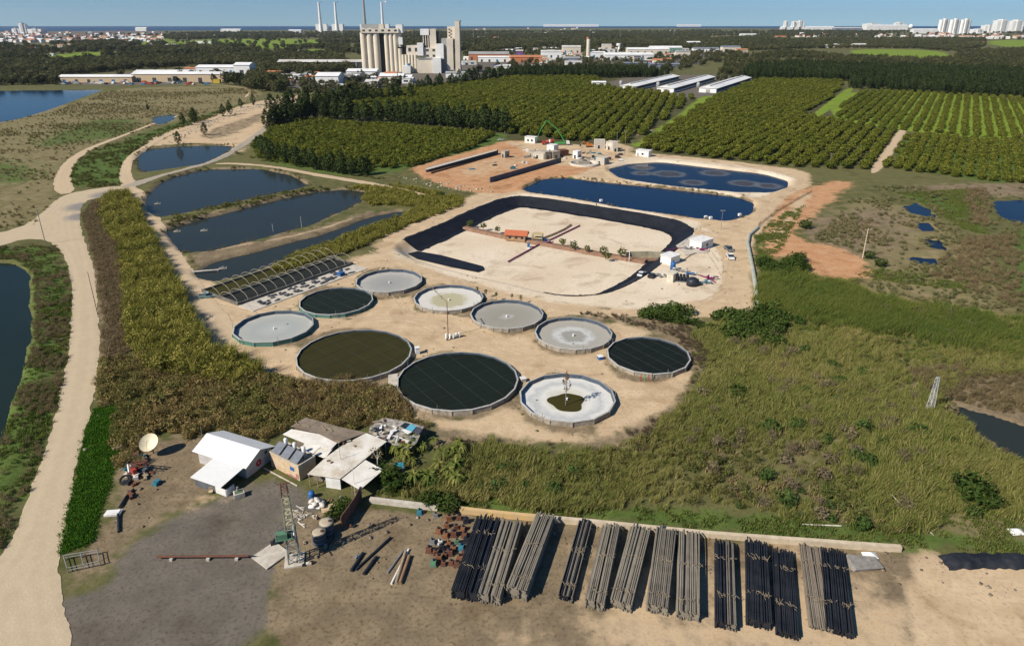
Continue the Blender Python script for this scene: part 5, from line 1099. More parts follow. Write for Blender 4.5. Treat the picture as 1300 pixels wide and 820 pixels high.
# ------------------------------------------------------------ hooped basins
A, B = P3(283,394), P3(318,392); 
c1, c2, c3, c4 = [Vector((*G(*p), 0)) for p in ((262,373),(400,322),(470,344),(316,394))]   # far left, far right, near right, near left
u = ((c2-c1)+(c3-c4)).normalized(); vv = Vector((-u.y, u.x, 0)); Lb = ((c2-c1).length+(c3-c4).length)/2; Wb = abs((c1-c4).dot(vv)*.5+(c2-c3).dot(vv)*.5)
org = (c1+c2+c3+c4)/4-u*Lb/2-vv*Wb/2; rz = math.atan2(u.y, u.x)
hb = thing('hooped_basin', 'long twin basin under bare greenhouse hoops', 'basin', tuple(org), rz)
W1 = Wb*.40; bw_ = MB().bx(0,Lb,Wb-.4,Wb,-.3,1.1).bx(0,Lb,Wb*.62,Wb*.62+.4,-.3,1.0).bx(0,Lb,Wb*.28,Wb*.28+.4,-.3,1.0).bx(0,.4,Wb*.28,Wb,-.3,1.1).bx(Lb-.4,Lb,Wb*.28,Wb,-.3,1.1); bw_.build('basin_wall', mat('dark_wall', (.10,.09,.08), (.2,.18,.15), .8), hb)
MB().bx(0,Lb,.0,Wb*.28,-.2,.25).build('walkway', paleconc, hb)
MB().bx(.4,Lb-.4,Wb*.62+.4,Wb-.4,.3,.55).build('water', tankwater('basin_olive', (.035,.032,.010)), hb); MB().bx(.4,Lb-.4,Wb*.28+.4,Wb*.62,.3,.5).build('dark_water', tankwater('basin_dark', (.02,.022,.02)), hb)
nh = 13
for i in range(nh+1):
    x_ = Lb*i/nh
    for (y0, y1, hh) in ((Wb*.62,Wb,2.6),(Wb*.28,Wb*.62,2.4)):
        hp_ = MB(); pts = [Vector((x_, (y0+y1)/2-math.cos(a)*(y1-y0)/2, 1+math.sin(a)*hh)) for a in [math.pi*k/10 for k in range(11)]]; hp_.path(pts, .055, 5); hp_.build('hoop', mat('hoop_tube', (.50,.46,.36), (.4,.36,.28), 1, .5), hb)
MB().tube((0,Wb*.62,1.5),(Lb,Wb*.62,1.5),.05,None,5).tube((0,Wb*.45,3.35),(Lb,Wb*.45,3.35),.04,None,5).build('purlin', steel, hb)
cv = MB()
for k in range(9):
    for j in range(6): cv.box((6+k*4.2+rnd.uniform(-1.5,1.5), rnd.uniform(1,Wb*.26), .45), (rnd.uniform(.8,2.6), rnd.uniform(.3,.8), .3), rnd.uniform(-.4,.4), 0, rnd.uniform(-.3,.3))
o = cv.build('net_heap', mat('dark_net_heap', (.05,.055,.07), (.12,.12,.12), 1.5)); o.location = org; o.rotation_euler = (0,0,rz); tag(o, 'crumpled dark netting heaped along the basin walkway', 'netting', kind='stuff')
o = MB().bx(-1,1,-.8,.8,0,1.2).build('blue_crate', blue, None, tuple(org+u*(Lb*.78)+vv*2.2+Vector((0,0,.25))), rz); tag(o, 'blue crate on the walkway beside the hooped basins', 'crate')
# landing stage at the marshy pond
o = MB().bx(-5,5,-.4,.4,0,.25).bx(-4.8,-4.6,-.3,.3,-1,0).bx(4.6,4.8,-.3,.3,-1,0).build('jetty', dirtywhite, None, (*G(258,344),-.1), R(15)); tag(o, 'thin pale jetty at the left end of the lowest pond', 'jetty')
for (a, b, lb) in ((200,259,'small aerator raft floating in the second pond'),(225,294,'left aerator raft in the third pond'),(259,293,'right aerator raft in the third pond'),(283,341,'aerator raft near the jetty in the lowest pond')):
    x, y = G(a, b, -.6); t_ = thing('aerator_raft', lb, 'aerator', (x,y,-.65), .3, 'aerator rafts in the fish ponds'); MB().bx(-1.3,1.3,-.7,-.4,0,.3).bx(-1.3,1.3,.4,.7,0,.3).build('float', dirtywhite, t_); MB().bx(-.4,.4,-.4,.4,.2,.8).build('motor', steel, t_)
for (a, b, lb) in ((763,256,'white marker box on the bank of the nearer blue basin'),(896,277,'left white float box on the nearer basin shore'),(902,278,'right white float box on the nearer basin shore'),(939,274,'white float at the right end of the nearer basin')):
    x, y = G(a, b); t_ = tag(MB().box((0,0,.5),(1.3,1.0,1.0)).box((0,0,1.02),(1.1,.8,.08)).build('float_box', white, None, (x,y,0), .4), lb, 'float')
# ------------------------------------------------------------ people on the reservoir bank
def person(px, py, lb, c1_, c2_, face=0):
    p = P3(px, py); h = 1.75; V = [(0,0,.95),(0,0,1.15),(0,0,1.4),(0,0,1.52),(0,.02,1.66),(.1,0,.9),(.12,0,.5),(.13,0,.06),(.13,-.14,.04),(-.1,0,.9),(-.13,.03,.5),(-.15,.06,.06),(-.15,-.08,.04),(.19,0,1.38),(.26,.0,1.1),(.27,-.1,.86),(-.19,0,1.38),(-.26,.02,1.1),(-.27,-.08,.86)]
    E = [(0,1),(1,2),(2,3),(3,4),(0,5),(5,6),(6,7),(7,8),(0,9),(9,10),(10,11),(11,12),(2,13),(13,14),(14,15),(2,16),(16,17),(17,18)]
    rr = [.15,.15,.16,.06,.105,.1,.07,.05,.045,.1,.07,.05,.045,.075,.055,.04,.075,.055,.04]
    me = bpy.data.meshes.new('person'); me.from_pydata(V, E, []); o = link('person', me, None, tuple(p), face); me.materials.append(c1_)
    sk = o.modifiers.new('skin', 'SKIN'); me.skin_vertices.new() if not me.skin_vertices else None
    for i, r in enumerate(rr): me.skin_vertices[0].data[i].radius = (r, r*.8)
    me.skin_vertices[0].data[0].use_root = True; o.modifiers.new('sub', 'SUBSURF').levels = 1
    hair = MB().lathe([(0,1.80),(.09,1.77),(.115,1.70),(.11,1.63)], n=10).build('hair', c2_, o); return tag(o, lb, 'person')
person(757,262.5,'person in dark clothes standing alone on the reservoir bank',mat('dark_clothes',(.05,.05,.06),None,3),dark,.5)
person(772,261.5,'person in blue standing by the basin, left of the other',mat('blue_clothes',(.06,.09,.2),None,3),dark,2)
person(775.5,262.5,'person in brown standing by the basin, right of the other',mat('brown_clothes',(.16,.11,.07),None,3),dark,-.8)
# ------------------------------------------------------------ building site beyond the reservoir
slate = mat('slate_panel', (.07,.08,.11), (.10,.11,.14), .5, .7, stripe=.6); block = mat('block_wall', (.40,.35,.28), (.30,.26,.20), .5, .9)
def wallrun(name, pts, h, th, m, lb, cat='wall'):
    P = [P3(a, b) for a, b in pts]; b0 = P[0]; t_ = MB()
    for a, b in zip(P[:-1], P[1:]):
        dd_ = (b-a); L__ = math.hypot(dd_.x, dd_.y); c = (a+b)/2-b0; t_.box((c.x, c.y, h/2), (L__-.02, th, h+.4), math.atan2(dd_.y, dd_.x))
    o = t_.build(name, m, None, tuple(b0)); return tag(o, lb, cat)
wallrun('retaining_wall', [(541,219),(632,195)], 2.4, .5, slate, 'dark slate wall along the young orchard side of the site')
wallrun('retaining_wall', [(622,232),(650,224),(712,206)], 2.6, .5, slate, 'dark slate wall facing the reservoir on the building site')
slab('wall_cap', [(540,214),(631,190),(631,191.5),(542,216)], 2.6, .12, paleconc, 'pale footing strip beside the dark orchard wall', 'kerb')
t_, L_ = boxhouse('site_cabin','white site cabin with two windows behind the building site','cabin',(666,181.5),(679,182.5),5,4.2,white)
for k in (.25,.62): MB().bx(L_*k,L_*k+1.4,-.05,.01,1.4,2.8).build('window', glass, t_)
t_, L_ = boxhouse('site_cabin','white site cabin right of the tall pole by the orchard','cabin',(807,198),(823,200),5,3.8,white); MB().bx(1,2,-.05,.01,.2,2.2).build('door', steel, t_); MB().bx(4,5.4,-.05,.01,1.2,2.4).build('window', glass, t_)
BL = [((671,199),(677,201),4,3.5,block,'small unfinished block room on the red earth'),((677,201),(690,203),6,3.6,paleconc,'pale unfinished block room beside the dark wall'),((692,203),(700,202),8,4.5,block,'grey unfinished block room behind the dark wall'),
      ((694,194),(703,195),6,5,white,'tallest white walled room of the building site'),((702,202),(711,201),5,4.2,block,'brown block room near the wall corner'),((711,199),(722,198),6,3.5,rust,'rusty shuttering stack on the building site'),
      ((755,189),(768,189),6,5.5,paleconc,'pale concrete house shell at the orchard edge'),((769,190),(778,191),6,5.2,dirtywhite,'grey concrete house shell with round openings'),((778,193),(784,193),5,6.0,paleconc,'narrow pale concrete tower beside the house shells'),
      ((727,201),(733,202),4,4.5,white,'white shed among the stored materials'),((756,209),(767,210),6,4.2,paleconc,'pale block pump house at the end of the basins'),((636,200),(641,201),4,4,block,'small block shed at the end of the orchard wall'),((512,0),(512,0),0,0,None,None)]
for a, b, dp, h, m_, lb in BL[:-1]:
    t_, L_ = boxhouse('block_house', lb, 'building', a, b, dp, h, m_, over=.05); MB().bx(L_*.3,L_*.3+1.3,-.06,.01,.1,2.3).build('doorway', glass, t_); MB().bx(L_+.0,L_+.06,dp*.4,dp*.4+1.4,1,2.4).build('window', glass, t_)
x, y = G(742,209); t_ = thing('round_footing','round pale concrete footing under construction','footing',(x,y,0),.1); MB().lathe([(9,0),(9,1.2),(8.5,1.3),(8.2,1.2),(8.2,.5),(0,.5)], n=32).build('ring_wall', paleconc, t_); MB().bx(-4,3,-2,4,.5,2.4).build('inner_room', block, t_); MB().lathe([(0,2.41),(1.5,2.41),(1.5,2.6),(0,2.6)], n=16).build('hatch', dark, t_)
nb = 0
for (x0, x1, y0, y1, n) in ((728,790,193,206,26),(665,720,188,202,14),(545,680,206,216,8)):
    for k in range(n):
        a, b = rnd.uniform(x0, x1), rnd.uniform(y0, y1); p = P3(a, b); s = (rnd.uniform(.8,3.5), rnd.uniform(.6,2), rnd.uniform(.4,1.6)); mm = rnd.choice([wood, white, dark, block, rust, paleconc, dirtywhite, steel, teal])
        o = MB().box((0,0,s[2]/2), s).box((s[0]*.1,0,s[2]*1.1), (s[0]*.6,s[1]*.7,s[2]*.25), .3).build('material_stack', mm, None, tuple(p), rnd.uniform(-.6,.6)); tag(o, 'small stack of building material strewn over the building site', 'material stack', 'stacks of material on the building site')
# concrete pump, mixer, excavator
def truckbase(t_, L__, paint, cabm):
    MB().bx(-L__/2,L__/2,-1.1,1.1,.8,1.15).build('chassis', dark, t_); MB().add([(L__/2-2.2,-1.2,.7),(L__/2,-1.2,.7),(L__/2,-1.2,2.0),(L__/2-.35,-1.2,3.0),(L__/2-2.2,-1.2,3.0),(L__/2-2.2,1.2,.7),(L__/2,1.2,.7),(L__/2,1.2,2.0),(L__/2-.35,1.2,3.0),(L__/2-2.2,1.2,3.0)], [(0,1,2,3,4),(9,8,7,6,5),(0,5,6,1),(1,6,7,2),(2,7,8,3),(3,8,9,4),(4,9,5,0)]).build('cab', cabm, t_)
    MB().add([(L__/2+.01,-1,2.05),(L__/2+.01,1,2.05),(L__/2-.3,1,2.9),(L__/2-.3,-1,2.9)], [(0,1,2,3)]).build('windscreen', glass, t_)
    for x_ in (-L__/2+1.2, -L__/2+2.5, L__/2-1.1):
        for s in (-1, 1): MB().tube((x_, s*.85, .5), (x_, s*1.2, .5), .52, None, 14).build('wheel', rubber, t_)
x, y = G(713,184.5); t_ = thing('concrete_pump','green concrete pump truck with its long boom folded over','pump truck',(x,y,0),R(4)); truckbase(t_, 11, green, white)
MB().bx(-5,2.6,-1.2,1.2,1.2,2.0).build('deck', green, t_); bt = Vector(UP(724,180,y)+(0,)); 
def bp(px, py): X_b, Z_b = UP(px, py, y); return Vector((X_b-x, .3, Z_b))
arm = [Vector((2.2,0,2.2)), bp(708,165), bp(694,152.5), bp(686,165), bp(681,178)]
for i, (p, q) in enumerate(zip(arm[:-1], arm[1:])): MB().tube(p, q, .42-.07*i, .34-.07*i, 6).build('boom_section', green, t_)
x, y = G(696,184); t_ = thing('mixer_truck','red concrete mixer truck behind the building site','mixer truck',(x,y,0),R(178)); truckbase(t_, 9, red, red); MB().tube((-4.3,0,2.9),(-2.6,0,2.6),.8,1.3,16).tube((-2.6,0,2.6),(.5,0,2.2),1.3,1.2,16).tube((.5,0,2.2),(2,0,2.0),1.2,.7,16).build('drum', red, t_); MB().tube((-1.4,0,2.45),(-.5,0,2.35),1.33,1.3,16).build('drum_band', white, t_)
x, y = G(748,187); t_ = thing('excavator','orange excavator at the orchard edge beside the house shells','excavator',(x,y,0),R(185)); MB().bx(-2,2,-1.4,-.8,0,.9).bx(-2,2,.8,1.4,0,.9).build('tracks', dark, t_); MB().bx(-2.2,1.6,-1.3,1.3,.95,2.2).build('body', orange, t_); MB().bx(.3,1.7,-1.2,0,2.2,3.2).build('cab', orange, t_); MB().tube((1.4,.4,1.8),(4,.4,4.2),.3,.25,6).build('boom', orange, t_); MB().tube((4,.4,4.2),(6.2,.4,2),.22,.18,6).build('stick', orange, t_); MB().box((6.3,.4,1.4),(1,1.1,1.1),0,0,0,.4).build('bucket', dark, t_)
# ------------------------------------------------------------ the yard in front: houses and sheds
def V3(px, py, z): return Vector((*G(px, py, z), z))
def local(o, p): return o.matrix_basis.inverted() @ p if 0 else Matrix.Rotation(-o.rotation_euler[2], 3, 'Z') @ (p-Vector(o.location))
def panel(parent, name, pts, th, m):
    """roof sheet through four or more world points, th thick"""
    L_ = [local(parent, p) for p in pts]; n = len(L_); a = sum(L_[i].x*L_[(i+1) % n].y-L_[(i+1) % n].x*L_[i].y for i in range(n))
    if a < 0: L_ = L_[::-1]
    vs = L_+[p-Vector((0,0,th)) for p in L_]
    return MB().add(vs, [tuple(range(n)), tuple(range(2*n-1, n-1, -1))]+[(i, n+i, n+(i+1) % n, (i+1) % n) for i in range(n)]).build(name, m, parent)
# white gabled house with a lower wing
E2, E1, E3, E4 = V3(311,592.5,3), V3(247,570,3), V3(348,564,3), V3(286,547,3)
ax = ((E1-E2)+(E4-E3)).normalized(); ay = Vector((-ax.y, ax.x, 0)); 
if ay.dot(E3-E2) < 0: ay = -ay
Lh = ((E1-E2).dot(ax)+(E4-E3).dot(ax))/2; Dh = ((E3-E2).dot(ay)+(E4-E1).dot(ay))/2
ho = thing('gabled_house', 'white gabled house with a lower wing at the edge of the gravel yard', 'house', (E2.x, E2.y, -.1)); q = lambda a, b, z: Vector((E2.x, E2.y, 0))+ax*a+ay*b+Vector((0,0,z))
def lp(a, b, z): return local(ho, q(a, b, z))
gw = mat('grey_white_wall', (.52,.50,.48), (.42,.40,.38), .6, .8); housew = mat('house_white', (.74,.66,.56), (.62,.5,.38), .5, .8)
i_ = .35
MB().add([lp(i_,i_,0),lp(Lh-i_,i_,0),lp(Lh-i_,Dh-i_,0),lp(i_,Dh-i_,0),lp(i_,i_,2.95),lp(Lh-i_,i_,2.95),lp(Lh-i_,Dh-i_,2.95),lp(i_,Dh-i_,2.95),lp(i_,Dh/2,4.3),lp(Lh-i_,Dh/2,4.3)], [(0,1,5,4),(2,3,7,6),(3,0,4,8,7),(1,2,6,9,5)]).build('wall', [gw], ho)
rp_ = mat('clean_white_sheet', (.80,.79,.76), (.74,.73,.70), .25, .45, stripe=1.4)
panel(ho, 'roof', [q(-.4,-.2,2.85), q(Lh+.5,-.2,2.85), q(Lh+.5,Dh/2,4.55), q(-.4,Dh/2,4.55)], .08, rp_); panel(ho, 'roof', [q(-.4,Dh/2,4.56), q(Lh+.5,Dh/2,4.56), q(Lh+.5,Dh+.2,2.85), q(-.4,Dh+.2,2.85)], .08, rp_)
# red mark sprayed on the gable, small dark window
def onwall(a0, b0, b1, z0, z1, m, nm, off=-.03): return MB().add([lp(i_+off,b0,z0),lp(i_+off,b1,z0),lp(i_+off,b1,z1),lp(i_+off,b0,z1)], [(0,1,2,3)]).build(nm, m, ho)
sm_ = MB()
for k in range(9): a = k*.7; sm_.add([lp(i_-.03-k*.002, Dh*.45+.5*math.cos(a), 1.3+.45*math.sin(a)), lp(i_-.03-k*.002, Dh*.45+.5*math.cos(a)+.45, 1.25+.45*math.sin(a)), lp(i_-.03-k*.002, Dh*.45+.5*math.cos(a)+.4, 1.75+.45*math.sin(a)), lp(i_-.03-k*.002, Dh*.45+.5*math.cos(a)-.05, 1.7+.45*math.sin(a))], [(0,1,2,3)])
sm_.build('graffiti', mat('spray_red', (.45,.03,.07), (.3,.02,.05), 2, .7), ho); onwall(0, Dh*.72, Dh*.8, 2.3, 2.8, glass, 'window')
wa = (V3(278,618,2.3)-Vector((E2.x,E2.y,0))).dot(ay); 
w0_, w1_ = 0.3, (V3(242,606,2.3)-Vector((E2.x,E2.y,0))).dot(ax)
panel(ho, 'wing_roof', [q(w0_,.1,2.8), q(w0_,wa,2.25), q(w1_+.2,wa,2.25), q(w1_+.2,.1,2.8)], .08, rp_)
MB().add([lp(w0_+2.2,wa+.6,0),lp(w1_,wa+.6,0),lp(w1_,0,0),lp(w0_+2.2,0,0),lp(w0_+2.2,wa+.6,2.2),lp(w1_,wa+.6,2.2),lp(w1_,0,2.7),lp(w0_+2.2,0,2.7)], [(0,1,5,4),(1,2,6,5),(2,3,7,6),(3,0,4,7)]).build('wing_wall', mat('wing_shade', (.12,.13,.14), None, 1), ho)  # wing wall coloured dark to stand for the shade under the lean-to
p0, p1, p2, p3 = V3(251,616,0), V3(288,630,0), V3(298,622,0), V3(253,612,0)
o = MB(); 
for a, b in ((p0,p1),(p1,p2)): 
    c = (a+b)/2; dd_ = b-a; o.box((c.x,c.y,.6),(dd_.length-.02,.2,1.5),math.atan2(dd_.y,dd_.x))
tag(o.build('yard_wall', white), 'low white wall in front of the gabled house wing', 'wall')
x, y = G(304,630); t_ = thing('planter_box','small white open box standing by the white wall corner','box',(x,y,0),.5); MB().bx(-.9,.9,-.7,.7,0,1.0).build('box', dirtywhite, t_); MB().bx(-.7,.7,-.5,.5,1.0,1.06).build('filling', mat('green_fill', (.10,.16,.08), None, 2), t_); MB().tube((-.1,.3,1),(-.1,.3,1.9),.25,.2,8).build('canister', steel, t_)
x, y = G(268,626); t_ = thing('chair','pale broken chair on the dirt before the white wall','chair',(x,y,0),.4); MB().bx(-.35,.35,-.35,.35,.4,.48).build('seat', cream, t_); MB().bx(-.35,.35,.3,.36,.48,1.1).build('backrest', cream, t_); [MB().bx(a-.04,a+.04,b-.04,b+.04,0,.4).build('leg', wood, t_) for a in (-.3,.3) for b in (-.3,.3)]
# block house with three solar heaters
A_, B_ = V3(345,592,0), V3(381,611,0); dv = B_-A_; Ls = dv.length; rz = math.atan2(dv.y, dv.x); hs = 3.3
Cc = V3(393.5,577.5,hs)-V3(382.3,587.8,hs); Ds = max(4, Cc.length*.95)
sh = thing('solar_house', 'small cream block house with three solar water heaters on its roof', 'house', (A_.x,A_.y,-.05), rz); MB().bx(0,Ls,0,Ds,0,hs).build('wall', cream, sh)
MB().bx(-.05,Ls+.05,-.05,.15,hs,hs+.2).bx(-.05,Ls+.05,Ds-.15,Ds+.05,hs,hs+.2).bx(-.05,.15,.15,Ds-.15,hs,hs+.2).bx(Ls-.15,Ls+.05,.15,Ds-.15,hs,hs+.2).build('parapet', paleconc, sh)
MB().bx(Ls*.70,Ls*.84,-.05,.01,1.7,2.5).build('window', blue, sh)
mu = MB()
for k, (a, b, c, d_) in enumerate(((.55,.15,.14,.3),(.66,.25,.1,.4),(.78,.2,.12,.35),(.88,.4,.08,1.0))): mu.bx(Ls*a,Ls*(a+c),-.045-.004*k,.005,b,b+d_)
mu.build('mural', mat('mural_orange', (.6,.15,.06), (.15,.2,.3), 1.5, .8), sh)
for k in range(3):
    bx_ = .35+k*(Ls-.5)/3; sx = (Ls-.5)/3*.80; sp_ = thing('solar_heater', 'solar heater on the cream block house, panel and white tank', None, (0,0,0)) if 0 else None
    pn = MB().add([(bx_,.25,hs+.25),(bx_+sx,.25,hs+.25),(bx_+sx,2.2,hs+1.5),(bx_,2.2,hs+1.5),(bx_,.3,hs+.15),(bx_+sx,.3,hs+.15),(bx_+sx,2.25,hs+1.4),(bx_,2.25,hs+1.4)], [(0,1,2,3),(4,7,6,5),(0,4,5,1),(3,2,6,7),(1,5,6,2),(0,3,7,4)]).build('solar_panel', mat('panel_grey', (.13,.14,.16), (.18,.19,.21), 1, .35, spec=.6), sh)
    MB().bx(bx_+.05,bx_+.12,2.15,2.25,hs,hs+1.4).bx(bx_+sx-.12,bx_+sx-.05,2.15,2.25,hs,hs+1.4).build('support', steel, pn)
    MB().lathe([(0,0),(.36,0),(.38,.15),(.38,1.1),(.3,1.25),(0,1.3)], (bx_+sx*.6,2.75,hs+.95), 16).build('boiler', white, sh); MB().bx(bx_+sx*.3,bx_+sx*.9,2.5,3.0,hs,hs+.95).build('boiler_stand', steel, sh)
MB().bx(-.5,Ls+.8,-1.4,-1.2,0,.3).build('kerb', paleconc, sh)
# sprawling shack under patched white sheets
sk_ = thing('shack', 'sprawling shack under patched white corrugated roof sheets', 'shack', tuple(V3(430,600,0)))
def leg(px, py, z, m=wood):
    p = local(sk_, V3(px, py, z)); MB().bx(p.x-.08,p.x+.08,p.y-.08,p.y+.08,0,z-.1).build('post', m, sk_)
panel(sk_, 'roof_sheet', [V3(390,601.7,2.7),V3(431.7,607.5,2.7),V3(462.5,583,2.95),V3(491,560,3.1),V3(465,549.4,3.4),V3(433.7,565.8,3.3),V3(414,580,3.1)], .08, oldsheet)
panel(sk_, 'roof_sheet', [V3(433,607.5,2.5),V3(463.5,583.4,2.75),V3(486.7,596,2.55),V3(457,621.5,2.3)], .08, sheetm)
panel(sk_, 'roof_sheet', [V3(359,551,2.9),V3(370,544.5,3.2),V3(405,551,3.2),V3(428,562,3.25),V3(420,570,3.1),V3(386,562,2.95)], .08, sheetm)
panel(sk_, 'roof_sheet', [V3(380.5,568,2.8),V3(388,561,3.0),V3(407,567,3.0),V3(397,576,2.75)], .08, sheetm)
panel(sk_, 'roof_sheet', [V3(398,576,2.7),V3(408,567,2.95),V3(428,562,3.1),V3(414,580,2.85),V3(411,581,2.8)], .08, oldsheet)
panel(sk_, 'dirty_roof_sheet', [V3(369,541,3.35),V3(388,529.5,3.7),V3(432,542,3.7),V3(447,545,3.6),V3(465,549.2,3.5),V3(428,562,3.35),V3(405,550.5,3.3)], .08, brownsheet)
for a, b, z in ((392,602,2.7),(402,603.5,2.7),(458,620,2.3),(485,597,2.5),(446,612,2.4),(489,562,3.05),(361,552,2.9),(375,557,2.9),(382,569,2.8),(396,575,2.7)): leg(a, b, z)
pw = [V3(414,604.6,2.6), V3(430,607,2.6)]; a, b = local(sk_, pw[0]), local(sk_, pw[1]); dd_ = b-a; c = (a+b)/2; MB().box((c.x,c.y+.2,1.3),(dd_.length+.4,.2,2.7),math.atan2(dd_.y,dd_.x)).build('white_wall', white, sk_)
wl = [(397,597),(430,602),(460,580),(484,562),(462,554),(432,570),(410,584)]; Lw = [local(sk_, V3(a, b, 2.2)) for a, b in wl]; o = MB().prism([(p.x, p.y) for p in Lw], 0, 2.35); o.build('wall', mat('shack_wall', (.16,.13,.10), (.25,.2,.15), 1, .9), sk_)
wl = [(374,552),(404,557),(424,563),(430,548),(390,537),(374,545)]; Lw = [local(sk_, V3(a, b, 2.6)) for a, b in wl]; MB().prism([(p.x, p.y) for p in Lw], 0, 2.6).build('wall', mat('shack_wall', (.16,.13,.10)), sk_)
for a, b, z, s in ((429,561,3.35,.5),(417,585,3.05,.3),(421,587,3.05,.25),(443,560,3.45,.4),(436,563,3.4,.35),(450,566,3.3,.3)):
    p = local(sk_, V3(a, b, z)); MB().box((p.x,p.y,z+.05),(s*2,s,.18),rnd.random()*3).build('roof_weight', rnd.choice([wood, rust, block]), sk_)
for k in range(5): a = rnd.uniform(372,440); p = local(sk_, V3(a, 536+(a-372)*.16+rnd.uniform(0,5), 3.55)); MB().box((p.x,p.y,3.62),(rnd.uniform(1,2.5),.15,.12),rnd.random()*3).build('roof_plank', wood, sk_)
# junk-roofed shed with coloured sheets
js = thing('junk_shed', 'ruined shed with a rubbish strewn roof beside the brown olive tank', 'shed', tuple(V3(505,560,0)))
panel(js, 'roof', [V3(470,541,2.4),V3(486,530,2.6),V3(513,534,2.6),V3(538,541,2.4),V3(529,562,2.2),V3(518,571,2.0),V3(490,561,2.2),V3(468,548,2.3)], .1, mat('junk_roof', (.38,.35,.30), (.14,.12,.10), 1.2, .9, thr=(.42,.58)))
Lw = [local(js, V3(a, b, 1.9)) for a, b in ((474,546),(487,535),(534,545),(525,562),(517,569),(492,560))]; MB().prism([(p.x, p.y) for p in Lw], 0, 1.9).build('wall', mat('shack_wall', (.16,.13,.10)), js)
for pts, m_ in (([(508,541),(514,536),(521,538),(514,544)],dark),([(515,544),(521,538),(529,541),(523,547.5)],mat('sky_blue_sheet',(.12,.42,.55),None,1)),([(509,545),(514,544.5),(523,548),(518,551)],white),([(524,548),(530,541.5),(537,544),(532,551)],mat('slate_sheet',(.07,.07,.09),None,1))):
    panel(js, 'coloured_sheet', [V3(a, b, 2.95) for a, b in pts], .06, m_)
for k in range(42):
    a, b = rnd.uniform(474,528), rnd.uniform(534,562)
    if a > 503 and b < 553: continue
    p = local(js, V3(a, b, 2.5))
    MB().box((p.x,p.y,2.6+rnd.random()*.2),(rnd.uniform(.4,2.2),rnd.uniform(.15,.7),rnd.uniform(.08,.3)),rnd.random()*3,0,rnd.uniform(-.2,.2)).build('scrap', rnd.choice([wood, white, dark, dirtywhite, steel, rust]), js)
# satellite dish
b = P3(195,575); t_ = thing('satellite_dish','big cream satellite dish behind the scrap heap','satellite dish',tuple(b)); MB().tube((0,0,0),(0,0,1.6),.14,None,8).build('post', rust, t_)
vs = []; dn = Vector((-.05,-.62,.78)).normalized(); q_ = dn.to_track_quat('Z','Y'); prof = [(r, .28*r*r) for r in (0,.4,.8,1.2,1.6,1.85)]
nn_ = 28; vv_ = [q_ @ Vector((r*math.cos(2*math.pi*i/nn_), r*math.sin(2*math.pi*i/nn_), z)) + Vector((0,-.2,2.3)) for r, z in prof for i in range(nn_)]
MB().add(vv_, [(k*nn_+i,k*nn_+(i+1)%nn_,(k+1)*nn_+(i+1)%nn_,(k+1)*nn_+i) for k in range(5) for i in range(nn_)], 0, True).build('dish', mat('cream_dish', (.78,.70,.50), (.66,.58,.4), .8, .6), t_)
fp = Vector((0,-.2,2.3))+dn*1.7; MB().tube(Vector((0,-.2,2.3))+q_ @ Vector((0,-1.6,.7)), fp, .03, None, 5).build('feed_arm', steel, t_); MB().tube(fp-dn*.1, fp+dn*.2, .08, None, 8).build('feed_horn', white, t_)
# scrap heap left of the yard: single pieces
sc_lab = [('rusty_frame',rust,'rusty red winch frame on the scrap heap'),('pipe_bundle',red,'tilted dull red beam on the scrap heap'),('white_pipe_bundle',white,'pair of short white pipes on the scrap heap'),('tyre',rubber,'old tyre on the near edge of the scrap heap')]
x, y = G(174,600); t_ = thing('winch','rusty red winch frame on top of the scrap heap','winch',(x,y,.2),.9); lattice_ = MB(); lattice(lattice_, 4.5, 1.2, .7, 3, .09); o = lattice_.build('frame', rust, t_); o.rotation_euler = (1.2,0,.3); o.location = (0,1.5,.8); MB().tube((-.9,0,1),(.9,0,1),.7,None,14).build('drum', rust, t_); MB().bx(-1.3,1.3,-1.6,1.6,0,.3).build('skid', dark, t_); MB().bx(-1.1,-.4,-1.4,-.2,.3,1.5).build('engine', red, t_)
x, y = G(169,600); o = MB().tube((-.9,1.2,.9),(.5,-1.1,.7),.16,None,8).tube((-1.3,1.0,.9),(.1,-1.3,.7),.16,None,8).build('white_pipe', white, None, (x,y,.3)); tag(o, 'pair of short white pipes lying on the scrap heap', 'pipe')
x, y = G(160,612); o = MB().lathe([(.75,-.2),(1.0,-.2),(1.1,0),(1.0,.2),(.75,.2),(.65,0),(.75,-.2)], n=20).build('tyre', rubber, None, (x,y,.5)); o.rotation_euler = (.5,.3,0); tag(o, 'old tyre at the near end of the scrap heap', 'tyre')
for k in range(46):
    a, b = rnd.gauss(172,12), rnd.gauss(592,16); p = V3(a, b, 0); m_ = rnd.choice([rust, rust, dark, wood, dirtywhite, steel, rust2, dark, teal]); s = (rnd.uniform(.5,2.6), rnd.uniform(.2,.9), rnd.uniform(.15,.7))
    o = MB().box((0,0,s[2]*.5+.05), s).box((.1,0,s[2]+.1),(s[0]*.5,s[1]*1.2,.1),.7).tube((-s[0]*.4,0,.1),(s[0]*.5,.2,s[2]+.4),.06,None,5).build('scrap_piece', m_, None, tuple(p), rnd.random()*6); tag(o, 'rusty metal scrap piece on the heap left of the dirt yard', 'scrap', 'pieces of the scrap heap by the dish')
for pts, m_, lb, nm in (([(150,651),(151,676)],dark,'dark straight beam on the ground below the scrap heap','beam'),([(152,645),(160,632),(170,622)],dark,'dark bent pipe trailing from the scrap heap','pipe')): pipeline(nm, pts, .05, .22, m_, lb, nm)
x, y = G(144,652); o = MB().bx(-1.3,1.3,-.7,.7,0,.35).bx(-1.1,1.1,-.5,.5,.35,.5).build('washbasin', white, None, (x,y,0), .1); tag(o, 'white tub lying beside the dark straight beam', 'tub')
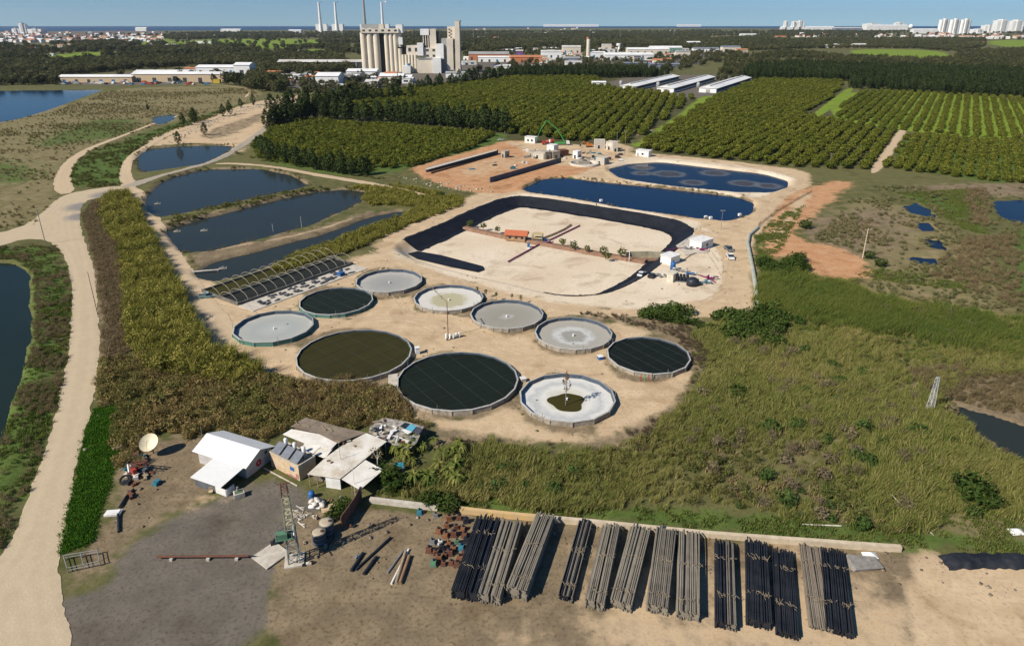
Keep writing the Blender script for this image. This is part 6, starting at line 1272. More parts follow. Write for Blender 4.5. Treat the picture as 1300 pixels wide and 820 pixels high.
# pen of pale rails by the road
A = P3(82,711); B = P3(125,704); C_ = P3(128,718); D_ = P3(87,727); t_ = thing('rail_pen','pale metal rail pen beside the dirt road','pen',tuple(A))
for a, b in ((A,B),(B,C_),(C_,D_),(D_,A),((A+B)/2,(C_+D_)/2)):
    r_ = MB(); a2, b2 = a-A, b-A
    for z_ in (.5, 1.0): r_.tube(a2+Vector((0,0,z_)), b2+Vector((0,0,z_)), .06, None, 6)
    r_.tube(a2, a2+Vector((0,0,1.1)), .07, None, 6); r_.build('rail', steel, t_)
# rusty pipe on blocks, slab, drilling mast, tanks
A, B = V3(199,707,.5), V3(316,706,.5); o = thing('long_pipe','long rusty pipe resting on three pale blocks','pipe',(A.x,A.y,0),math.atan2((B-A).y,(B-A).x)); Lq = (B-A).length; MB().tube((0,0,.6),(Lq,0,.6),.19,None,12).build('pipe', rust, o)
for f_ in (.16, .56, .87): MB().bx(Lq*f_-.25,Lq*f_+.25,-.45,.45,0,.42).build('block', paleconc, o)
MB().tube((Lq,0,.6),(Lq+1.2,0,.6),.12,.03,8).build('pipe_end', dark, o)
slab('concrete_slab', [(319,708),(349,688),(368,702),(339,723)], .06, .22, paleconc, 'pale concrete slab in front of the drilling mast', 'concrete slab')
x, y = G(348,692); o = MB().bx(-.5,.5,-.35,.35,0,.5).tube((-.2,0,.5),(.2,0,1.0),.15,None,8).bx(.5,.8,-.2,.2,.1,.4).build('motor', dark, None, (x,y,.25), .4); tag(o, 'small dark motor sitting on the pale concrete slab', 'motor')
b, h = Hh(374,712,361,614); t_ = thing('drilling_mast','tall lattice drilling mast with a green engine platform','drilling rig',tuple(b),.25); mb = MB(); lattice(mb, h*.45, 1.7, 1.35, 5, .12); mb.build('lower_mast', mat('mast_grey', (.33,.36,.33), (.22,.2,.16), 1.5, .7), t_)
mb = MB(); lattice(mb, h*.40, 1.3, 1.0, 6, .10, 0, h*.45); mb.build('middle_mast', mat('mast_yellow', (.45,.42,.24), (.3,.28,.2), 1.5, .7), t_); mb = MB(); lattice(mb, h*.15, 1.0, .8, 3, .06, 0, h*.85); mb.build('mast_head', rust, t_)
MB().box((0,0,h),(1.8,.12,.1)).box((0,0,h),(.12,1.6,.1)).tube((-.8,0,h),(-1.3,0,h+.5),.05,None,4).tube((.8,0,h),(1.3,0,h+.5),.05,None,4).build('crown_block', rust, t_)
pf = MB().bx(-2.2,.4,-1.3,1.1,h*.36,h*.36+.12).bx(-2.1,-.4,-1.2,-.2,h*.36+.12,h*.36+1.1).build('platform', mat('machine_green', (.10,.24,.14), (.08,.14,.1), 1.2, .7), t_); MB().tube((-1.9,.3,h*.36+.12),(-.7,.3,h*.36+.9),.35,None,10).build('engine', dark, pf); MB().tube((.6,-.6,h*.36+.1),(.6,.6,h*.36+1.2),.3,None,10).build('pulley', steel, pf)
for a, b in ((-2,-1.2),(.3,-1.2),(-2,1)): MB().tube((a,b,h*.36+.12),(a,b,h*.36+1.25),.05,None,5).build('handrail_post', steel, t_)
MB().bx(-1.5,1.5,-1.5,1.5,-.1,.25).build('foot_slab', paleconc, t_)
for (a, b, rr, hh, lb) in ((406,688,1.1,2.1,'nearer dark blue cylindrical tank with a tan top'),(416,676,1.15,2.3,'farther dark blue cylindrical tank with a tan top')):
    x, y = G(a, b); t_ = thing('steel_tank', lb, 'storage tank', (x,y,0)); MB().lathe([(rr,0),(rr,hh)], n=28).build('vessel', mat('navy_tank', (.03,.06,.10), (.06,.09,.12), .8, .5), t_); MB().lathe([(rr+.03,hh-.1),(rr+.03,hh+.02),(rr*.5,hh+.12),(0,hh+.15)], n=28).build('lid', mat('tan_lid', (.46,.39,.28), (.36,.3,.22), .8, .85), t_); MB().lathe([(.25,hh+.1),(.25,hh+.3),(0,hh+.32)], (.5,0,0), 10).build('hatch', rust, t_)
    for k in range(3): MB().lathe([(rr+.04,.5+k*.8),(rr+.04,.6+k*.8)], n=28).build('hoop_band', steel, t_)
pipeline('hose', [(412,681),(424,677),(424,684),(417,692),(416,698),(421,705)], .02, .08, dark, 'dark hose curling from the blue tanks', 'hose')
wallrun('rusty_wall', [(434,672),(451,647),(459,632)], 2.4, .15, mat('rusty_panel', (.11,.05,.04), (.2,.1,.07), .8), 'dark rusty sheet wall behind the blue tanks', 'wall')
x, y = G(396,632); t_ = thing('barrel','upright blue barrel beside the heap of white sacks','barrel',(x,y,0)); MB().lathe([(0,0),(.5,0),(.56,.3),(.56,1.0),(.5,1.35),(0,1.36)], n=20).build('drum', blue, t_); MB().lathe([(.57,.42),(.6,.46),(.57,.5)], n=20).lathe([(.57,.85),(.6,.89),(.57,.93)], n=20).build('hoop', blue, t_)
for k in range(13):
    a, b = rnd.uniform(396,410), rnd.uniform(634,646); x, y = G(a, b); v, f, l = stone(200+k); o = MB().add([tuple(q) for q in v*np.array([1.1,.8,.8])], f.tolist(), 0, True).build('sack', dirtywhite if k % 3 else white, None, (x,y,.1+.25*(k % 3)), k); tag(o, 'white sack in the heap beside the blue barrel', 'sack', 'heap of white sacks by the blue barrel')
x, y = G(417,647); o = MB().box((0,0,.35),(2.4,1.9,.12),.4).box((0,0,.15),(1.5,1.0,.3),.4).build('wooden_board', mat('plywood', (.55,.42,.25), (.45,.33,.2), .8), None, (x,y,0)); tag(o, 'square plywood board right of the white sacks', 'board')
for k in range(22):
    a, b = rnd.gauss(379,9), rnd.gauss(656,5); x, y = G(a, b); o = MB().box((0,0,.1),(rnd.uniform(.8,2.2),.16,.14)).box((.2,.15,.22),(rnd.uniform(.5,1.2),.12,.1),.5).build('timber_offcut', rnd.choice([wood, dirtywhite, paleconc]), None, (x,y,0), rnd.gauss(-.6,.5)); tag(o, 'short timber offcut in the scatter behind the drilling mast', 'timber', 'timber offcuts behind the drilling mast')
x, y = G(546,573+10); t_ = thing('awning','small teal awning under the palm like clump by the shack','awning',(*G(507,600),0),.2); MB().add([(-.9,-.7,1.6),(.9,-.7,1.5),(.9,.7,1.8),(-.9,.7,1.9)],[(0,1,2,3)]).box((0,0,1.45),(1.6,1.2,.08)).build('cover', mat('teal_sheet',(.05,.28,.33),None,1), t_); [MB().bx(a-.05,a+.05,b-.05,b+.05,0,1.55).build('post', white, t_) for a in (-.7,.7) for b in (-.5,.5)]
# small loose junk in front
for k in range(60):
    a, b = rnd.uniform(385,460), rnd.uniform(620,730)
    if 600 < b < 628 and a > 400: continue
    x, y = G(a, b); 
    if k % 3: continue
    o = MB().box((0,0,.15),(rnd.uniform(.3,1),rnd.uniform(.2,.6),.3)).box((0,0,.35),(.3,.25,.15),.4).build('yard_scrap', rnd.choice([rust, wood, dirtywhite, dark, steel]), None, (x,y,0), rnd.random()*6); tag(o, 'small piece of scrap lying on the brown yard', 'scrap', 'small scrap on the brown yard')
# low wall along the pipe yard
wallrun('boundary_wall', [(470,637),(556,647)], .7, .75, paleconc, 'pale left stretch of the low wall behind the pipe yard')
wallrun('boundary_wall', [(584,650),(640,656),(682,660)], .8, .75, mat('ochre_wall', (.60,.40,.17), (.5,.36,.2), .7, .9), 'ochre stretch of the low wall behind the pipe yard')
wallrun('boundary_wall', [(682,660),(760,667),(840,675),(900,681),(1000,689),(1143,699)], .8, .75, mat('sandy_wall', (.60,.50,.36), (.46,.37,.26), .6, .9), 'long sandy stretch of low wall behind the pipe stacks')
# scrap machine parts between the yard and the first pipe stack
cols = [rust, rust2, rust, dark, teal, blue, orange, rust, green, rust2, red]
lay = [(533,652,teal,'blue grey'),(553,656,steel,'grey'),(570,660,rust2,'orange'),(583,659,rust,'rusty'),(592,663,dark,'dark'),(567,669,rust2,'orange'),(579,671,rust,'rusty'),(588,673,rust2,'ochre'),(557,676,rust2,''),(566,681,rust2,''),(576,680,rust,''),(590,681,rust,''),(549,690,steel,''),(559,690,white,''),(570,691,rust2,''),(580,689,mat('machine_green', (.10,.24,.14)),''),(586,697,teal,''),(576,698,rust2,''),(561,697,dark,''),(553,703,rust,''),(565,706,rust,''),(551,717,mat('machine_green', (.10,.24,.14)),''),(563,717,rust,''),(573,716,rust,''),(584,711,rust2,''),(592,688,dark,''),(545,700,rust,''),(571,704,rust,''),(557,711,rust2,''),(580,718,rust,''),(590,705,rust,'')]
for a, b, m_, c in lay:
    x, y = G(a, b); s = rnd.uniform(.65,1.0); t_ = thing('machine_part','square machine casting among the rusty lot beside the pipe stacks','machine part',(x,y,0),rnd.uniform(-.3,.3),'castings standing in the scrap lot')
    MB().bx(-s*.6,s*.6,-s*.5,s*.5,0,s*.25).bx(-s*.45,s*.45,-s*.4,s*.4,s*.25,s).build('housing', m_, t_); MB().tube((-s*.5,0,s*.6),(s*.55,0,s*.6),s*.25,None,10).build('flange', rust if m_ is not rust else rust2, t_); MB().tube((0,0,s),(0,0,s*1.35),s*.2,None,8).build('bore', dark, t_)
# pipe stacks
grey = mat('grey_pipes', (.19,.165,.125), (.25,.22,.17), .35, .8); grey2 = mat('grey_pipes_dark', (.12,.105,.085), (.19,.165,.13), .35, .8); bpi = mat('black_pipes', (.012,.014,.019), (.026,.028,.034), .4, .55); brn = mat('brown_planks', (.19,.15,.11), (.24,.2,.15), .4, .85)
ST = [(605,637,655,580,613,730,'b',1.4,'leftmost pipe stack, wide and black'),(639,663,658,612,645,730,'g',1.5,'grey pipe stack right of the wide black one'),(681,704,653,648,677,730,'g',1.8,'grey pipe stack reaching over the ochre wall'),(737,751,660,714,736,730,'n',1.1,'narrow black pipe stack with white pegs beside it'),
      (766,788,665,750,775,730,'g',1.5,'first grey stack right of the white pegs'),(802,826,667,783,812,730,'g',1.5,'second grey stack right of the white pegs'),(834,859,670,826,853,730,'g',1.4,'third grey stack right of the white pegs'),(863,888,675,861,889,730,'g',1.4,'fourth grey stack right of the white pegs, tied twice'),
      (908,933,686,909,934,730,'m',1.2,'short mixed stack of grey and black pipes'),(947,975,685,948,977,730,'b',1.2,'black stack right of the short mixed one'),(982,1006,697,983,1009,730,'b',.9,'low black stack in two halves'),(1015,1041,692,1020,1047,730,'p',.6,'low stack of brown planks and pipes'),(1043,1073,697,1045,1077,730,'b',.8,'rightmost black pipe stack')]
for (ax_, bx_, ty, cx_, dx_, by, kd, hh, lb) in ST:
    hh *= 1.35
    TL, TR, BL_, BR_ = [Vector((*G(a, b, hh*.9), 0)) for a, b in ((ax_,ty),(bx_,ty),(cx_,by),(dx_,by))]; c0 = (TL+TR)/2; c1_ = (BL_+BR_)/2; dv = (c0-c1_).normalized(); wd = ((TR-TL).length+(BR_-BL_).length)/2*abs(Vector((1,0,0)).cross(dv).z); end = c0-dv*max(17.0, (c0-c1_).length+1.5)
    L_ = (c0-end).length; rz = math.atan2(dv.y, dv.x); t_ = thing('pipe_stack', lb, 'pipe stack', (end.x,end.y,0), rz, 'stacks of long pipes behind the low wall'); r = {'g':.14,'b':.11,'n':.12,'m':.13,'p':.12}[kd]
    rowsn = max(2, int(hh/(r*1.85))); per = max(3, int(wd/(2*r)))
    for g_, (s0, s1) in enumerate(((0,.48),(.52,1.0))):
        mb = MB(); 
        for k in range(rowsn):
            top = k >= rowsn-1; solid = 0
            for j in range(int(per*s0), int(per*s1)):
                if 0 < k < rowsn-1 and int(per*s0)+1 <= j <= int(per*s1)-2 and 0 < j < per-1: continue
                if top and rnd.random() < .12: continue
                y_ = -wd/2+(j+.5+.5*(k % 2)*.8)*wd/per; z_ = r+k*r*1.8+rnd.uniform(-.03,.05)*top; jit = rnd.gauss(0,.35); mb.tube((rnd.uniform(0,.4), y_+rnd.gauss(0,.05), z_), (L_+jit, y_+rnd.gauss(0,.08), z_+rnd.gauss(0,.02)), r*rnd.uniform(.85,1.1), None, 7, rnd.randrange(3) == 0)
        if len(mb.v): mb.bx(.5, L_-.5, -wd/2+wd*s0+.1, -wd/2+wd*s1-.1, .05, max(.1,hh-.5)); mm = {'g':[grey,grey2],'b':[bpi,bpi],'n':[bpi,grey2],'m':[grey2 if g_ == 0 else bpi,bpi],'p':[brn,grey2]}[kd]; mb.build('pipe_layer', mm, t_)
    for f_ in ((.12,.55) if kd in 'gn' else (.3,.75)):
        tm = MB(); 
        for k in range(16): y_ = rnd.uniform(-wd/2,wd/2); tm.tube((L_*f_+rnd.gauss(0,.35), y_, hh+.05), (L_*f_+rnd.gauss(0,.35), y_+rnd.uniform(-.6,.6), hh+rnd.uniform(.02,.16)), .035, None, 4)
        tm.build('tie_wire', wood, t_)
    for f_ in (.1,.5,.9): MB().bx(L_*f_-.1,L_*f_+.1,-wd/2-.3,wd/2+.3,-.05,.08).build('bearer', wood, t_)
for k, (a, b) in enumerate(((752,665),(749,674),(746,682),(743,697),(739,712),(735,723))):
    x, y = G(a, b); o = MB().box((0,0,.5),(.7,.14,.12)).box((0,0,.25),(.14,.14,.5)).box((-.3,0,.6),(.12,.12,.25)).build('peg', white, None, (x,y,0), .1); tag(o, 'white T shaped peg in the line beside the narrow black stack', 'peg', 'white pegs beside the narrow black stack')
# loose pipes and timbers on the brown yard
for a, b, r_, m_, lb in (((496,683),(452,724),.2,dark,'longest of the loose black pipes on the brown yard'),((461,703),(446,726),.26,dark,'leftmost short black pipe on the brown yard'),((478,708),(462,730),.26,dark,'short black pipe right of the longest one')):
    pipeline('loose_pipe', [a, b], .03, r_, m_, lb, 'pipe', 10)
for a, b, r_, m_, lb in (((512,700),(492,728),.16,steel,'grey pole at the left of the timber bundle'),((519,698),(497,742),.18,white,'pale pole in the timber bundle'),((515,702),(503,742),.28,wood,'thick brown log in the timber bundle'),((520,707),(508,742),.3,mat('log_brown',(.28,.17,.10),None,1),'dark log at the right of the timber bundle')):
    pipeline('log', [a, b], .03, r_, m_, lb, 'log', 10)
gx_, gy_ = np.meshgrid(np.linspace(-1, 1, 40), np.linspace(-1, 1, 12)); A, B = P3(1196,712), P3(1312,713)
hx_ = (B.x-A.x)/2*gx_*(1+.05*(vn(gx_*9, gy_*9, 1, 3)-.5)); hy_ = 1.6*gy_*(1+.5*(vn(gx_*9+5, gy_*2, 1, 4)-.5)); hz_ = 1.0*np.clip(1-gx_**8, 0, 1)*np.clip(1-gy_**2, 0, 1)**.6*(.6+.6*vn(gx_*14, gy_*6, 1, 8))
ii_ = np.arange(480).reshape(12, 40); o = npmesh('tarpaulin', np.stack([hx_.ravel(), hy_.ravel(), hz_.ravel()], 1), np.stack([ii_[:-1,:-1], ii_[:-1,1:], ii_[1:,1:], ii_[1:,:-1]], -1).reshape(-1, 4), bpi); o.location = ((A.x+B.x)/2, (A.y+B.y)/2, 0); tag(o, 'long heap under a black tarpaulin beyond the end of the wall', 'tarpaulin')
x, y = G(1096,716); o = MB().add(*[(lambda v, f: (v, f))([tuple(q) for q in stone(5)[0]*np.array([4.5,3.0,1.2])], stone(5)[1].tolist())][0]).build('rubble_pile', mat('grey_rubble', (.30,.28,.25), (.2,.18,.16), 1.5, .9, bmp=.1), None, (x,y,0)); tag(o, 'grey rubble mound right of the last black stack', 'rubble mound')
for a, b, lb in ((1290,676,'crumpled white and blue sheet near the right edge'),(1104,706,'small white sheet by the wall end')):
    x, y = G(a, b); o = MB().add([(-1.2,-.8,0),(1.2,-.7,.05),(1.3,.8,.1),(-1,.9,0),(0,0,.8),(.6,.2,.5)], [(0,1,4),(1,5,4),(1,2,5),(2,4,5),(2,3,4),(3,0,4)]).build('crumpled_sheet', white, None, (x,y,.1)); tag(o, lb, 'sheet')
pipeline('pole', [(1018,666),(1068,668)], .05, .12, dirtywhite, 'pale poles lying behind the low wall', 'pole')
# banana clump and trees by the shacks
bl_ = MB(); lvs = []
def t_banana():
    n = 22; V, F_, LV = [], [], []; b = 0
    for k in range(n):
        a = k*2.4+rnd.random(); L2 = rnd.uniform(1.6,2.6); up = rnd.uniform(.5,1.3); w = .15
        pts = [Vector((math.cos(a)*L2*s*.8, math.sin(a)*L2*s*.8, 1.6+up*s*L2*.8-1.1*L2*s*s)) for s in (0,.35,.7,1)]; sd = Vector((-math.sin(a), math.cos(a), 0))
        ws = (.06, w, w*.9, .04); lv = rnd.random()
        for p, w_ in zip(pts, ws): V += [tuple(p-sd*w_), tuple(p+sd*w_)]; LV += [lv, lv]
        for i in range(3): F_.append((b+2*i, b+2*i+1, b+2*i+3, b+2*i+2))
        b += 8
    return np.array(V), np.array(F_), np.array(LV)
m_ban = vegmat('banana_leaves', (.085,.13,.025), (.17,.18,.04), (.32,.29,.09), False)
ban = [leafmesh('palm_clump', t_banana(), [m_ban, bark], (.16,1.7)) for _ in range(3)]
for k in range(34):
    a, b = rnd.uniform(498,590), rnd.uniform(555,618)
    if a+b*.4 < 722 or b > 640-(a-498)*.25: continue
    p = P3(a, b); o = link('banana_plant', ban[k % 3], None, tuple(p), rnd.random()*6); s = rnd.uniform(.7,1.3); o.scale = (s,s,s); tag(o, 'banana plant with arching yellow green leaves right of the shack', 'banana plant', 'banana clump beside the shack')
tp = V3(480,600,0); t_ = thing('bare_tree','bare pale tree standing against the shack roof','tree',tuple(tp)); MB().tube((0,0,0),(.1,0,3.2),.16,.1,8).tube((.1,0,3.0),(-.7,.1,4.8),.09,.04,6).tube((.1,0,3.0),(.8,-.1,4.9),.09,.04,6).tube((.1,0,3.1),(.1,.5,5.2),.07,.03,6).build('trunk', mat('pale_bark', (.5,.45,.36), (.38,.33,.26), 2), t_)
link('crown', leafmesh('crown', t_crown(70,1.5,2.2,3.4,.22,'round',.4), [vegmat('thin_leaves', (.16,.14,.06), (.2,.18,.07), (.28,.24,.12), False)]), t_)
shr_t = [t_crown(380,2.2,3.0,.1,.32,'dome',.5) for _ in range(3)]; shr = [leafmesh('bush', v, [vegmat('dark_bush_leaves', (.03,.06,.012), (.055,.085,.02), (.09,.12,.03), False), bark], (.1,1)) for v in shr_t]
for a, b, s, lb in ((1232,632,1.7,'large dark green bush near the lower right of the marsh'),(1248,642,1.2,'smaller dark bush hugging the large one'),(985,345,1.4,'dark bush at the foot of the red earth'),(1010,343,1.6,'larger dark bush right of the other by the red earth'),(935,505,1.1,'dark bush beside the green slope right of the tanks'),(1022,290,1.3,'round bush on the edge of the red track'),(1117,338,1.1,'bush at the tip of the red earth'),(1103,328,1.0,'bush left of the wooden pole'),(430,652,.8,'low bush by the rusty wall'),(440,645,.7,'low bush behind the rusty wall'),(420,660,.6,'small bush beside the plywood board'),(500,620,1.1,'dark bush under the shack eaves'),(490,608,1.2,'dark bush at the shack corner'),(545,640,.9,'bush growing over the gap in the low wall'),(568,646,1.0,'bare bush over the gap in the low wall'),(560,250,1.0,'bush at the left end of the rubble bank')):
    p = P3(a, b); o = link('bush', shr[int(a) % 3], None, tuple(p), a); o.scale = (s,s,s*.85); tag(o, lb, 'bush')
# ------------------------------------------------------------ far buildings, each built where it stands
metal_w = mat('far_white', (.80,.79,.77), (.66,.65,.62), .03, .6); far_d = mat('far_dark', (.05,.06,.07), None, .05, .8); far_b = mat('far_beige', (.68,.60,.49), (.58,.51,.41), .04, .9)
pale_roof = mat('far_pale_roof', (.62,.60,.56), (.45,.42,.38), .04, .8); far_or = mat('far_orange_roof', (.50,.17,.07), (.40,.2,.11), .05, .8); far_gr = mat('far_grey', (.34,.34,.33), (.26,.26,.25), .04, .8); far_slate = mat('far_slate', (.16,.19,.24), (.22,.24,.28), .05, .6); far_green = mat('far_green', (.10,.24,.16), (.2,.3,.24), .05, .7); far_blue = mat('far_blue', (.04,.20,.38), None, .05, .6)
class Site:
    def __init__(s, name, lb, cat, px, py, group=None):
        s.X, s.Y = G(px, py); s.o = thing(name, lb, cat, (s.X, s.Y, z1(s.X, s.Y)), 0, group); s.z0 = z1(s.X, s.Y)
    def box(s, name, x0, x1, yt, yb, m, dep=20, dy=0, win=0, side=0):
        Y = s.Y+dy; X0, Zt = UP(x0, yt, Y); X1, Zb = UP(x1, yb, Y); X0 = UP(x0, yb, Y)[0]; Zb = max(Zb, s.z0) if Zb > 4 else s.z0-.3
        o = MB().bx(X0-s.X, X1-s.X, dy, dy+dep, Zb-s.z0, Zt-s.z0).build(name, m, s.o)
        if win:
            n = max(1, int((X1-X0)/9)); r = max(1, int((Zt-Zb)/8)); w = MB()
            for i in range(n):
                for j in range(r): w.bx(X0-s.X+(i+.3)*(X1-X0)/n, X0-s.X+(i+.7)*(X1-X0)/n, dy-.25, dy+.05, Zb-s.z0+(j+.35)*(Zt-Zb)/r, Zb-s.z0+(j+.75)*(Zt-Zb)/r)
            w.build('window_band', far_d, s.o)
        return o
    def cyl(s, name, x0, x1, yt, yb, m, dy=0, n=20, r2=None):
        Y = s.Y+dy; X0 = UP(x0, yb, Y)[0]; X1, Zb = UP(x1, yb, Y); Zt = UP(x0, yt, Y)[1]; r = (X1-X0)/2; Zb = s.z0 if Zb < 4 else Zb
        return MB().tube(((X0+X1)/2-s.X, dy+r, Zb-s.z0), ((X0+X1)/2-s.X, dy+r, Zt-s.z0), r, r if r2 is None else r*r2, n).build(name, m, s.o)
cp_ = Site('silo_works', 'tall beige cement works with rows of concrete silos', 'silo works', 520, 93)
for a, b in ((459.5,467.5),(467.5,475.5),(475.5,483.7)): cp_.cyl('silo', a, b, 42, 90, beige, 0, 28)
for a, b in ((489.7,495.6),(495.6,501),(501,506.4),(506.4,511.5)): cp_.cyl('silo', a, b, 42 if a < 505 else 62, 91, beige, 0, 24)
cp_.box('gap_shade', 483, 490.5, 43, 90, far_d, 20, 10)  # dark box fills the gap between silos, its colour standing for shade
cp_.box('gallery', 457.8, 506, 36.6, 42.2, far_b, 24, -1.5, 1); cp_.box('gallery_roof', 459, 480, 31, 36, far_gr, 14, 4); cp_.box('roof_house', 480.5, 487, 31, 37, far_b, 12, 2)
cp_.box('lift_tower', 503.8, 509, 32, 60, far_b, 14, 3); cp_.box('lift_head', 503.5, 511, 31.5, 42, metal_w, 16, 1); cp_.box('lift_box', 506, 511, 48, 57, metal_w, 8, -2)
cp_.box('mill_house', 516, 533, 58, 70, far_b, 22, 2, 1); cp_.box('dark_bay', 508, 518, 60, 69, far_d, 14, 8); cp_.box('white_block', 530, 537.5, 55, 71, metal_w, 18, -3)
for k in range(5): cp_.cyl('silo', 510.6+k*3.9, 514.5+k*3.9, 70, 92, beige, -2, 16)
cp_.box('top_hopper', 533.5, 544.4, 37, 45, metal_w, 16, 5); cp_.box('hopper_tower', 538, 546, 45, 62, far_d, 10, 8)
fr = MB()
for a in (538,541,544,546.5):
    xq, Z0_ = UP(a, 62, cp_.Y+6); X1_, Z1_ = UP(a, 45, cp_.Y+6); fr.tube((xq-cp_.X,6,Z0_-cp_.z0),(xq-cp_.X,6,Z1_-cp_.z0),.8,None,6)
fr.build('steel_frame', far_b, cp_.o)['kind'] = 'thing'
cp_.box('tower', 546.8, 554, 37, 62, far_b, 20, 4); cp_.box('tower_side_shade', 554, 556.5, 40, 58, far_d, 14, 8); cp_.box('stepped_block', 539, 555, 61, 75, far_b, 26, 0, 1)  # narrow dark box beside the tower stands in for its shaded right face
cp_.box('white_tower', 554.5, 563.5, 56, 75, metal_w, 24, -2); cp_.box('lower_white_tower', 550, 560.5, 74, 101, metal_w, 24, -10, 0); cp_.box('beige_block', 530, 550, 75, 96, far_b, 26, -4, 0); cp_.box('cornice', 530, 550, 73.8, 75.2, far_gr, 27, -5)
cp_.box('small_white_tower', 512, 521.5, 84, 98, metal_w, 14, -14); cp_.cyl('roof_tank', 516.5, 520.5, 81, 84, far_blue, -12, 12)
cp_.box('kiln_house', 561.6, 568, 49, 90, far_gr, 20, 4); cp_.box('kiln_block', 568, 576, 49, 89, far_b, 26, 0); cp_.box('open_tower', 568, 579, 34, 50, far_b, 16, 12)
nb_ = MB()
for k in range(6):
    xq, Z_ = UP(569.5+2.2*(k % 2), 37+2*k, cp_.Y+11.8); nb_.bx(xq-cp_.X, xq-cp_.X+2.6, 11.6, 12.1, Z_-cp_.z0-1.6, Z_-cp_.z0)
nb_.build('openings', far_d, cp_.o)['kind'] = 'thing'
cp_.box('tall_slab_tower', 578.6, 584.6, 27.6, 91, far_b, 30, 2); cp_.box('slab_tower_top', 578.9, 584.3, 26.2, 27.8, far_gr, 22, 6)
# chimneys of the coastal power station
for a, b, yt, yb, lb in ((405.2,409.2,3,33,'leftmost slender white chimney on the coast'),(425.6,429.6,3,33,'second slender white chimney on the coast'),(461.3,465.6,-6,31,'thick grey chimney rising behind the silo roof'),(484.2,488,3,31,'white smoking chimney right of the thick grey one')):
    s_ = Site('chimney', lb, 'chimney', (a+b)/2, 41); s_.cyl('shaft', a-.1, b+.1, yt, 41, metal_w if yt > 0 else far_gr, 0, 16, .55); s_.cyl('collar', (a+b)/2-.95, (a+b)/2+.95, yt-.6, yt+.8, far_d if yt < 0 else far_gr, 5, 12); s_.box('boiler_house', a-4, b+6, 31, 40, metal_w, 60, 12)
sm = t_crown(40, 60, 26, 0, 14, 'round', .5)
m, t, out = newmat('smoke'); bsdf(t, out, (.85,.85,.86), 1); xq, Z_ = UP(489, 3.2, G(486, 41)[1])
o = link('smoke', leafmesh('smoke', (sm[0]*np.array([.35,.3,.35])*(1+.3*nr.random((len(sm[0]), 1))), sm[1], sm[2]), [m])); o.location = (xq+8, G(486,41)[1], Z_-3); tag(o, 'small white plume at the chimney mouth', kind='stuff')
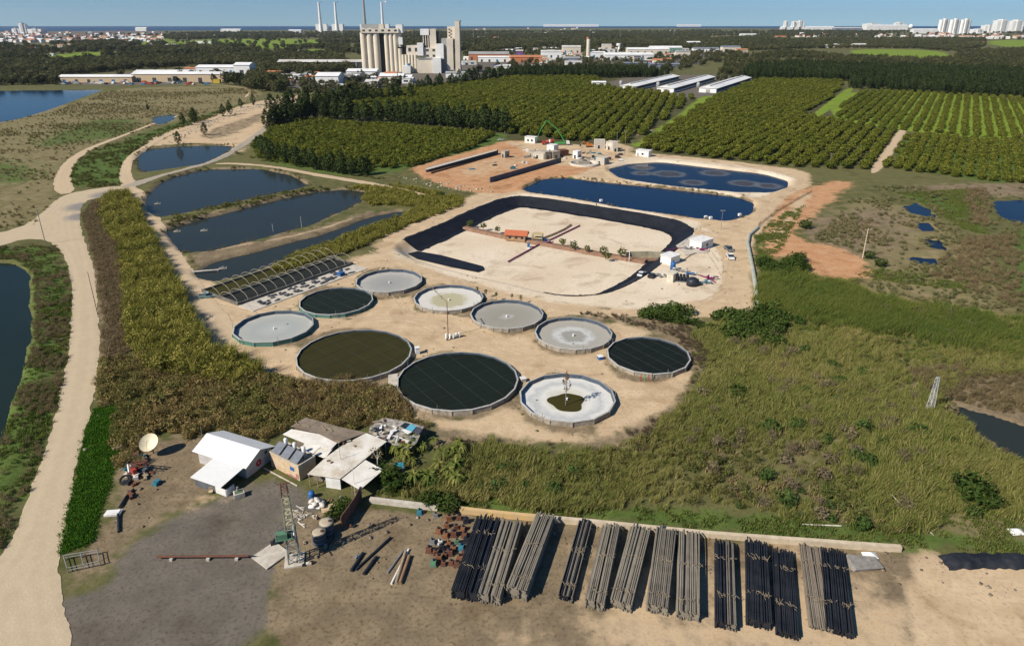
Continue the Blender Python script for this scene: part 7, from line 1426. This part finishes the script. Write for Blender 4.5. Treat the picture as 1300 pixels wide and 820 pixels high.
# sheds and warehouses
SH = [ # name,x0,x1,ytop,ybase,material,depth,roof material,label
 ('shed',353,461,79,88,far_d,30,pale_roof,'long dark open shed left of the silos'),  # solid dark box stands in for the shade inside the open shed
 ('warehouse',401,430,97,108,metal_w,38,metal_w,'white warehouse in front of the silos, left end'),
 ('warehouse',402,444,109,114,far_b,22,pale_roof,'low annex with pale roof below the white warehouse'),
 ('warehouse',440,478,91,99,metal_w,36,metal_w,'white flat roofed hall at the foot of the big silos'),
 ('warehouse',464,480,104,112,metal_w,20,pale_roof,'small white hall behind the dark conifers'),
 ('warehouse',482,512,97,106,far_b,24,metal_w,'low hall in front of the slim silos'),
 ('warehouse',368,398,94,98,far_gr,30,far_gr,'grey roofed shed behind the white warehouse'),
 ('warehouse',340,380,99,103,far_b,16,metal_w,'low cream shed left of the white warehouse'),
 ('warehouse',566,590,93,99,metal_w,18,far_gr,'low white building below the tallest slab tower'),
 ('long_shed',74.5,168,98,105,cream,22,metal_w,'leftmost long white roofed shed by the lagoon'),
 ('long_shed',168,284,94.5,104.5,cream,24,metal_w,'second long white roofed shed by the lagoon'),
 ('long_shed',170,238,91.5,97,metal_w,26,metal_w,'white roof behind the second long shed'),
 ('long_shed',249,300,86,94,metal_w,34,metal_w,'stepped white roof at the right of the long sheds'),
 ('long_shed',298,318,83,97,metal_w,30,metal_w,'tall white end bay of the long sheds'),
 ('shed',234,248,87.5,92,far_b,18,far_or,'orange roofed house behind the long sheds'),
 ('shed',59,76,80,85,metal_w,16,metal_w,'small white house among the woods on the left'),
 ('factory_hall',595,646,69,77,far_or,40,far_gr,'grey roofed hall with rusty red wall in the estate'),
 ('factory_hall',607,646,73,79,metal_w,20,metal_w,'white hall before the rusty red walled one'),
 ('factory_hall',648,688,73,80,far_or,30,far_or,'orange roofed hall in the industrial estate'),
 ('factory_hall',655,664,65,72,mat('far_purple',(.2,.08,.22),None,.1),20,pale_roof,'small purple fronted hall in the estate'),
 ('factory_hall',627,648,84,91,metal_w,18,pale_roof,'pale house before the left end of the windbreak'),
 ('factory_hall',687,713,66,76,metal_w,26,pale_roof,'pale hall right of the orange roofed one'),
 ('factory_hall',714,737,60,70,far_b,30,pale_roof,'tallest beige block of the industrial estate'),
 ('factory_hall',727,739,69,76,far_b,18,mat('far_pink_roof',(.5,.3,.26),None,.1),'pink roofed hall beside the slender tower'),
 ('factory_hall',716,736,74,82,far_slate,20,far_gr,'blue grey tank hall in the estate'),
 ('factory_hall',768,830,70,77,metal_w,46,metal_w,'largest white hall of the industrial estate'),
 ('factory_hall',797,850,63,69,far_b,40,metal_w,'white roof behind the largest hall'),
 ('factory_hall',826,866,61,67,far_green,40,metal_w,'green walled hall with white roof'),
 ('factory_hall',792,826,80.5,84,far_slate,20,far_slate,'low blue grey roof before the largest white hall'),
 ('factory_hall',826,863,82,86,far_slate,24,far_slate,'slate roofed hall at the estate edge'),
 ('factory_hall',820,836,77,81,red,12,pale_roof,'red stores beside the slate roofed hall'),
 ('factory_hall',858,876,66,73,far_b,20,far_gr,'dull beige hall near the right end of the estate'),
 ('factory_hall',881,913,62,66,metal_w,30,far_slate,'white walled hall with slate roof right of the estate'),
 ('factory_hall',873,889,54,60,metal_w,26,metal_w,'white block behind the slate roofed hall'),
 ('factory_hall',917,940,60,67,far_b,26,far_slate,'slate roofed barn at the orchard edge'),
 ('factory_hall',936,949,63,68,cream,18,far_or,'small tan house beside the slate barn'),
 ('factory_hall',750,768,67,74,metal_w,20,metal_w,'small white hall left of the largest one'),
 ('factory_hall',764,776,57,66,far_b,12,metal_w,'little white dome house in the estate'),
 ('farm_house',752,769,105,111,metal_w,12,metal_w,'white farm house left of the poultry houses'),
 ('farm_house',1040,1052,58,61,metal_w,30,far_b,'first pale greenhouse hall on the right plain'),('farm_house',1060,1072,57,60,far_b,30,pale_roof,'second pale hall on the right plain'),('farm_house',1085,1100,57,61,far_b,30,pale_roof,'third pale hall on the right plain'),('farm_house',1122,1150,57.5,60,cream,20,cream,'long cream roofed shed on the right plain'),
 ('farm_house',985,998,47,52,far_b,30,far_or,'left far farm building among the groves'),('farm_house',940,960,44,48,metal_w,30,metal_w,'far white farm sheds above the windbreak'),
 ('farm_house',186,202,56,58.5,metal_w,30,metal_w,'small white farm shed in the far green fields'),('farm_house',210,222,57,59.5,metal_w,30,pale_roof,'grey farm shed right of the white one'),
 ('cold_store',1100,1152,33,38.5,metal_w,80,metal_w,'long white store on the coast plain'),('cold_store',993,1059,35,38.5,metal_w,80,metal_w,'very long low white building near the sea'),('cold_store',1060,1094,36,39,far_slate,80,pale_roof,'grey blue store right of the very long one'),('cold_store',1160,1190,38,43,metal_w,60,metal_w,'white block left of the three towers'),
 ('cold_store',245,268,53.5,55.5,metal_w,40,metal_w,'white halls in the far plain'),('cold_store',366,382,39,42,metal_w,60,metal_w,'white store near the power station'),('cold_store',280,305,38,41,metal_w,60,metal_w,'white block among far trees near the sea'),('cold_store',172,186,36,40,metal_w,60,metal_w,'white hotel block at the end of the town'),('cold_store',690,760,31.9,34.3,metal_w,60,metal_w,'long pale block on the horizon above the estate'),('cold_store',860,890,32,34.3,metal_w,60,metal_w,'small pale block on the horizon')]
for nm, x0, x1, yt, yb, wm__, dep, rm__, lb in SH:
    s_ = Site(nm, lb, 'building', (x0+x1)/2, yb); k = T(yb); X0 = (x0-PX)/F*k-s_.X; X1 = (x1-PX)/F*k-s_.X; h = UP(x0, yt, s_.Y)[1]-s_.z0; h = max(h, 3)
    MB().bx(X0, X1, 0, dep, -.3, h).build('wall', wm__, s_.o)
    g_ = min(h*.35, dep*.12); MB().add([(X0-.6,-.8,h),(X1+.6,-.8,h),(X1+.6,dep/2,h+g_),(X0-.6,dep/2,h+g_),(X1+.6,dep+.8,h),(X0-.6,dep+.8,h)], [(0,1,2,3),(3,2,4,5),(0,3,5),(1,4,2)]).build('roof', rm__, s_.o)
    n = int((X1-X0)/14)
    if n and wm__ is not far_d and yb > 60:
        for j in range(min(n, 6)): MB().bx(X0+(j+.35)*(X1-X0)/min(n,6), X0+(j+.6)*(X1-X0)/min(n,6), -.12, .02, .1, h*.55).build('loading_door', far_d if rnd.random() < .7 else far_blue, s_.o)
    if wm__ is far_d:
        for j in range(14): MB().bx(X0+j*(X1-X0)/13-.4, X0+j*(X1-X0)/13+.4, -.9, -.1, -.3, h).build('column', far_b, s_.o)
s_ = Site('slender_tower','slender pale tower with red top in the industrial estate','tower',746.7,74); s_.cyl('shaft',744.3,749,50,74,far_b,0,12); s_.cyl('red_top',744.8,748.5,47.5,50,far_or,1,12)
s_ = Site('water_tower','white water tower seen over the estate','tower',786,66); s_.cyl('shaft',784.5,787.5,58,66,metal_w,1,10); s_.cyl('bowl',783,789,55.5,58.5,metal_w,0,12)
small = [MB().bx(-a/2,a/2,0,b,0,c).add([(-a/2-.5,-.6,c),(a/2+.5,-.6,c),(a/2+.5,b/2,c+g_),(-a/2-.5,b/2,c+g_),(a/2+.5,b+.6,c),(-a/2-.5,b+.6,c)], [(0,1,2,3),(3,2,4,5),(0,3,5),(1,4,2)], 1).bx(-a*.3,-a*.1,-.15,.1,.1,c*.6,2).bx(a*.1,a*.3,-.15,.1,c*.3,c*.7,2).build('small_hall', [w_, r_2, far_d]) for a, b, c, g_, w_, r_2 in ((22,14,6,2,metal_w,metal_w),(16,12,7,2,far_b,far_or),(30,18,6,1.5,metal_w,pale_roof),(14,12,9,1,far_b,far_gr),(26,14,5,2,far_gr,metal_w),(12,10,5,2,metal_w,far_or))]
sp0 = [(455,103),(474,101),(430,104),(380,108),(590,88),(600,86)]; k_ = 0
def ph(a, b, lb, gr, s=1.0):
    global k_
    o = small[k_] if k_ < 6 else link('small_hall', small[k_ % 6].data); k_ += 1; x, y = G(a, b); o.location = (x, y, 0); o.rotation_euler = (0,0,rnd.uniform(-.35,.35)); o.scale = (s*rnd.uniform(.7,1.2),)*3; tag(o, lb, 'building', gr)
for k in range(34): a = rnd.uniform(345, 512); ph(a, rnd.uniform(97, 111)-(a-345)*.012, 'small white or grey hall of the works before the silos', 'small halls of the works')
for k in range(60): a = rnd.uniform(590, 880); ph(a, rnd.uniform(66, 90)-(a-590)*.03, 'small hall in the crowded industrial estate', 'small halls of the industrial estate', 1.1)
for k in range(26): a = rnd.uniform(60, 420); ph(a, rnd.uniform(58, 84), 'small building scattered among the woods on the left', 'buildings among the left woods', .9)
for k in range(22): a = rnd.uniform(900, 1300); ph(a, rnd.uniform(44, 58), 'small building scattered among the far right groves', 'buildings among the right groves', 1.0)
for k in range(30): a = rnd.uniform(230, 900); ph(a, rnd.uniform(39, 52), 'small pale building on the far plain before the sea', 'buildings on the far plain', 1.3)
# three poultry houses
def longhouse(near, far, w, h, lb):
    a, b = P3(*near), P3(*far); dv = b-a; L_ = math.hypot(dv.x, dv.y); t_ = thing('poultry_house', lb, 'poultry house', (a.x,a.y,a.z), math.atan2(dv.y, dv.x), 'poultry houses behind the orchard')
    MB().bx(0,L_,0,w,0,h).build('wall', metal_w, t_); MB().bx(4,L_-3,-.15,.05,h*.30,h*.86).build('dark_wall_band', far_d, t_)  # pale wall with a dark band along its right side
    MB().add([(-.8,-1,h),(L_+.8,-1,h),(L_+.8,w/2,h+2.2),(-.8,w/2,h+2.2),(L_+.8,w+1,h),(-.8,w+1,h)], [(0,1,2,3),(3,2,4,5),(0,3,5),(1,4,2)]).build('roof', metal_w, t_)
    MB().bx(6,L_-6,w/2-1,w/2+1,h+2.0,h+2.9).build('ridge_vent', pale_roof, t_); MB().bx(-.12,.02,w*.35,w*.6,.1,h*.7).build('door', far_gr, t_)
longhouse((807,115.5),(862,101.5),21,5.4,'leftmost long white poultry house'); longhouse((855,118),(907,102.5),21,5.4,'middle long white poultry house'); longhouse((909,118.5),(953,103.5),21,5.4,'rightmost long white poultry house')
for a, b, lb in ((788,112,'feed silo before the leftmost poultry house'),(835,114,'feed silo between the left and middle poultry houses'),(886,114.5,'feed silo between the middle and right poultry houses')):
    p = P3(a, b); t_ = thing('feed_silo', lb, 'feed silo', tuple(p)); MB().lathe([(.1,1.5),(2.2,4),(2.2,8.5),(0,9.8)], n=16).build('vessel', far_gr, t_); [MB().tube((i*1.5,j*1.5,0),(i*1.8,j*1.8,4),.15,None,5).build('leg', steel, t_) for i in (-1,1) for j in (-1,1)]
# vehicles and stock in the yard before the long sheds
cl_ = [metal_w, red, far_gr, far_blue, dark, steel, far_b, orange]
vm_ = {}
for k in range(46):
    a, b = rnd.uniform(78,270), rnd.uniform(105.6,108.2); p = P3(a, b); m_ = rnd.choice(cl_); i = cl_.index(m_)
    if i not in vm_: vm_[i] = MB().bx(-2.4,2.4,-1,1,.4,1.2).bx(-1.4,1.2,-.9,.9,1.2,1.9).build('parked_vehicle', m_).data; o = bpy.data.objects['parked_vehicle' if len(vm_) == 1 else [q.name for q in bpy.data.objects if q.data == vm_[i]][0]]
    else: o = link('parked_vehicle', vm_[i])
    o.location = p; o.rotation_euler = (0,0,rnd.choice([0,1.57])+rnd.gauss(0,.1)); s = rnd.uniform(1,1.8); o.scale = (s,s,s); tag(o, 'vehicle parked in the yard before the long white sheds', 'vehicle', 'vehicles before the long sheds')
o = boxhouse('blue_container','tall blue container stack before the long sheds','container',(218,104.5),(226,104.5),6,8,far_blue)
o = boxhouse('yellow_machine_shed','yellow shed at the right end of the sheds','shed',(271,106),(279,106),6,5,mat('yellow_paint',(.6,.42,.05),None,1))
# ------------------------------------------------------------ towns by the sea
hm = {}
def townhouse(v, name='town_house'):
    w, dp, h = (11,9,5),(14,10,6),(9,9,4.5); d_ = (w, dp, h)[v]; mb = MB().bx(-d_[0]/2,d_[0]/2,-d_[1]/2,d_[1]/2,0,d_[2]); a, b, c = d_
    mb.add([(-a/2-.5,-b/2-.5,c),(a/2+.5,-b/2-.5,c),(a/2+.5,0,c+2.2),(-a/2-.5,0,c+2.2),(a/2+.5,b/2+.5,c),(-a/2-.5,b/2+.5,c)], [(0,1,2,3),(3,2,4,5),(0,3,5),(1,4,2)], 1); return mb
roofs = [mat('town_roof_a', (.42,.16,.09), (.33,.14,.09), .1), mat('town_roof_b', (.50,.26,.17), None, .1), metal_w]
def town(n, x0, x1, y0, y1, lb, gr, sc=1.4):
    for k in range(n):
        a = rnd.uniform(x0, x1); b = y0+(y1-y0)*rnd.random()**.7; p = Vector((*G(a, b), 0)); key = (rnd.randrange(3), rnd.randrange(3))
        if key not in hm: o = townhouse(key[0]).build('town_house', [metal_w if rnd.random() < .7 else far_b, roofs[key[1]]]); hm[key] = o.data
        else: o = link('town_house', hm[key])
        o.location = (p.x, p.y, 0); s = sc*rnd.uniform(.8,1.5); o.scale = (s, s, s); o.rotation_euler = (0,0,rnd.uniform(-.6,.6)); tag(o, lb, 'house', gr)
town(195, 0, 208, 41.2, 54.5, 'small red or pale roofed house in the town by the sea', 'houses of the left town')
town(62, 1120, 1300, 44, 50, 'small tiled house below the white towers on the right', 'houses of the right town')
town(15, 1010, 1120, 44, 49, 'small house among the groves right of the middle', 'houses among the right groves')
town(12, 25, 90, 58, 65, 'small house in the hamlet below the left town', 'houses of the left hamlet', 1.0)
town(10, 560, 760, 36.5, 40, 'far pale house on the plain before the sea', 'far houses on the plain', 1.8)
def tower(x0, x1, yt, yb, lb, m_=metal_w, round_=0, name='apartment_tower'):
    s_ = Site(name, lb, 'tower', (x0+x1)/2, yb); k = T(yb); X0 = (x0-PX)/F*k-s_.X; X1 = (x1-PX)/F*k-s_.X; h = UP(x0, yt, s_.Y)[1]; w = X1-X0
    for i, (f0, f1, hh, dy) in enumerate(((0,.36,.93,6),(.33,.68,1.0,0),(.64,1,.90,7))):
        if round_: MB().tube((X0+w*(f0+f1)/2,dy+w*.2,-.3),(X0+w*(f0+f1)/2,dy+w*.2,h*hh),w*.2,None,14).build('wing', m_, s_.o)
        else: MB().bx(X0+w*f0,X0+w*f1,dy,dy+w*.7,-.3,h*hh).build('wing', m_, s_.o)
    wb2 = MB()
    for j in range(2, int(h/6)): wb2.bx(X0+w*.36, X0+w*.65, -.6-(round_*w*.0), .3, j*6, j*6+2.2)
    wb2.build('balcony_band', far_gr, s_.o); MB().bx(X0+w*.44,X0+w*.58,w*.1,w*.3,h,h+5).build('roof_plant', far_gr, s_.o)
for a in ((1191.5,1204,24,43,'left of the three rounded white apartment towers'),(1205,1218,24,44,'middle of the three rounded white apartment towers'),(1218.5,1231.5,24,43.5,'right of the three rounded white apartment towers')): tower(*a, metal_w, 1)
for a in ((1264.5,1279,25,42.5,'white apartment block left of the one cut by the frame'),(1284,1298,25.5,42,'white apartment block near the right edge'),(1250,1263,32,42,'lower white block left of the apartment blocks'),(1236,1249,37,43,'lowest pale block right of the rounded towers'),(25,33,29.5,43,'big white tower block standing in the left town'),(15,24,36.5,43,'low block left of the white tower in the town'),(35,52,36.8,43,'low blocks right of the white tower in the town'),(995,1000,26.5,38.5,'left of the three small far towers'),(1005,1010,27,38.5,'middle of the three small far towers'),(1011,1020,26.5,38.5,'widest of the three small far towers'),(1100,1118,30,37,'stepped white block on the coast plain'),(1137,1147,28.5,37,'white pyramid shaped block on the coast plain')): tower(*a)
s_ = Site('gas_sphere','white spherical tank on the coast plain','storage tank',1155.5,38.5); rr_ = 2.9/F*T(38.5); MB().lathe([(rr_*math.sin(a), rr_*(1.4-math.cos(a))) for a in [math.pi*k/10 for k in range(11)]], n=20).build('sphere', metal_w, s_.o); [MB().tube((rr_*.7*math.cos(a),rr_*.7*math.sin(a),0),(rr_*.7*math.cos(a),rr_*.7*math.sin(a),rr_),rr_*.05,None,5).build('leg', metal_w, s_.o) for a in (0,1.57,3.14,4.71)]
for a, yt, yb in ((1276,4,0,),): pass
for a, yt, yb, lb in ((146,32,41,'thin mast on the coast left of the middle'),(155,32,41,'thin mast right of the other on the coast'),(281,30,41,'lone thin mast by the sea'),(240,42,62,'thin tall lattice mast in the far fields'),(787,38,50,'left thin mast above the industrial estate'),(855,36,50,'right thin mast above the industrial estate'),(601,36,52,'thin mast right of the slab tower'),(616,36,50,'second thin mast right of the slab tower')):
    s_ = Site('mast', lb, 'mast', a, yb); h = UP(a, yt, s_.Y)[1]; MB().tube((0,0,0),(0,0,h),h*.012+.3,h*.006+.15,6).build('shaft', far_gr, s_.o); MB().box((0,0,h*.9),(h*.12,.6,.6)).build('crossarm', far_gr, s_.o)
# ------------------------------------------------------------ the air between here and the sea
hz = MB().bx(-17500,17500,-250,15950,-4.6,340).build('haze', None) if 0 else None
me = bpy.data.meshes.new('haze'); hb_ = MB().bx(-17200,17200,-220,16150,-4.9,330); me.from_pydata(hb_.v, [], hb_.f)
m = bpy.data.materials.new('haze_air'); m.use_nodes = True; t = m.node_tree; t.nodes.clear(); out = t.nodes.new('ShaderNodeOutputMaterial'); v = t.nodes.new('ShaderNodeVolumePrincipled')
v.inputs['Color'].default_value = (.80,.90,1.0,1); v.inputs['Density'].default_value = 2.2e-5; v.inputs['Anisotropy'].default_value = .3; t.links.new(v.outputs[0], out.inputs['Volume'])
me.materials.append(m); o = link('haze', me); tag(o, 'thin blue haze over the plain', kind='stuff')
print('OBJ', len(bpy.data.objects))
